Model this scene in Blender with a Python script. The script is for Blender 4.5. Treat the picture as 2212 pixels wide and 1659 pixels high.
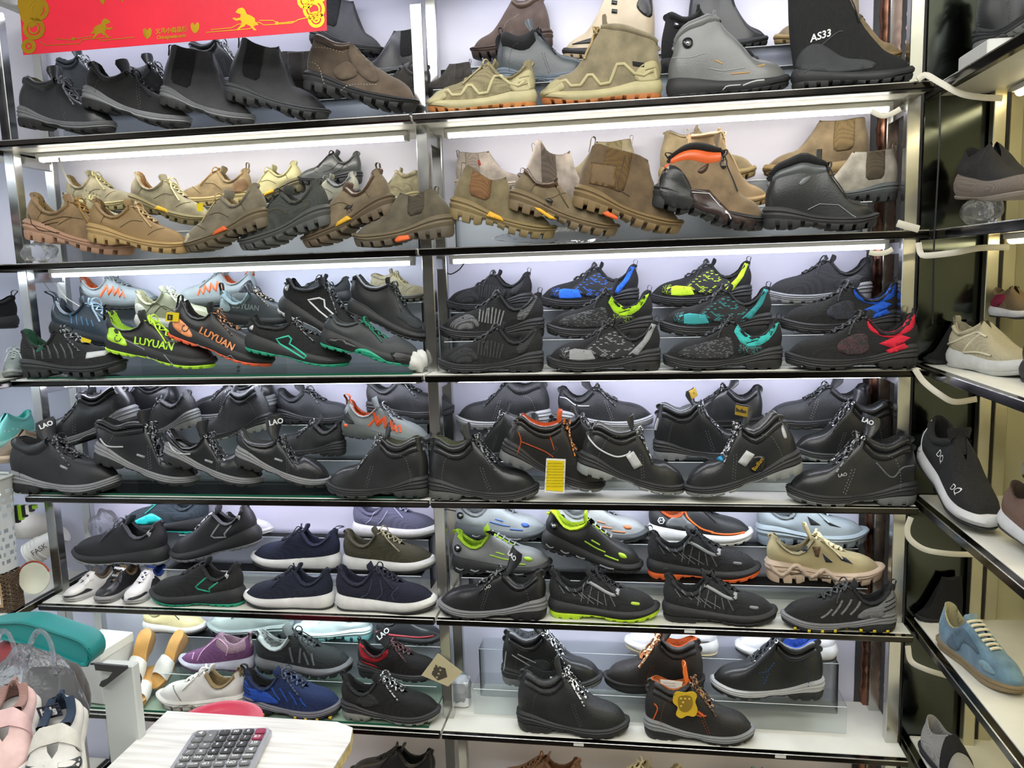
import bpy, bmesh, math, random
import numpy as np
from mathutils import Vector, Matrix
from mathutils.bvhtree import BVHTree
from mathutils.geometry import delaunay_2d_cdt
random.seed(7)
S = bpy.context.scene
for o in list(bpy.data.objects): bpy.data.objects.remove(o)
COL = S.collection

# ------------------------------------------------------------------ camera, world, lights, exposure
IW, IH, FPX = 2212, 1659, 1731.5266
CAM = Vector((0.5584, -2.05, 1.5852)); YAW, PITCH, ROLL = 0.1569, -0.1391, -0.0324
_f = Vector((-math.sin(YAW)*math.cos(PITCH), math.cos(YAW)*math.cos(PITCH), math.sin(PITCH)))
_r0 = Vector((math.cos(YAW), math.sin(YAW), 0)); _u0 = _r0.cross(_f)
_r = _r0*math.cos(ROLL) + _u0*math.sin(ROLL); _u = -_r0*math.sin(ROLL) + _u0*math.cos(ROLL)
cd = bpy.data.cameras.new('camera'); cam = bpy.data.objects.new('camera', cd); COL.objects.link(cam)
cd.sensor_fit = 'HORIZONTAL'; cd.sensor_width = 36; cd.lens = FPX*36/IW; cd.clip_start = .02
cam.matrix_world = Matrix(((_r.x, _u.x, -_f.x, CAM.x), (_r.y, _u.y, -_f.y, CAM.y), (_r.z, _u.z, -_f.z, CAM.z), (0, 0, 0, 1)))
S.camera = cam
w = bpy.data.worlds.new('world'); S.world = w; w.use_nodes = True
w.node_tree.nodes['Background'].inputs[0].default_value = (.9, .95, 1, 1)
w.node_tree.nodes['Background'].inputs[1].default_value = .35
S.cycles.transparent_max_bounces = 48; S.cycles.max_bounces = 10; S.cycles.diffuse_bounces = 4
S.view_settings.view_transform = 'Standard'; S.view_settings.look = 'None'
S.view_settings.gamma = 1; S.view_settings.use_curve_mapping = False
S.view_settings.exposure = 0.42
def area(name, loc, rot, sx, sy, power, col):
    l = bpy.data.lights.new(name, 'AREA'); l.shape = 'RECTANGLE'; l.size = sx; l.size_y = sy
    l.energy = power; l.color = col
    o = bpy.data.objects.new(name, l); COL.objects.link(o); o.location = loc; o.rotation_euler = rot
    return o
area('ceiling_panel_light', (0.35, -1.25, 2.86), (math.radians(18), 0, 0), 2.6, .7, 34, (1, .985, .95))
area('ceiling_panel_light', (0.2, -2.6, 2.86), (math.radians(30), 0, 0), 2.8, .8, 40, (1, .985, .95))

ZS = [1.9913, 1.6531, 1.32, 0.9747, 0.6376, 0.2961, -0.045]     # the six shelf fronts and the one under them
FLOOR = -0.15
def ray(x, y): return _f + _r*((x-IW/2)/FPX) + _u*((IH/2-y)/FPX)
def onY(x, y, Y): d = ray(x, y); return CAM + d*((Y-CAM.y)/d.y)
def onZ(x, y, Z): d = ray(x, y); return CAM + d*((Z-CAM.z)/d.z)
def onX(x, y, X): d = ray(x, y); return CAM + d*((X-CAM.x)/d.x)

# ------------------------------------------------------------------ materials
def hexc(h):
    if not isinstance(h, str): return tuple(h)
    h = h.lstrip('#'); c = [int(h[i:i+2], 16)/255 for i in (0, 2, 4)]
    return tuple(v/12.92 if v <= .04045 else ((v+.055)/1.055)**2.4 for v in c)
_mats = {}
def mat(color, kind='plain', rough=None, c2=None, emit=0, scale=1.0):
    if kind == 'suede' and isinstance(color, str):
        c_ = hexc(color); g_ = sum(c_)/3; color = tuple(round((g_+(v-g_)*.76)*.62, 4) for v in c_)
    key = (color, kind, rough, c2, emit, scale)
    if key in _mats: return _mats[key]
    m = bpy.data.materials.new(f'{kind}_{len(_mats)}'); m.use_nodes = True
    nt = m.node_tree; N = nt.nodes; Lk = nt.links; b = N['Principled BSDF']; out = N['Material Output']
    c = hexc(color)
    if kind in ('smooth', 'leather', 'knit', 'mesh') and max(c) < .035: c = tuple(v*.74 for v in c)
    c4 = (*c, 1)
    b.inputs['Base Color'].default_value = c4
    R = {'leather': .42, 'smooth': .33, 'suede': .9, 'mesh': .85, 'knit': .85, 'rubber': .62, 'foam': .55, 'metal': .16, 'dark_metal': .12,
         'fabric': .9, 'plastic': .35, 'lace': .8, 'board': .5, 'panel': .55, 'dash': .85, 'speck': .85, 'wood': .45}.get(kind, .5)
    b.inputs['Roughness'].default_value = R if rough is None else rough
    tc = N.new('ShaderNodeTexCoord')
    def noise(sc, det=3):
        n = N.new('ShaderNodeTexNoise'); n.inputs['Scale'].default_value = sc*scale; n.inputs['Detail'].default_value = det
        Lk.new(tc.outputs['Object'], n.inputs['Vector']); return n
    def bump(src, strength, dist=.004):
        bp = N.new('ShaderNodeBump'); bp.inputs['Strength'].default_value = strength; bp.inputs['Distance'].default_value = dist
        Lk.new(src, bp.inputs['Height']); Lk.new(bp.outputs[0], b.inputs['Normal'])
    def vary(n, lo, hi, ca=None, cb=None):
        r = N.new('ShaderNodeMapRange'); r.inputs[1].default_value = .3; r.inputs[2].default_value = .7
        r.inputs[3].default_value = lo; r.inputs[4].default_value = hi
        Lk.new(n.outputs[0], r.inputs[0])
        mx = N.new('ShaderNodeMix'); mx.data_type = 'RGBA'
        mx.inputs['A'].default_value = (*[v*.72 for v in c], 1) if ca is None else (*hexc(ca), 1)
        mx.inputs['B'].default_value = (*[min(1, v*1.25+.004) for v in c], 1) if cb is None else (*hexc(cb), 1)
        Lk.new(r.outputs[0], mx.inputs['Factor']); Lk.new(mx.outputs['Result'], b.inputs['Base Color']); return mx
    if kind == 'leather':
        v = N.new('ShaderNodeTexVoronoi'); v.inputs['Scale'].default_value = 150*scale; Lk.new(tc.outputs['Object'], v.inputs['Vector'])
        bump(v.outputs['Distance'], .35, .004); vary(noise(5), .2, .8)
    elif kind == 'smooth':
        bump(noise(60).outputs[0], .1); vary(noise(4), .25, .75)
    elif kind == 'suede':
        vary(noise(9, 5), 0, 1); bump(noise(160).outputs[0], .25)
        b.inputs['Sheen Weight'].default_value = .25
    elif kind in ('mesh', 'knit', 'fabric'):
        wv = N.new('ShaderNodeTexVoronoi'); wv.inputs['Scale'].default_value = {'mesh': 105, 'knit': 130, 'fabric': 170}[kind]*scale
        wv.inputs['Randomness'].default_value = .15; Lk.new(tc.outputs['Object'], wv.inputs['Vector'])
        bump(wv.outputs['Distance'], .6, .004)
        r = N.new('ShaderNodeMapRange'); r.inputs[1].default_value = 0; r.inputs[2].default_value = .6
        Lk.new(wv.outputs['Distance'], r.inputs[0])
        mx = N.new('ShaderNodeMix'); mx.data_type = 'RGBA'; mx.inputs['B'].default_value = (*[v*.45 for v in c], 1)
        mx.inputs['A'].default_value = (*[min(1, v*1.2+.006) for v in c], 1)
        if c2: mx.inputs['B'].default_value = (*hexc(c2), 1)
        Lk.new(r.outputs[0], mx.inputs['Factor']); Lk.new(mx.outputs['Result'], b.inputs['Base Color'])
    elif kind in ('dash', 'speck'):
        mp = N.new('ShaderNodeMapping'); Lk.new(tc.outputs['Object'], mp.inputs['Vector'])
        mp.inputs['Rotation'].default_value = (math.radians(90), 0, math.radians(0))
        br = N.new('ShaderNodeTexBrick'); br.inputs['Color1'].default_value = (0, 0, 0, 1); br.inputs['Color2'].default_value = (1, 1, 1, 1)
        br.inputs['Mortar'].default_value = (0, 0, 0, 1); br.inputs['Scale'].default_value = 1
        br.inputs['Brick Width'].default_value = (.03 if kind == 'dash' else .011)*scale; br.inputs['Row Height'].default_value = (.0125 if kind == 'dash' else .011)*scale
        br.inputs['Mortar Size'].default_value = .003*scale; br.inputs['Bias'].default_value = 0
        Lk.new(mp.outputs[0], br.inputs['Vector'])
        big = noise(11, 1)
        ad = N.new('ShaderNodeMath'); ad.operation = 'ADD'; Lk.new(br.outputs['Color'], ad.inputs[0]); Lk.new(big.outputs[0], ad.inputs[1])
        gt = N.new('ShaderNodeMath'); gt.operation = 'GREATER_THAN'; gt.inputs[1].default_value = 1.22 if kind == 'dash' else .95
        Lk.new(ad.outputs[0], gt.inputs[0])
        mx = N.new('ShaderNodeMix'); mx.data_type = 'RGBA'; mx.inputs['A'].default_value = c4; mx.inputs['B'].default_value = (*hexc(c2), 1)
        Lk.new(gt.outputs[0], mx.inputs['Factor']); Lk.new(mx.outputs['Result'], b.inputs['Base Color'])
    elif kind in ('rubber', 'foam'):
        vary(noise(7), .3, .7); bump(noise(120).outputs[0], .08)
    elif kind in ('metal', 'dark_metal'):
        b.inputs['Metallic'].default_value = 1
        n = noise(14); r = N.new('ShaderNodeMapRange'); r.inputs[3].default_value = b.inputs['Roughness'].default_value*.6; r.inputs[4].default_value = b.inputs['Roughness'].default_value*1.9
        Lk.new(n.outputs[0], r.inputs[0]); Lk.new(r.outputs[0], b.inputs['Roughness']); vary(noise(5), .2, .8)
    elif kind == 'board':
        vary(noise(6, 4), .3, .7)
    elif kind == 'panel':
        vary(noise(2), .35, .65)
    elif kind == 'lace':
        wv = N.new('ShaderNodeTexVoronoi'); wv.inputs['Scale'].default_value = 60*scale; Lk.new(tc.outputs['Object'], wv.inputs['Vector'])
        if c2:
            gt = N.new('ShaderNodeMath'); gt.operation = 'GREATER_THAN'; gt.inputs[1].default_value = .6
            sp = N.new('ShaderNodeSeparateColor'); Lk.new(wv.outputs['Color'], sp.inputs[0]); Lk.new(sp.outputs[0], gt.inputs[0])
            mx = N.new('ShaderNodeMix'); mx.data_type = 'RGBA'; mx.inputs['A'].default_value = c4; mx.inputs['B'].default_value = (*hexc(c2), 1)
            Lk.new(gt.outputs[0], mx.inputs['Factor']); Lk.new(mx.outputs['Result'], b.inputs['Base Color'])
        bump(wv.outputs['Distance'], .4)
    elif kind == 'wood':
        mp = N.new('ShaderNodeMapping'); mp.inputs['Scale'].default_value = (1.2, 16, 16); Lk.new(tc.outputs['Object'], mp.inputs['Vector'])
        n = N.new('ShaderNodeTexNoise'); n.inputs['Scale'].default_value = 1.6*scale; n.inputs['Detail'].default_value = 5; Lk.new(mp.outputs[0], n.inputs['Vector'])
        vary(n, 0, 1, ca=c2)
    elif kind in ('acrylic', 'film'):
        N.remove(b); tr = N.new('ShaderNodeBsdfTransparent'); gl = N.new('ShaderNodeBsdfGlossy'); df = N.new('ShaderNodeBsdfTranslucent')
        tr.inputs[0].default_value = c4; gl.inputs['Roughness'].default_value = .05 if rough is None else rough
        df.inputs[0].default_value = (.95, .97, 1, 1)
        fr = N.new('ShaderNodeFresnel'); fr.inputs[0].default_value = 1.1 if kind == 'acrylic' else 1.35
        m1 = N.new('ShaderNodeMixShader'); m2 = N.new('ShaderNodeMixShader')
        m1.inputs[0].default_value = .012 if kind == 'acrylic' else .38
        d2 = N.new('ShaderNodeBsdfDiffuse'); d2.inputs[0].default_value = (.9, .92, .95, 1); a2 = N.new('ShaderNodeMixShader'); a2.inputs[0].default_value = .5
        Lk.new(df.outputs[0], a2.inputs[1]); Lk.new(d2.outputs[0], a2.inputs[2])
        Lk.new(tr.outputs[0], m1.inputs[1]); Lk.new(a2.outputs[0], m1.inputs[2])
        Lk.new(fr.outputs[0], m2.inputs[0]); Lk.new(m1.outputs[0], m2.inputs[1]); Lk.new(gl.outputs[0], m2.inputs[2])
        Lk.new(m2.outputs[0], out.inputs['Surface'])
        if kind == 'film':
            n = noise(22, 4); bp = N.new('ShaderNodeBump'); bp.inputs['Strength'].default_value = .9; bp.inputs['Distance'].default_value = .02
            Lk.new(n.outputs[0], bp.inputs['Height']); Lk.new(bp.outputs[0], gl.inputs['Normal']); Lk.new(bp.outputs[0], fr.inputs['Normal'])
            m1.inputs[0].default_value = .17
    if emit:
        b.inputs['Emission Color'].default_value = c4; b.inputs['Emission Strength'].default_value = emit
    _mats[key] = m; return m

# ------------------------------------------------------------------ mesh helpers
class MB:
    def __init__(s): s.v = []; s.f = []
    def add(s, vs, fs):
        o = len(s.v); s.v += [tuple(p) for p in vs]; s.f += [tuple(i+o for i in q) for q in fs]; return s
    def grid(s, rows, closed=False, flip=False):
        n = len(rows[0]); vs = [p for r in rows for p in r]; fs = []
        for i in range(len(rows)-1):
            for j in range(n if closed else n-1):
                k = (j+1) % n; q = (i*n+j, i*n+k, (i+1)*n+k, (i+1)*n+j)
                fs.append(q[::-1] if flip else q)
        return s.add(vs, fs)
    def box(s, a, b):
        (x0, y0, z0), (x1, y1, z1) = a, b
        return s.add([(x0, y0, z0), (x1, y0, z0), (x1, y1, z0), (x0, y1, z0), (x0, y0, z1), (x1, y0, z1), (x1, y1, z1), (x0, y1, z1)],
                     [(0, 3, 2, 1), (4, 5, 6, 7), (0, 1, 5, 4), (1, 2, 6, 5), (2, 3, 7, 6), (3, 0, 4, 7)])
    def bevbox(s, a, b, r):
        (x0, y0, z0), (x1, y1, z1) = a, b; rows = []
        for z, i in ((z0, r), (z0+r, 0), (z1-r, 0), (z1, r)):
            X0, X1, Y0, Y1 = x0+i, x1-i, y0+i, y1-i
            rows.append([(X0+r, Y0, z), (X1-r, Y0, z), (X1, Y0+r, z), (X1, Y1-r, z), (X1-r, Y1, z), (X0+r, Y1, z), (X0, Y1-r, z), (X0, Y0+r, z)])
        o = len(s.v); s.grid(rows, True); s.f.append(tuple(o+i for i in range(7, -1, -1))); s.f.append(tuple(o+24+i for i in range(8))); return s
    def tube(s, pts, r, n=6, closed=False, flat=1.0, up=None):
        pts = [Vector(p) for p in pts]; m = len(pts); rows = []
        if m < 2: return s
        for i, p in enumerate(pts):
            a = pts[(i-1) % m] if (closed or i) else p; c = pts[(i+1) % m] if (closed or i < m-1) else p
            t = (c-a); t = t.normalized() if t.length > 1e-9 else Vector((1, 0, 0))
            ref = Vector(up) if up is not None else Vector((0, 0, 1))
            if abs(t.dot(ref)) > .97: ref = Vector((0, 1, 0)) if abs(t.y) < .9 else Vector((1, 0, 0))
            x = t.cross(ref).normalized(); y = x.cross(t)
            rr = r[i] if hasattr(r, '__len__') else r
            rows.append([p + x*(rr*math.cos(2*math.pi*k/n)) + y*(rr*flat*math.sin(2*math.pi*k/n)) for k in range(n)])
        if closed: rows.append(rows[0])
        o = len(s.v); s.grid(rows, True, True)
        if not closed:
            s.f.append(tuple(o+i for i in range(n))); s.f.append(tuple(o+(m-1)*n+i for i in range(n-1, -1, -1)))
        return s
    def lathe(s, prof, n=20, c=(0, 0, 0)):
        rows = [[(c[0]+r*math.cos(2*math.pi*k/n), c[1]+r*math.sin(2*math.pi*k/n), c[2]+z) for k in range(n)] for r, z in prof]
        return s.grid(rows, True)
    def prism(s, poly, d, axis='y', at=0.0):
        n = len(poly)
        def P(a, b, c): return {'y': (a, c, b), 'x': (c, a, b), 'z': (a, b, c)}[axis]
        vs = [P(a, b, at) for a, b in poly] + [P(a, b, at+d) for a, b in poly]
        return s.add(vs, [tuple(range(n)), tuple(range(2*n-1, n-1, -1))] + [(i, i+n, (i+1) % n+n, (i+1) % n) for i in range(n)])
    def mesh(s, name, m, smooth=True, sharp=40, weld=0):
        me = bpy.data.meshes.new(name); me.from_pydata(s.v, [], s.f)
        bm = bmesh.new(); bm.from_mesh(me)
        if weld: bmesh.ops.remove_doubles(bm, verts=bm.verts, dist=weld)
        bmesh.ops.recalc_face_normals(bm, faces=bm.faces)
        bm.to_mesh(me); bm.free()
        if smooth:
            me.polygons.foreach_set('use_smooth', [True]*len(me.polygons))
            if sharp: me.set_sharp_from_angle(angle=math.radians(sharp))
        if m is not None: me.materials.append(m)
        return me
    def build(s, name, m, parent=None, **k):
        o = bpy.data.objects.new(name, s.mesh(name, m, **k)); COL.objects.link(o)
        if parent is not None: o.parent = parent
        return o
def tag(o, label=None, cat=None, group=None, kind=None):
    if label: o['label'] = label
    if cat: o['category'] = cat
    if group: o['group'] = group
    if kind: o['kind'] = kind
    return o
def thing(name, label, cat, loc=(0, 0, 0), rz=0, group=None):
    o = bpy.data.objects.new(name, None); COL.objects.link(o); o.empty_display_size = .05
    o.location = loc; o.rotation_euler = (0, 0, rz); return tag(o, label, cat, group)
def copy_tree(o, parent=None):
    c = o.copy(); COL.objects.link(c)
    if parent is not None: c.parent = parent
    for ch in list(o.children): copy_tree(ch, c)
    return c
def boxobj(name, a, b, m, parent=None, **k): return MB().box(a, b).build(name, m, parent, smooth=False, **k)
def font_tris(txt, size=1.0, bold=.0, align='CENTER', shear=0, space=1.0):
    c = bpy.data.curves.new('writing', 'FONT'); c.body = txt; c.size = size; c.align_x = align; c.align_y = 'CENTER'
    c.offset = bold; c.resolution_u = 3; c.shear = shear; c.space_character = space
    o = bpy.data.objects.new('writing', c); COL.objects.link(o)
    me = o.to_mesh(); vs = [(v.co.x, v.co.y) for v in me.vertices]; fs = [tuple(p.vertices) for p in me.polygons]
    o.to_mesh_clear(); bpy.data.objects.remove(o); bpy.data.curves.remove(c)
    return vs, fs
def flat_text(name, txt, size, m, parent, M, bold=.0, **k):
    vs, fs = font_tris(txt, size, bold, **k)
    mb = MB(); mb.add([M @ Vector((x, y, 0)) for x, y in vs], fs)
    return mb.build(name, m, parent, smooth=False)
def catmull(pts, n, closed=False):
    P = np.array(pts, float); m = len(P)
    if m == 2 and not closed: return P[0]+(P[1]-P[0])*np.linspace(0, 1, n)[:, None]
    E = np.vstack([P[-1], P, P[0], P[1]]) if closed else np.vstack([2*P[0]-P[1], P, 2*P[-1]-P[-2]])
    out = []
    for i in range(m if closed else m-1):
        p0, p1, p2, p3 = E[i:i+4]; t = np.linspace(0, 1, 9)[:-1, None]
        out.append(.5*((2*p1)+(-p0+p2)*t+(2*p0-5*p1+4*p2-p3)*t*t+(-p0+3*p1-3*p2+p3)*t**3))
    out = np.vstack(out + [P[:1] if closed else P[-1:]])
    d = np.r_[0, np.cumsum(np.linalg.norm(np.diff(out, axis=0), axis=1))]
    q = np.linspace(0, d[-1], n)
    return np.stack([np.interp(q, d, out[:, k]) for k in range(P.shape[1])], 1)
class Curve2:
    def __init__(s, pts): s.p = catmull(pts, 60)
    def __call__(s, v): v = min(1, max(0, v))*59; i = min(58, int(v)); return s.p[i]+(s.p[i+1]-s.p[i])*(v-i)
def prof(pts):
    p = catmull(pts, 80); x = np.maximum.accumulate(p[:, 0]+np.arange(80)*1e-7)
    return lambda u: float(np.interp(u, x, p[:, 1]))
def sstep(a, b, x): t = min(1, max(0, (x-a)/(b-a))); return t*t*(3-2*t)
# ------------------------------------------------------------------ footwear: every shoe is built one unit long, heel at x = 0, toe at x = 1
_WT = np.array([(0, .122), (.2, .128), (.42, .128), (.55, .148), (.7, .172), (.84, .170), (1, .150)])
def halfwidth(u, wide=1.0, toe=2.3):
    w_ = float(np.interp(u, _WT[:, 0], _WT[:, 1]))*wide
    if u < .13: w_ *= max(0, 1-((.13-u)/.13)**2.2)**.5
    if u > .72: w_ *= max(0, 1-((u-.72)/.28)**toe)**(1/2.0)
    return w_
SOLES = {
 'pu':     dict(zt=[(0, .205), (.13, .19), (.28, .135), (.42, .10), (.6, .088), (.8, .10), (.92, .125), (1, .15)], zm=[(0, .085), (.18, .08), (.32, .06), (.45, .034), (.72, .026), (1, .065)], arch=.035, lugs=9, ld=.016, prof='pu'),
 'welt':   dict(zt=[(0, .13), (.3, .105), (.6, .09), (.85, .095), (1, .115)], zm=[(0, .05), (.3, .045), (.6, .04), (1, .055)], arch=.012, lugs=0, ld=0, prof='welt'),
 'chunky': dict(zt=[(0, .205), (.18, .195), (.4, .14), (.6, .12), (.85, .135), (1, .175)], zm=[(0, .10), (.3, .085), (.5, .06), (.8, .06), (1, .11)], arch=.03, lugs=9, ld=.042, prof='chunky'),
 'runner': dict(zt=[(0, .19), (.2, .165), (.45, .12), (.7, .105), (.88, .115), (1, .155)], zm=[(0, .035), (.3, .03), (.7, .024), (1, .06)], arch=.02, lugs=12, ld=.012, prof='round'),
 'cup':    dict(zt=[(0, .165), (.25, .14), (.55, .115), (.8, .118), (1, .15)], zm=[(0, .022), (.5, .018), (1, .045)], arch=.008, lugs=0, ld=0, prof='round'),
 'flat':   dict(zt=[(0, .09), (.5, .075), (1, .095)], zm=[(0, .02), (.5, .018), (1, .03)], arch=.0, lugs=0, ld=0, prof='welt'),
 'trail':  dict(zt=[(0, .185), (.2, .16), (.42, .12), (.65, .105), (.88, .12), (1, .16)], zm=[(0, .06), (.25, .055), (.45, .045), (.7, .03), (1, .07)], arch=.03, lugs=10, ld=.03, prof='round'),
}
EDGE = {'pu': [(0, -.004), (.15, .008), (.4, .004), (.5, .013), (.62, .004), (.8, .009), (1, -.006)], 'welt': [(0, 0), (.3, .004), (.55, .002), (.7, .016), (1, .016)],
        'chunky': [(0, .004), (.3, .016), (.5, .006), (.65, .018), (.9, .006), (1, -.004)], 'round': [(0, -.006), (.25, .01), (.55, .014), (.8, .006), (1, -.006)]}
RIMS = {   # side outline of the opening (heel top to throat) and of the instep down to the toe, x and height as shares of the length
 'low':     ([(.03, .43), (.07, .41), (.13, .335), (.21, .285), (.30, .30), (.39, .415)], [(.39, .415), (.48, .37), (.57, .315), (.68, .275), (.80, .25), (.90, .21), (.968, .14)]),
 'derby':   ([(.03, .45), (.08, .43), (.16, .35), (.25, .33), (.37, .43)], [(.37, .43), (.46, .375), (.56, .315), (.66, .28), (.78, .262), (.89, .22), (.966, .15)]),
 'mid':     ([(.06, .56), (.13, .555), (.24, .50), (.33, .515), (.41, .57)], [(.41, .57), (.48, .47), (.56, .375), (.64, .31), (.73, .28), (.82, .262), (.91, .22), (.968, .14)]),
 'chelsea': ([(.05, .56), (.15, .55), (.3, .53), (.42, .545), (.48, .555)], [(.48, .555), (.52, .43), (.58, .33), (.67, .27), (.78, .245), (.88, .205), (.966, .13)]),
 'high':    ([(.06, .88), (.2, .87), (.36, .89), (.44, .9)], [(.44, .9), (.46, .72), (.5, .54), (.56, .40), (.65, .31), (.76, .265), (.87, .225), (.966, .14)]),
 'slip':    ([(.03, .40), (.09, .37), (.2, .32), (.32, .36), (.42, .43)], [(.42, .43), (.5, .36), (.6, .28), (.7, .235), (.82, .2), (.91, .165), (.965, .115)]),
}
def outline(us, o, wide, toe):
    up = [(-o+u*(1+2*o), max(0, halfwidth(u, wide, toe))+(o if 0 < u < 1 else 0)) for u in us]
    return up
def shell(mb, us, zlo, zhi, levels, wide, toe, inset=0.0):
    """closed sole layer between two height curves, edge bulging by the level offsets"""
    rows = []
    for f, o in levels:
        ol = outline(us, o-inset, wide, toe)
        zz = [zlo(u)+(zhi(u)-zlo(u))*f for u in us]
        left = [(x, y, z) for (x, y), z in zip(ol, zz)]; right = [(x, -y, z) for (x, y), z in zip(ol, zz)]
        rows.append(left + right[::-1][1:-1])
    mb.grid(rows, True)
    n = len(us); o = len(mb.v); m = len(rows[0])
    for base, fl in ((o-m*len(levels), 0), (o-m, 1)):
        idx = lambda i, s: base + (i if s == 0 or i in (0, n-1) else 2*n-2-i)
        for i in range(n-1):
            q = [idx(i, 0), idx(i+1, 0), idx(i+1, 1), idx(i, 1)]
            q2 = []
            for k in q:
                if k not in q2: q2.append(k)
            if len(q2) > 2: mb.f.append(tuple(q2))
class ShoeGeo:
    def __init__(g, st):
        g.st = st; sp = dict(SOLES[st.get('sole', 'pu')]); sp.update(st.get('sole_kw', {})); g.sp = sp
        k = st.get('sole_h', 1.0)
        g.zt = prof([(a, b*k) for a, b in sp['zt']]); g.zm0 = prof([(a, b*k) for a, b in sp['zm']])
        arch, spring = sp['arch'], st.get('spring', .045)
        def zb(u):
            z = spring*max(0, (u-.7)/.3)**2 + .012*max(0, (.07-u)/.07)**2
            return z + arch*sstep(.26, .34, u)*(1-sstep(.48, .58, u))
        g.zb = zb; g.zm = lambda u: max(g.zm0(u)+spring*.5*max(0, (u-.7)/.3)**2, zb(u)+.012)
        g.wide = st.get('wide', 1.0); g.toe = st.get('toe', 2.3)
        rim, ridge = st['rim'], st['ridge']
        g.rim = Curve2(rim); g.ridge = Curve2(ridge)
        xt = rim[-1][0]; g.ut = min(.68, max(.34, xt+.06))
        g.rw = st.get('rimw', .102); g.fc = st.get('front', .42); g.gap0 = g.rw*(1-g.fc); g.qv = st.get('qv', .42)
        us = (1-np.cos(np.pi*np.linspace(0, 1, 27)))/2
        us = sorted(set([float(u) for u in us if abs(u-g.ut) > .012] + [g.ut-.004, g.ut+.006]))
        us[0] = 0.0; us[-1] = 1.0; g.us = us
    def base(g, u, s):
        ins = .012
        return Vector((ins+u*(1-2.4*ins), s*halfwidth(u, g.wide, g.toe)*.93, g.zt(u)-.012))
    def top(g, u, s):
        if u <= g.ut:
            v = u/g.ut; p = g.rim(v); y = g.rw*max(0, 1-(1-v)**2.4)**.45*(1-g.fc*sstep(.55, 1, v))
        else:
            q = (u-g.ut)/(1-g.ut); p = g.ridge(q); y = g.gap0*(.55 + .45*(1-q/g.qv)) if q < g.qv else 0
            if q < g.qv and g.fc >= .99: y = 0
        return Vector((p[0], s*y, p[1]))
    def P(g, u, t, s):
        B, T = g.base(u, s), g.top(u, s)
        wd = sstep(g.ut-.14, g.ut+.12, u)
        hw_ = t**1.25; gw = t; e = g.st.get('dome', .8)
        hd = 1-max(0, math.cos(t*math.pi/2))**e; gd = math.sin(t*math.pi/2)**e
        h = hw_+(hd-hw_)*wd; z = gw+(gd-gw)*wd
        du = 1e-3; a = g.base(max(0, u-du), s); c = g.base(min(1, u+du), s); tn = c-a
        n = Vector((-s*tn.y, s*tn.x, 0))
        if u < .002: n = Vector((-1, 0, 0))
        elif n.length > 1e-9: n.normalize()
        bul = g.st.get('bulge', .018)*math.sin(math.pi*min(1, t*1.25))*(1-wd)
        p = B.lerp(T, h); p.z = B.z+(T.z-B.z)*z
        return p + n*bul
    def nrm(g, u, t, s):
        e = 1e-2; u0, u1 = max(0, u-e), min(1, u+e); t0, t1 = max(0, t-e), min(1, t+e)
        n = (g.P(u1, t, s)-g.P(u0, t, s)).cross(g.P(u, t1, s)-g.P(u, t0, s))*s
        if n.length < 1e-9: return Vector((0, s, 0))
        n.normalize()
        return -n if n.dot(Vector((0, s, .4))) < 0 and u > .05 else n
    def ribs(g, us=None): 
        us = us or g.us; return [(u, 1) for u in us[::-1]] + [(u, -1) for u in us[1:]]
    # ---- parts
    def upper(g):
        mb = MB(); M_ = 13; rows = []
        for u, s in g.ribs(): rows.append([g.P(u, i/(M_-1), s) for i in range(M_)])
        return mb.grid(rows)
    def sole(g):
        sp = g.sp; us = list((1-np.cos(np.pi*np.linspace(0, 1, 41)))/2); n = sp['lugs']; notch = []
        for k in range(1, n):
            c = k/n; hw_ = sp.get('lw', .17)/n; notch.append((c-hw_, c+hw_)); us += [c-hw_-.002, c-hw_, c+hw_, c+hw_+.002]
        us = sorted(min(1, max(0, float(u))) for u in us)
        def zlow(u):
            z = g.zb(u)
            for a, b in notch:
                if a-1e-6 <= u <= b+1e-6: return min(z+sp['ld'], g.zm(u)-.006)
            return z
        ed = EDGE[sp['prof']]
        lo = MB(); shell(lo, us, zlow, lambda u: g.zm(u)+.001, [(0, -.01), (.2, -.002), (.75, .004), (1, .002)], g.wide, g.toe)
        hi = MB(); shell(hi, us[::1] if not n else list((1-np.cos(np.pi*np.linspace(0, 1, 41)))/2), g.zm, g.zt, ed, g.wide, g.toe)
        return lo, hi
    def collar(g, t0, rolls, amp, t1=1.0):
        mb = MB(); rows = []; n = 5*rolls+1
        for u, s in g.ribs():
            if u > g.ut: continue
            row = []
            for i in range(n):
                f = i/(n-1); t = t0+(t1-t0)*f; p = g.P(u, t, s); nn = g.nrm(u, min(t, .97), s) if u > .01 else Vector((-1, 0, .2)).normalized()
                nn = Vector((nn.x, nn.y, max(-.2, min(.35, nn.z))))
                row.append(p + nn*(amp*abs(math.sin(math.pi*f*rolls))**.6+.001))
            p = row[-1]
            if t1 >= 1: row.append(p + Vector((.01*(1 if u < .1 else 0), -s*.02 if u > .02 else 0, .004)))
            rows.append(row)
        return mb.grid(rows)
    def lining(g):
        mb = MB(); rows = []; ring = []
        zi = .03
        for u, s in g.ribs():
            if u > g.ut: continue
            T = g.top(u, s); B = g.base(u, s); c = Vector((.25, 0, 0)); inn = Vector((c.x-T.x, -T.y, 0)) if u < .08 else Vector((0, -T.y, 0))
            inn = inn.normalized() if inn.length > 1e-6 else Vector((0, 0, 0))
            a = T + inn*.012+Vector((0, 0, .007)); b = T + inn*.024-Vector((0, 0, .012))
            Bi = Vector((.06+B.x*.9, B.y*.78, g.zt(u)+zi))
            rows.append([T, a, b, b.lerp(Bi, .5)+inn*-.004, Bi])
        return mb.grid(rows)
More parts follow.
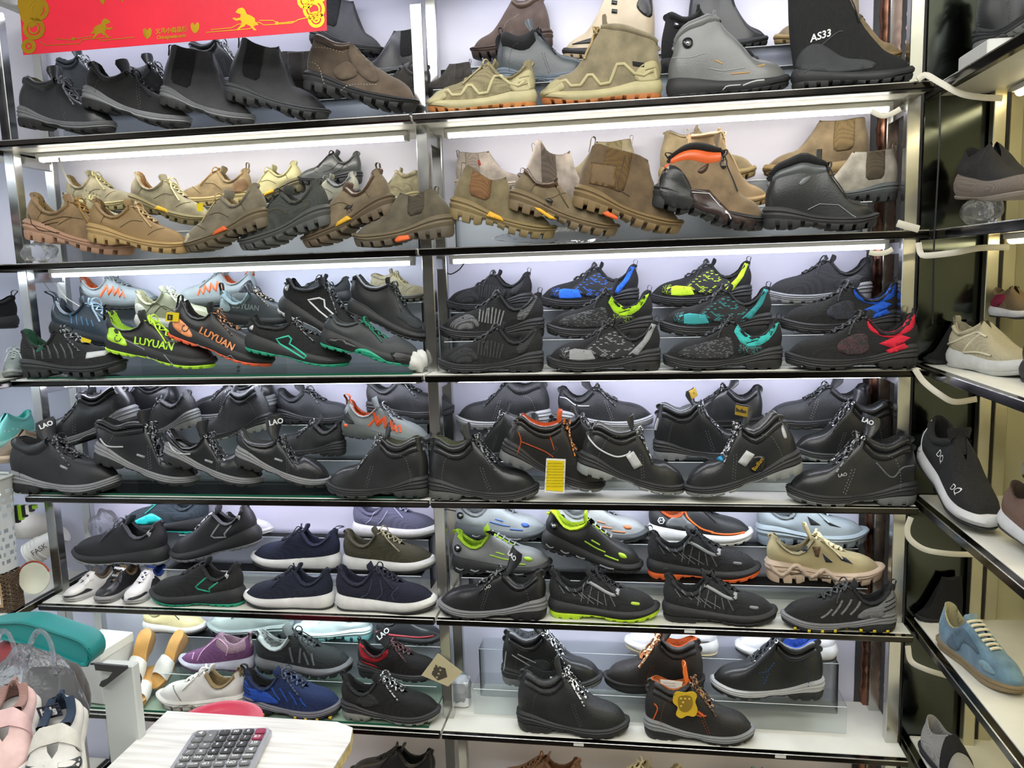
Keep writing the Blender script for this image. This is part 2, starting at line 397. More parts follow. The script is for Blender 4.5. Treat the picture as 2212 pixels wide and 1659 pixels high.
    def insole(g):
        mb = MB(); us = [0, .02, .06, .12, .2, .3, .4, .5, .6]
        L_ = [Vector((.06+g.base(u, 1).x*.9, g.base(u, 1).y*.79, g.zt(u)+.034)) for u in us]
        mb.grid([L_, [Vector((p.x, 0, p.z-.004)) for p in L_], [Vector((p.x, -p.y, p.z)) for p in L_]]); return mb
    def ridge_frame(g, q):
        p = g.ridge(q); a = g.ridge(max(0, q-.02)); b = g.ridge(min(1, q+.02)); t = Vector((b[0]-a[0], 0, b[1]-a[1])).normalized()
        n = Vector((-t.z, 0, t.x)); n = n if n.z > 0 else -n
        return Vector((p[0], 0, p[1])), t, n
    def tongue(g, ext, width, lean=.0, tw=0.0, thick=.022):
        pts = []; q = g.qv
        for i in range(5):
            p, t, n = g.ridge_frame(q*(1-i/4)*.98); pts.append((p-n*.012, n))
        p, t, n = g.ridge_frame(.01); d = (-t*(1-lean)+Vector((0, 0, 1))*(.35+lean)).normalized(); n2 = Vector((-d.z, 0, d.x)); n2 = n2 if n2.x > 0 else -n2
        for i in range(1, 5): pts.append((p-n*.012+d*(ext*i/4)+n2*(.02*(i/4)**2), n2 if i > 1 else (n+n2).normalized()))
        m = len(pts); top, bot = [], []
        for i, (p, n) in enumerate(pts):
            f = i/(m-1); w_ = width*(.55+.45*f); 
            if i == m-1: w_ *= .8
            th = thick*(.5 if i in (0, m-1) else 1)
            rowt, rowb = [], []; R_ = Matrix.Rotation(tw*sstep(3.5, 7.5, i), 3, d); wx = R_ @ Vector((0, 1, 0)); n = R_ @ n
            for j in range(7):
                a = -1+2*j/6; y = a*w_; dz = -a*a*w_*.35; e = 1-abs(a)**6*.8
                rowt.append(p+wx*y+n*(dz+th*.5*e)); rowb.append(p+wx*y+n*(dz-th*.5*e))
            if i == m-2: g.tframe = (p+n*th*.5, n.copy(), d.copy())
            top.append(rowt); bot.append(rowb)
        mb = MB(); mb.grid([a+b[::-1] for a, b in zip(top, bot)], True); mb.grid([top[0], bot[0]]); mb.grid([top[-1], bot[-1]]); return mb
    def lace_pts(g, rows, t=.93, q1=None):
        q1 = g.qv*.95 if q1 is None else q1; out = []
        for i in range(rows):
            q = .015+q1*i/max(1, rows-1); u = g.ut+(1-g.ut)*q
            out.append((q, [g.P(u, t, s)+g.nrm(u, t, s)*.006 for s in (1, -1)], [g.nrm(u, t, s) for s in (1, -1)]))
        return out
    def laces(g, rows, r=.0085, bow=1, style='x', q1=None, seed=1, tails=.16):
        mb = MB(); L_ = g.lace_pts(rows, q1=q1); rnd = random.Random(seed)
        def seg(a, b, lift):
            m = (a+b)*.5+lift; P_ = catmull([a, a.lerp(m, .5)+lift*.25, m, b.lerp(m, .5)+lift*.25, b], 9); mb.tube(P_, r, 5, flat=.7)
        for i, (q, (a, b), nn) in enumerate(L_):
            _, t, n = g.ridge_frame(q)
            if style == 'bar' or i == rows-1: seg(a, b, n*.012)
            if style == 'x' and i < rows-1:
                a2, b2 = L_[i+1][1]; seg(a, b2, n*.012); seg(b, a2, n*.018)
        if bow:
            p, t, n = g.ridge_frame(.0); c = p+n*.028+t*.02
            mb.tube([c+Vector((0, -.012, 0)), c+n*.008, c+Vector((0, .012, 0))], r*1.7, 6)
            for s in (1, -1):
                k = rnd.uniform(.8, 1.15)
                loop = catmull([c, c+Vector((0, s*.04*k, 0))+n*.035, c+Vector((.0, s*.085*k, 0))+n*.02+t*.03, c+Vector((0, s*.09*k, 0))-n*.01+t*.06*k, c+Vector((0, s*.05, 0))-n*.002+t*.05, c], 15)
                mb.tube(loop, r, 5, flat=.7)
                tl = tails*rnd.uniform(.8, 1.3); u = g.ut+(1-g.ut)*.16
                p1 = g.P(u, .8, s)+g.nrm(u, .8, s)*.012; p2 = g.P(min(.9, u+tl*.35), .62, s)+g.nrm(u, .62, s)*.014
                p3 = g.P(min(.92, u+tl*.7), .45, s)+g.nrm(u, .45, s)*.014
                mb.tube(catmull([c, c.lerp(p1, .6)+n*.012, p1, p2, p3], 12), r, 5, flat=.7)
        return mb
    def strap(g, q, w_, t0, off=.016, both=True):
        mb = MB(); rows = []
        for k in (-.5, -.45, 0, .45, .5):
            u = g.ut+(1-g.ut)*min(.95, max(.0, q+w_*k)); row = []; o = off if abs(k) < .5 else -.002
            for s, ts in ((1, np.linspace(t0, 1, 9)), (-1, np.linspace(1, t0, 9)[1:])):
                for t in ts:
                    p = g.P(u, float(t), s); n = g.nrm(u, min(.96, float(t)), s); n = Vector((n.x, n.y*min(1, abs(p.y)/.05), n.z)).normalized() if abs(p.y) < .05 else n
                    row.append(p+n*o)
            rows.append(row)
        return mb.grid(rows)
    def pulltab(g, h=.07, wd=.03, back=.02, lean=0):
        p = g.rim(0); b = Vector((p[0]-.008, 0, p[1])); mb = MB()
        path = catmull([b+Vector((-.006, 0, -.06)), b+Vector((-.012+lean*.3, 0, .0)), b+Vector((-back+lean, 0, h*.75)), b+Vector((-back*.5+.01+lean, 0, h)), b+Vector((.02+lean*.6, 0, h*.7)), b+Vector((.022, 0, -.01))], 15)
        rows = []
        for x, y, z in path: rows.append([(x, -wd*.5, z), (x+.004, -wd*.5, z+.003), (x+.004, wd*.5, z+.003), (x, wd*.5, z)])
        return mb.grid(rows, True)
    def bvh(g, mbs):
        vs, fs = [], []
        for mb in mbs:
            o = len(vs); vs += [tuple(v) for v in mb.v]; fs += [tuple(i+o for i in f) for f in mb.f]
        g.tree = BVHTree.FromPolygons(vs, fs)
    def hit(g, x, z, s):
        loc, n, _, _ = g.tree.ray_cast(Vector((x, s*.6, z)), Vector((0, -s, 0)), 1.2)
        if loc is not None and loc.y*s < -.01: loc = None
        if loc is None:
            loc, n, _, _ = g.tree.find_nearest(Vector((x, s*.06, z)))
        if n.y*s < 0: n = -n
        if abs(n.y) < .15: n = Vector((n.x, n.y+s*.3, n.z)).normalized()
        return loc, n
    def patch(g, mb, poly, s, off=.006, smooth=True, step=.035, flat=False):
        P_ = catmull(poly, max(16, len(poly)*5), True) if smooth else np.vstack([np.linspace(poly[i], poly[(i+1) % len(poly)], 5)[:-1] for i in range(len(poly))])
        if smooth: P_ = P_[:-1]
        n = len(P_); lo, hi = P_.min(0), P_.max(0); pts = [Vector(p) for p in P_]
        def inside(q):
            c = False; j = n-1
            for i in range(n):
                if (P_[i][1] > q[1]) != (P_[j][1] > q[1]) and q[0] < (P_[j][0]-P_[i][0])*(q[1]-P_[i][1])/(P_[j][1]-P_[i][1]+1e-12)+P_[i][0]: c = not c
                j = i
            return c
        for x in np.arange(lo[0]+step*.5, hi[0], step):
            for z in np.arange(lo[1]+step*.5, hi[1], step):
                if inside((x, z)) and np.min(np.hypot(P_[:, 0]-x, P_[:, 1]-z)) > step*.4: pts.append(Vector((x, z)))
        r = delaunay_2d_cdt(pts, [], [list(range(n))], 1, 1e-5)
        vs, fs, ed = r[0], r[2], r[1]
        H = [g.hit(v.x, v.y, s) for v in vs]; o = len(mb.v)
        if flat:
            ym = max(abs(p.y) for p, _ in H); H = [(Vector((v.x, s*ym, v.y)), Vector((0, s, 0))) for v in vs]
        mb.v += [tuple(p+nn*off) for p, nn in H]; mb.f += [tuple(o+i for i in f) for f in fs]
        cnt = {}
        for f in fs:
            for i in range(len(f)):
                e = (f[i], f[(i+1) % len(f)]); k = (min(e), max(e)); cnt.setdefault(k, []).append(e)
        bd = [v[0] for v in cnt.values() if len(v) == 1]; mp = {}
        for e in bd:
            for i in e:
                if i not in mp: mp[i] = len(mb.v); mb.v.append(tuple(H[i][0]-H[i][1]*(.03 if flat else .004)))
        for a, b in bd: mb.f.append((o+a, mp[a], mp[b], o+b))
    def stroke(g, mb, pl, s, wd=.01, off=.006, closed=False, dash=0, smooth=True):
        d = sum(math.dist(pl[i], pl[i+1]) for i in range(len(pl)-1)); n = max(6, int(d/.022))
        if dash: n = max(8, int(d/.012))
        if smooth: P_ = catmull(pl, n, closed)
        else:
            q = pl+[pl[0]] if closed else pl; P_ = np.vstack([np.linspace(q[i], q[i+1], max(2, int(math.dist(q[i], q[i+1])/.03)))[:-1] for i in range(len(q)-1)]+[np.array(q[-1:])])
        rows = []
        for i in range(len(P_)):
            a = P_[max(0, i-1)]; b = P_[min(len(P_)-1, i+1)]
            if closed and i in (0, len(P_)-1): a, b = P_[-2], P_[1]
            t = b-a; t = t/(np.hypot(*t)+1e-9); m = np.array((-t[1], t[0]))*wd*.5
            row = []
            for k, h in ((-1, -.003), (-.75, off), (.75, off), (1, -.003)):
                p, nn = g.hit(*(P_[i]+m*k), s); row.append(p+nn*h)
            rows.append(row)
        if dash:
            for i in range(0, len(rows)-1, 2): mb.grid([rows[i], rows[i+1]])
        else: mb.grid(rows)
    def text(g, mb, txt, u, z, size, ang, s, bold=.0, off=.006, shear=0):
        vs, fs = font_tris(txt, size, bold, shear=shear); ca, sa = math.cos(math.radians(ang)), math.sin(math.radians(ang)); dx = 1 if s < 0 else -1
        out = []
        for x, y in vs:
            p, nn = g.hit(u+dx*(x*ca-y*sa), z+x*sa+y*ca, s); out.append(p+nn*off)
        mb.add(out, fs)

_ring = None
def ring_mesh():
    global _ring
    if _ring is None:
        mb = MB(); mb.tube([(.011*math.cos(a), .011*math.sin(a), 0) for a in np.linspace(0, 2*math.pi, 11)[:-1]], .0042, 5, closed=True)
        _ring = mb.mesh('eyelet', None)
    return _ring
_ringm = {}
def eyelet_mesh(m):
    if m.name not in _ringm: me = ring_mesh().copy(); me.materials.append(m); _ringm[m.name] = me
    return _ringm[m.name]

def make_shoe(name, label, cat, group, st, Mx, near):
    """build one shoe from its style and stand it at Mx (matrix from shoe units to the room)"""
    g = ShoeGeo(st); root = bpy.data.objects.new(name, None); COL.objects.link(root); root.empty_display_size = .1
    root.matrix_world = Mx; tag(root, label, cat, group)
    def add(mb, nm, m, lab=None, weld=1e-4, sharp=50):
        o = mb.build(nm, m, root, weld=weld, sharp=sharp)
        if lab: o['label'] = lab
        return o
    um = st['um']; up = g.upper(); add(up, 'upper', um)
    lo, hi = g.sole(); add(hi, 'midsole', st['mm'], sharp=35); add(lo, 'outsole', st['om'], sharp=30)
    mbs = [up, lo, hi]
    if st.get('collar'):
        t0, rolls, amp, cm = st['collar']; c = g.collar(t0, rolls, amp); add(c, 'collar', cm or um); mbs.append(c)
    if st.get('band'):
        t0, t1, amp, cm = st['band']; c = g.collar(t0, 1, amp, t1); add(c, 'collar_band', cm); mbs.append(c)
    add(g.lining(), 'lining', st.get('lm', um))
    if st.get('insole'): add(g.insole(), 'insole', st['insole'])
    g.bvh(mbs)
    if st.get('tongue'):
        e, w_, lean, tm = st['tongue'][:4]; tw = (st['tongue'][4] if len(st['tongue']) > 4 else 0)*near
        to = add(g.tongue(e, w_, lean, tw), 'tongue', tm or um)
        if st.get('ttext'):
            txt, tmt, size, pm = st['ttext']; p, n, d = g.tframe; rt = d.cross(n).normalized(); p = p-d*.01
            Mt = Matrix(((rt.x, d.x, n.x, 0), (rt.y, d.y, n.y, 0), (rt.z, d.z, n.z, 0), (0, 0, 0, 1))); Mt.translation = p+n*.004
            if pm:
                mb = MB(); q = MB().bevbox((-w_*.7, -.045, -.012), (w_*.7, .04, 0), .003); mb.add([Mt @ Vector(v) for v in q.v], q.f); add(mb, 'tongue_patch', pm, sharp=30)
            flat_text('tongue_lettering', txt, size, tmt, to, Mt @ Matrix.Translation((0, 0, .002)), bold=.002)
    if st.get('laces'):
        n, lm, bow = st['laces'][:3]; kw = st['laces'][3] if len(st['laces']) > 3 else {}
        add(g.laces(n, bow=bow, seed=len(label), **kw), 'laces', lm)
        if st.get('eyelets'):
            me = eyelet_mesh(st['eyelets'])
            for q, pp, nn in g.lace_pts(n, q1=kw.get('q1')):
                for p, k in zip(pp, nn):
                    o = bpy.data.objects.new('eyelet', me); COL.objects.link(o); o.parent = root
                    o.matrix_local = Matrix.Translation(p) @ k.to_track_quat('Z', 'Y').to_matrix().to_4x4() @ Matrix.Scale(st.get('eyelet_s', 1), 4)
    if st.get('tab'):
        kw = dict(st['tab']); m = kw.pop('m'); add(g.pulltab(**kw), 'pull_tab', m)
    for q, w_, t0, m, txt in st.get('straps', []):
        so = add(g.strap(q, w_, t0), 'strap', m)
        if txt:
            p, t, n = g.ridge_frame(min(.9, q)); T_, tm, sz = txt; z = n; x = Vector((0, -1, 0)) if near < 0 else Vector((0, 1, 0)); x = Vector((0, -1, 0)) ; y = z.cross(x)
            Mt = Matrix(((x.x, y.x, z.x, 0), (x.y, y.y, z.y, 0), (x.z, y.z, z.z, 0), (0, 0, 0, 1))); Mt.translation = p+n*.03
            flat_text('strap_text', T_, sz, tm, so, Mt, bold=.004)
    for d in st.get('deco', []):
        d = dict(d); d.pop('px', 0); k = d.pop('k'); nm = d.pop('n'); m = d.pop('m'); side = d.pop('side', 0); lab = d.pop('lab', None); mb = MB()
        sides = (near, -near) if side == 2 else (near,)
        pls = d.pop('many', None) or [d.pop('p', None)]; tx = d.pop('t', None)
        if k == 'gore':
            r0, r1 = st['rim'][0][0], st['rim'][-1][0]; zr = lambda f: float(g.rim(f)[1]); fx = lambda f: float(g.rim(f)[0])
            a0, b0 = d.pop('a'), d.pop('b'); zl = d.pop('zl', .23); zm = (zr(.5)+zl)/2; k = 'patch'; d['smooth'] = False
            pls = [[(fx(a0), zr(a0)+.004), (fx(a0)+.004, zm), (fx(a0)+.012, zl+.05), (fx(a0)+.04, zl+.012), (fx(b0)-.01, zl), (fx(b0)+.02, zl+.03), (fx(b0)+.018, zm), (fx(b0), zr(b0)+.004)]]
        joined = d.get('dash') or k == 'text'
        for s in sides:
            for pl in pls:
                if k == 'patch': g.patch(mb, pl, s, **d)
                elif k == 'stroke': g.stroke(mb, pl, s, **d)
                else: g.text(mb, tx, s=s, **d)
                if not joined: add(mb, nm, m, lab, weld=0, sharp=0); mb = MB()
        if joined:
            o = add(mb, nm, m, lab, weld=0, sharp=0)
            if k == 'stroke': o['kind'] = 'stuff'
    return root
# ------------------------------------------------------------------ standing the shoes on the shelves
CROP = dict(r1l=(0, 0, 2.404), r1r=(880, 0, 1.975), r2l=(0, 280, 2.328), r2r=(900, 230, 1.975), r3l=(0, 560, 2.328), r3r=(900, 530, 1.975),
            r4l=(0, 810, 2.328), r4r=(900, 810, 1.975), r5l=(0, 1070, 2.304), r5r=(900, 1070, 1.975), r6l=(0, 1310, 2.212), r6r=(900, 1330, 1.975), ff=(0, 0, 1),
            rt=(1900, 0, 2.9615), rm=(1900, 520, 2.859), rb=(1900, 1050, 2.7244))
SHELF = dict(r1l=0, r1r=0, r2l=1, r2r=1, r3l=2, r3r=2, r4l=3, r4r=3, r5l=4, r5r=4, r6l=5, r6r=5)
def at_height(x, Y, z):
    a = onY(x, 0, Y); b = onY(x, 1659, Y); t = (z-a.z)/(b.z-a.z); return a.lerp(b, t)
REPORT = []
def shoe(cr, H, T, Y, name, label, st, group=None, cat=None, rest=0.0, flat=None, k=None, roll=0, rim=None, ridge=None, deco=(), fix=False, ends=None):
    ox, oy, sc = CROP[cr]; fp = lambda p: (ox+p[0]/sc, oy+p[1]/sc)
    k = SHELF.get(cr, k) if k is None else k
    Yh, Yt = Y if isinstance(Y, tuple) else (Y, Y)
    z0 = (ZS[k] if k is not None else 0)+rest
    if ends: H3, T3 = Vector(ends[0]), Vector(ends[1]); Yh, Yt = H3.y, T3.y
    elif len(H) == 1 or flat:
        H3, T3 = at_height(fp((H[0], 0))[0], Yh, z0), at_height(fp((T[0], 0))[0], Yt, z0)
    else:
        h, t = fp(H), fp(T); H3, T3 = onY(*h, Yh-.02), onY(*t, Yt-.02); H3.y += .02; T3.y += .02
        if not fix:
            dz = z0-min(H3.z, T3.z); H3.z += dz; T3.z += dz; REPORT.append((round(dz, 3), label))
    if not ends: H3, T3 = H3.lerp(T3, .014), T3.lerp(H3, .014)
    a = T3-H3; L = a.length; a.normalize(); up = Vector((0, 0, 1)); up = (up-a*up.dot(a)).normalized()
    if roll: up = Matrix.Rotation(math.radians(roll), 3, a) @ up
    sd = up.cross(a)
    Mx = Matrix(((a.x*L, sd.x*L, up.x*L, H3.x), (a.y*L, sd.y*L, up.y*L, H3.y), (a.z*L, sd.z*L, up.z*L, H3.z), (0, 0, 0, 1)))
    near = 1 if sd.dot(CAM-H3) > 0 else -1
    Yc = (Yh+Yt)/2
    def uz(p, dy=0.0):
        q = fp(p); v = onY(q[0], q[1], Yc-dy)-H3; v.y = 0; aa = Vector((a.x, 0, a.z)); 
        return (v.dot(aa)/aa.length_squared/L, v.dot(Vector((up.x, 0, up.z)))/L)
    st = dict(st); base = RIMS[st.get('shape', 'low')]; hs = st.get('hs', 1.0)
    st.setdefault('rim', [(x, z*hs) for x, z in base[0]]); st.setdefault('ridge', [(x, z*(hs+(1-hs)*sstep(.45, .75, x))) for x, z in base[1]])
    if rim: st['rim'] = [uz(p) for p in rim]
    if ridge:
        x0, z0_ = st['rim'][-1]; q = [p for p in map(uz, ridge) if x0+.01 < p[0] < .62]
        st['ridge'] = [st['rim'][-1]]+q+[p for p in base[1] if p[0] > max(.62, (q[-1][0] if q else 0)+.05)]
    if rim and not ridge:
        x0, z0_ = st['rim'][-1]; b0 = base[1][0]
        st['ridge'] = [(x0+(x-b0[0])*(.965-x0)/(.965-b0[0]), z+(z0_-b0[1])*(1-sstep(b0[0], .72, x))) for x, z in base[1]]
    dl = list(st.get('deco', []))
    for d in deco:
        d = dict(d)
        if d.pop('px', 0):
            if 'p' in d: d['p'] = [uz(p, .035) for p in d['p']]
            if 'many' in d: d['many'] = [[uz(p, .035) for p in q] for q in d['many']]
            if 'at' in d: d['u'], d['z'] = uz(d.pop('at'), .035)
        dl.append(d)
    st['deco'] = dl
    cat = cat or {'sneaker': 'shoe', 'safety_shoe': 'shoe', 'work_shoe': 'shoe'}.get(name, 'boot' if 'boot' in name else 'shoe')
    r = make_shoe(name, label, cat, group, st, Mx, near); r['shoe_length'] = round(L, 3); del r['shoe_length']
    REPORT.append((round(L, 3), label)); return r

# materials used again and again
BLK = '#242528'
def lea(c=BLK): return mat(c, 'leather')
def smo(c=BLK): return mat(c, 'smooth')
def rub(c): return mat(c, 'rubber')
CHROME = mat('#b9bcbd', 'metal'); GREYTHREAD = mat('#8a8d90', 'fabric')
def D(k, n, m, **kw): return dict(k=k, n=n, m=m, **kw)
HEELSEAM = [(.155, .15), (.15, .23), (.19, .32), (.27, .36)]
QSEAM = [(.50, .31), (.52, .24), (.55, .16), (.57, .10)]; QSEAM2 = [(.525, .305), (.545, .235), (.572, .16), (.592, .1)]
def seams(m, up=0.0): return [D('stroke', 'stitching', m, many=[[(x, z+up*(z > .28)) for x, z in HEELSEAM], QSEAM, QSEAM2], wd=.007, off=.003, dash=1)]
def loose(names):
    def deco_(f):
        def g_(*a, **k):
            late = {n: k.pop(n) for n in list(k) if n in names}
            st = f(*a, **k); st.update(late); return st
        return g_
    return deco_
STK = ('sole', 'um', 'mm', 'om', 'sole_kw', 'sole_h', 'collar', 'tongue', 'laces', 'shape', 'hs')
@loose(('um', 'mm', 'om', 'laces', 'tongue', 'collar', 'sole'))
def derby(um=None, mid='#77787a', out='#1d1d1e', line='#2f3033', lace=('#1d1e20', '#7b7e80'), seam='#6f7275', shape='derby', **k):
    um = um or smo(); st = dict(shape=shape, sole='pu', um=um, mm=rub(mid), om=rub(out), lm=mat(line, 'fabric'), wide=.86, toe=2.6, dome=.72,
        collar=(.72, 1, .03, None), tongue=(.14, .085, .12, None, .5), laces=(4, mat(*[lace[0], 'lace', None, lace[1]]), 1, dict(style='x')), eyelets=mat('#3a3b3d', 'metal', .3), deco=seams(mat(seam, 'fabric')))
    st.update(k); return st
@loose(('um', 'mm', 'om', 'laces', 'tongue', 'collar', 'sole'))
def boot(um=None, mid='#2a2b2c', out='#6e7070', line='#3a3b3d', lace=('#1d1e20', '#85888b'), seam='#7b7e80', rings=True, **k):
    um = um or smo(); st = dict(shape='mid', sole='pu', um=um, mm=rub(mid), om=rub(out), lm=mat(line, 'fabric'), wide=.88, toe=2.6, dome=.70, rimw=.098, front=.45,
        collar=(.66, 2, .03, None), tongue=(.13, .09, .15, None, .4), laces=(5, mat(lace[0], 'lace', None, lace[1]), 1, dict(style='x')), eyelets=CHROME if rings else mat('#3a3b3d', 'metal', .3), eyelet_s=1.5 if rings else 1, deco=seams(mat(seam, 'fabric'), .06))
    st.update(k); return st
@loose(('sole', 'laces', 'tongue', 'collar'))
def sneaker(um, mm, om, lm=None, lace=('#1f2022', None), n=5, **k):
    st = dict(shape='low', sole='runner', um=um, mm=mm, om=om, lm=lm or um, wide=.86, dome=.82, collar=(.82, 1, .022, lm), tongue=(.08, .07, .2, None), laces=(n, mat(lace[0], 'lace', None, lace[1]), 1, dict(style='x', r=.008)))
    st.update(k); return st
@loose(('sole', 'shape'))
def chelsea(um, mm, om, gore, lm=None, **k):
    st = dict(shape='chelsea', sole='pu', um=um, mm=mm, om=om, lm=lm or mat('#3a3836', 'fabric'), wide=.86, toe=2.5, dome=.74, rimw=.095, front=.97, qv=.05)
    k.pop('gore_p', 0); st['deco'] = [D('gore', 'elastic_gore', gore, a=k.pop('ga', .26), b=k.pop('gb', .68), off=.005)]
    st.update(k); return st
# ------------------------------------------------------------------ room shell
def struct(o): o['kind'] = 'structure'; return o
struct(boxobj('floor', (-1.9, -4.2, FLOOR-.05), (1.9, .5, FLOOR), mat('#6d6a66', 'board', .4)))
struct(boxobj('ceiling', (-1.9, -4.2, 2.95), (1.9, .5, 3.0), mat('#b9b9b6', 'panel')))
struct(boxobj('wall_back', (-1.9, .44, FLOOR), (1.9, .5, 2.95), mat('#c9c9d0', 'panel')))
struct(boxobj('wall_left', (-1.95, -4.2, FLOOR), (-1.9, .5, 2.95), mat('#a9a8a4', 'panel')))
struct(boxobj('wall_right', (1.9, -4.2, FLOOR), (1.95, .5, 2.95), mat('#a9a8a4', 'panel')))
struct(boxobj('wall_front', (-1.9, -4.25, FLOOR), (1.9, -4.2, 2.95), mat('#7c7a76', 'panel')))

# ------------------------------------------------------------------ display racks
STEEL = mat('#c4c5c2', 'metal'); RAIL = mat('#3b3835', 'dark_metal'); BOARD = mat('#dcdcd2', 'board'); PANEL = mat('#d9d9ea', 'panel')
RIM_STEEL = mat('#d0d0cc', 'metal', .22); GLASSEDGE = mat('#1f5a46', 'plastic', .1); ACR = mat('#f9fbfb', 'acrylic'); BROWN = mat('#8a6250', 'metal', .22)
rack = thing('shoe_rack', 'tall steel display rack of six lit shoe shelves in two bays facing the camera', 'rack', (0, 0, FLOOR))
def rel(root): 
    ox, oy, oz = root.location
    return lambda a, b: ((a[0]-ox, a[1]-oy, a[2]-oz), (b[0]-ox, b[1]-oy, b[2]-oz))
rr = rel(rack)
def part(nm, a, b, m, root=rack, f=rr, r=.0015, lab=None):
    o = MB().bevbox(*f(a, b), r).build(nm, m, root, smooth=False)
    if lab: o['label'] = lab
    return o
BAY = {'l': (-1.235, -.007), 'r': (-.001, 1.243)}
ZTOP = 2.28
for px_, tops in ((-1.240, 2.36), (-.0145, ZTOP), (1.209, 2.42)):
    part('front_post', (px_, .08, FLOOR), (px_+.031, .111, tops), STEEL)
    part('rear_post', (px_+.0, .24, FLOOR), (px_+.029, .265, 2.42), STEEL)
for zk in ZS[:6]:
    for x0, x1 in ((-1.232, -1.216), (-.0065, .0085), (1.217, 1.232)):
        part('bracket', (x0, .108, zk-.055), (x1, .24, zk-.025), STEEL, r=.001)
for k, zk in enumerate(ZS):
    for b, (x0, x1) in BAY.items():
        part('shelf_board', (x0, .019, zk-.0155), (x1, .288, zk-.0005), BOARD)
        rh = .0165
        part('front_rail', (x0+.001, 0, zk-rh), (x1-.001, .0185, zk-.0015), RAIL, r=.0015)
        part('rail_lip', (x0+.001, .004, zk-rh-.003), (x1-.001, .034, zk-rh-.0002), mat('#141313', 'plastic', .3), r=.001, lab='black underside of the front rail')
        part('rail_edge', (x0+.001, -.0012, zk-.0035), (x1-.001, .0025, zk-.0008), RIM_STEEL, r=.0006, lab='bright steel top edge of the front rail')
for b, (x0, x1) in BAY.items():
    part('shelf_board', (x0, .019, 2.385), (x1, .288, 2.40), BOARD)
    part('back_panel', (x0+.005 if b == 'r' else -1.62, .298, FLOOR), (x1-.06 if b == 'r' else x1, .312, 2.9), PANEL)
# brown mirrored cladding at the right end of the rack
mb = MB(); rows = []
for i in range(150):
    z = FLOOR+2.5*i/149; rows.append([(1.196+.0035*math.sin(i*2.3)*math.sin(i*.9), .289, z+.15), (1.2+.003*math.sin(i*3.1), .27, z+.15), (1.238+.003*math.sin(i*1.7+1), .264, z+.15)])
mb.grid(rows); mb.build('cladding', BROWN, rack, sharp=0)
mb = MB(); rows = []
for i in range(150):
    z = FLOOR+2.5*i/149; rows.append([(1.243+.003*math.sin(i*2.9), y, z+.15) for y in (.12, .14, .16, .19, .22)])
mb.grid(rows); mb.build('cladding', BROWN, rack, sharp=0)

# glass sheets lying on the left shelves and clear stepped risers
GL = mat('#f2faf6', 'acrylic')
glass_z = .006
for k, lab in ((2, 'green edged glass sheet on the left shelf under the trainers'), (3, 'green edged glass sheet on the left shelf under the black work shoes'), (5, 'green edged glass sheet on the lowest left shelf')):
    gs = thing('glass_sheet', lab, 'glass', (-.62, .15, ZS[k]))
    MB().box((-.58, -.125, 0), (.575, .13, glass_z)).build('pane', GL, gs, smooth=False)
    MB().box((-.58, -.1262, 0), (.575, -.125, glass_z)).build('green_edge', GLASSEDGE, gs, smooth=False)
    MB().box((.575, -.125, 0), (.5762, .13, glass_z)).build('green_edge', GLASSEDGE, gs, smooth=False)
RIS = [(0, 'l', -1.15, -.06, 'under the hidden back row of black boots, top left'), (0, 'r', .03, 1.15, 'behind the tan hiking shoes, top right'),
       (1, 'l', -1.13, -.06, 'behind the tilted khaki trainers'), (1, 'r', .05, 1.15, 'behind the tan pull-on boots'),
       (2, 'l', -1.15, -.06, 'behind the lime and orange trainers'), (2, 'r', .03, 1.17, 'under the upper rows of knit shoes'),
       (3, 'l', -1.02, -.06, 'behind the grey soled work shoes'), (3, 'r', .05, 1.17, 'behind the silver striped boots'),
       (4, 'l', -.885, -.07, 'under the second row of navy and black trainers'), (4, 'r', .05, 1.16, 'under the grey and lime dial shoes'),
       (5, 'l', -.93, -.04, 'under the purple slip-on and grey mesh shoe'), (5, 'r', .072, 1.116, 'on the almost empty lowest shelf')]
ACRE = mat('#f4f7f7', 'acrylic', .1)
for k, b, x0, x1, lab in RIS:
    gz = glass_z if (b == 'l' and k in (2, 3, 5)) else 0
    r_ = thing('display_riser', 'clear acrylic two step shoe riser '+lab, 'riser', ((x0+x1)/2, .2, ZS[k]+gz)); hx = (x1-x0)/2
    y = lambda v: v-.2
    h1, h2 = {(2, 'l'): (.128, .187), (3, 'l'): (.08, .17)}.get((k, b), (.08, .155)); h1, h2 = h1-gz-.0005, h2-gz-.0005; t = .0028
    sx, ex = (-hx+.24, -hx+.70) if (k, b) == (2, 'l') else (-hx, hx); ya, yb = (.138, .224) if (k, b) in ((0, 'l'), (1, 'l'), (1, 'r'), (2, 'l'), (3, 'l'), (3, 'r')) else (.112, .2125)
    MB().box((sx, y(ya), h1-t), (ex, y(yb-.001), h1)).build('step', ACR, r_, smooth=False)
    MB().box((-hx, y(yb), h2-t), (hx, y(.29), h2)).build('step', ACR, r_, smooth=False)
    MB().box((sx, y(ya), 0), (ex, y(ya+.0025), h1-t)).build('riser_face', ACR, r_, smooth=False)
    MB().box((-hx, y(yb), 0), (hx, y(yb+.0025), h2-t)).build('riser_face', ACR, r_, smooth=False)
    for s in (-1, 1):
        MB().box((s*hx-t/2, y(yb+.003), 0), (s*hx+t/2, y(.289), h2-t-.0005)).build('side_plate', ACR, r_, smooth=False)
    mb = MB()
    for yy, zz, xa, xb in ((y(ya), h1, sx, ex), (y(yb), h2, -hx, hx)): mb.tube([(xa, yy, zz-.001), (xb, yy, zz-.001)], .001, 5)
    mb.build('polished_edge', mat('#dfe6e6', 'plastic', .2), r_)

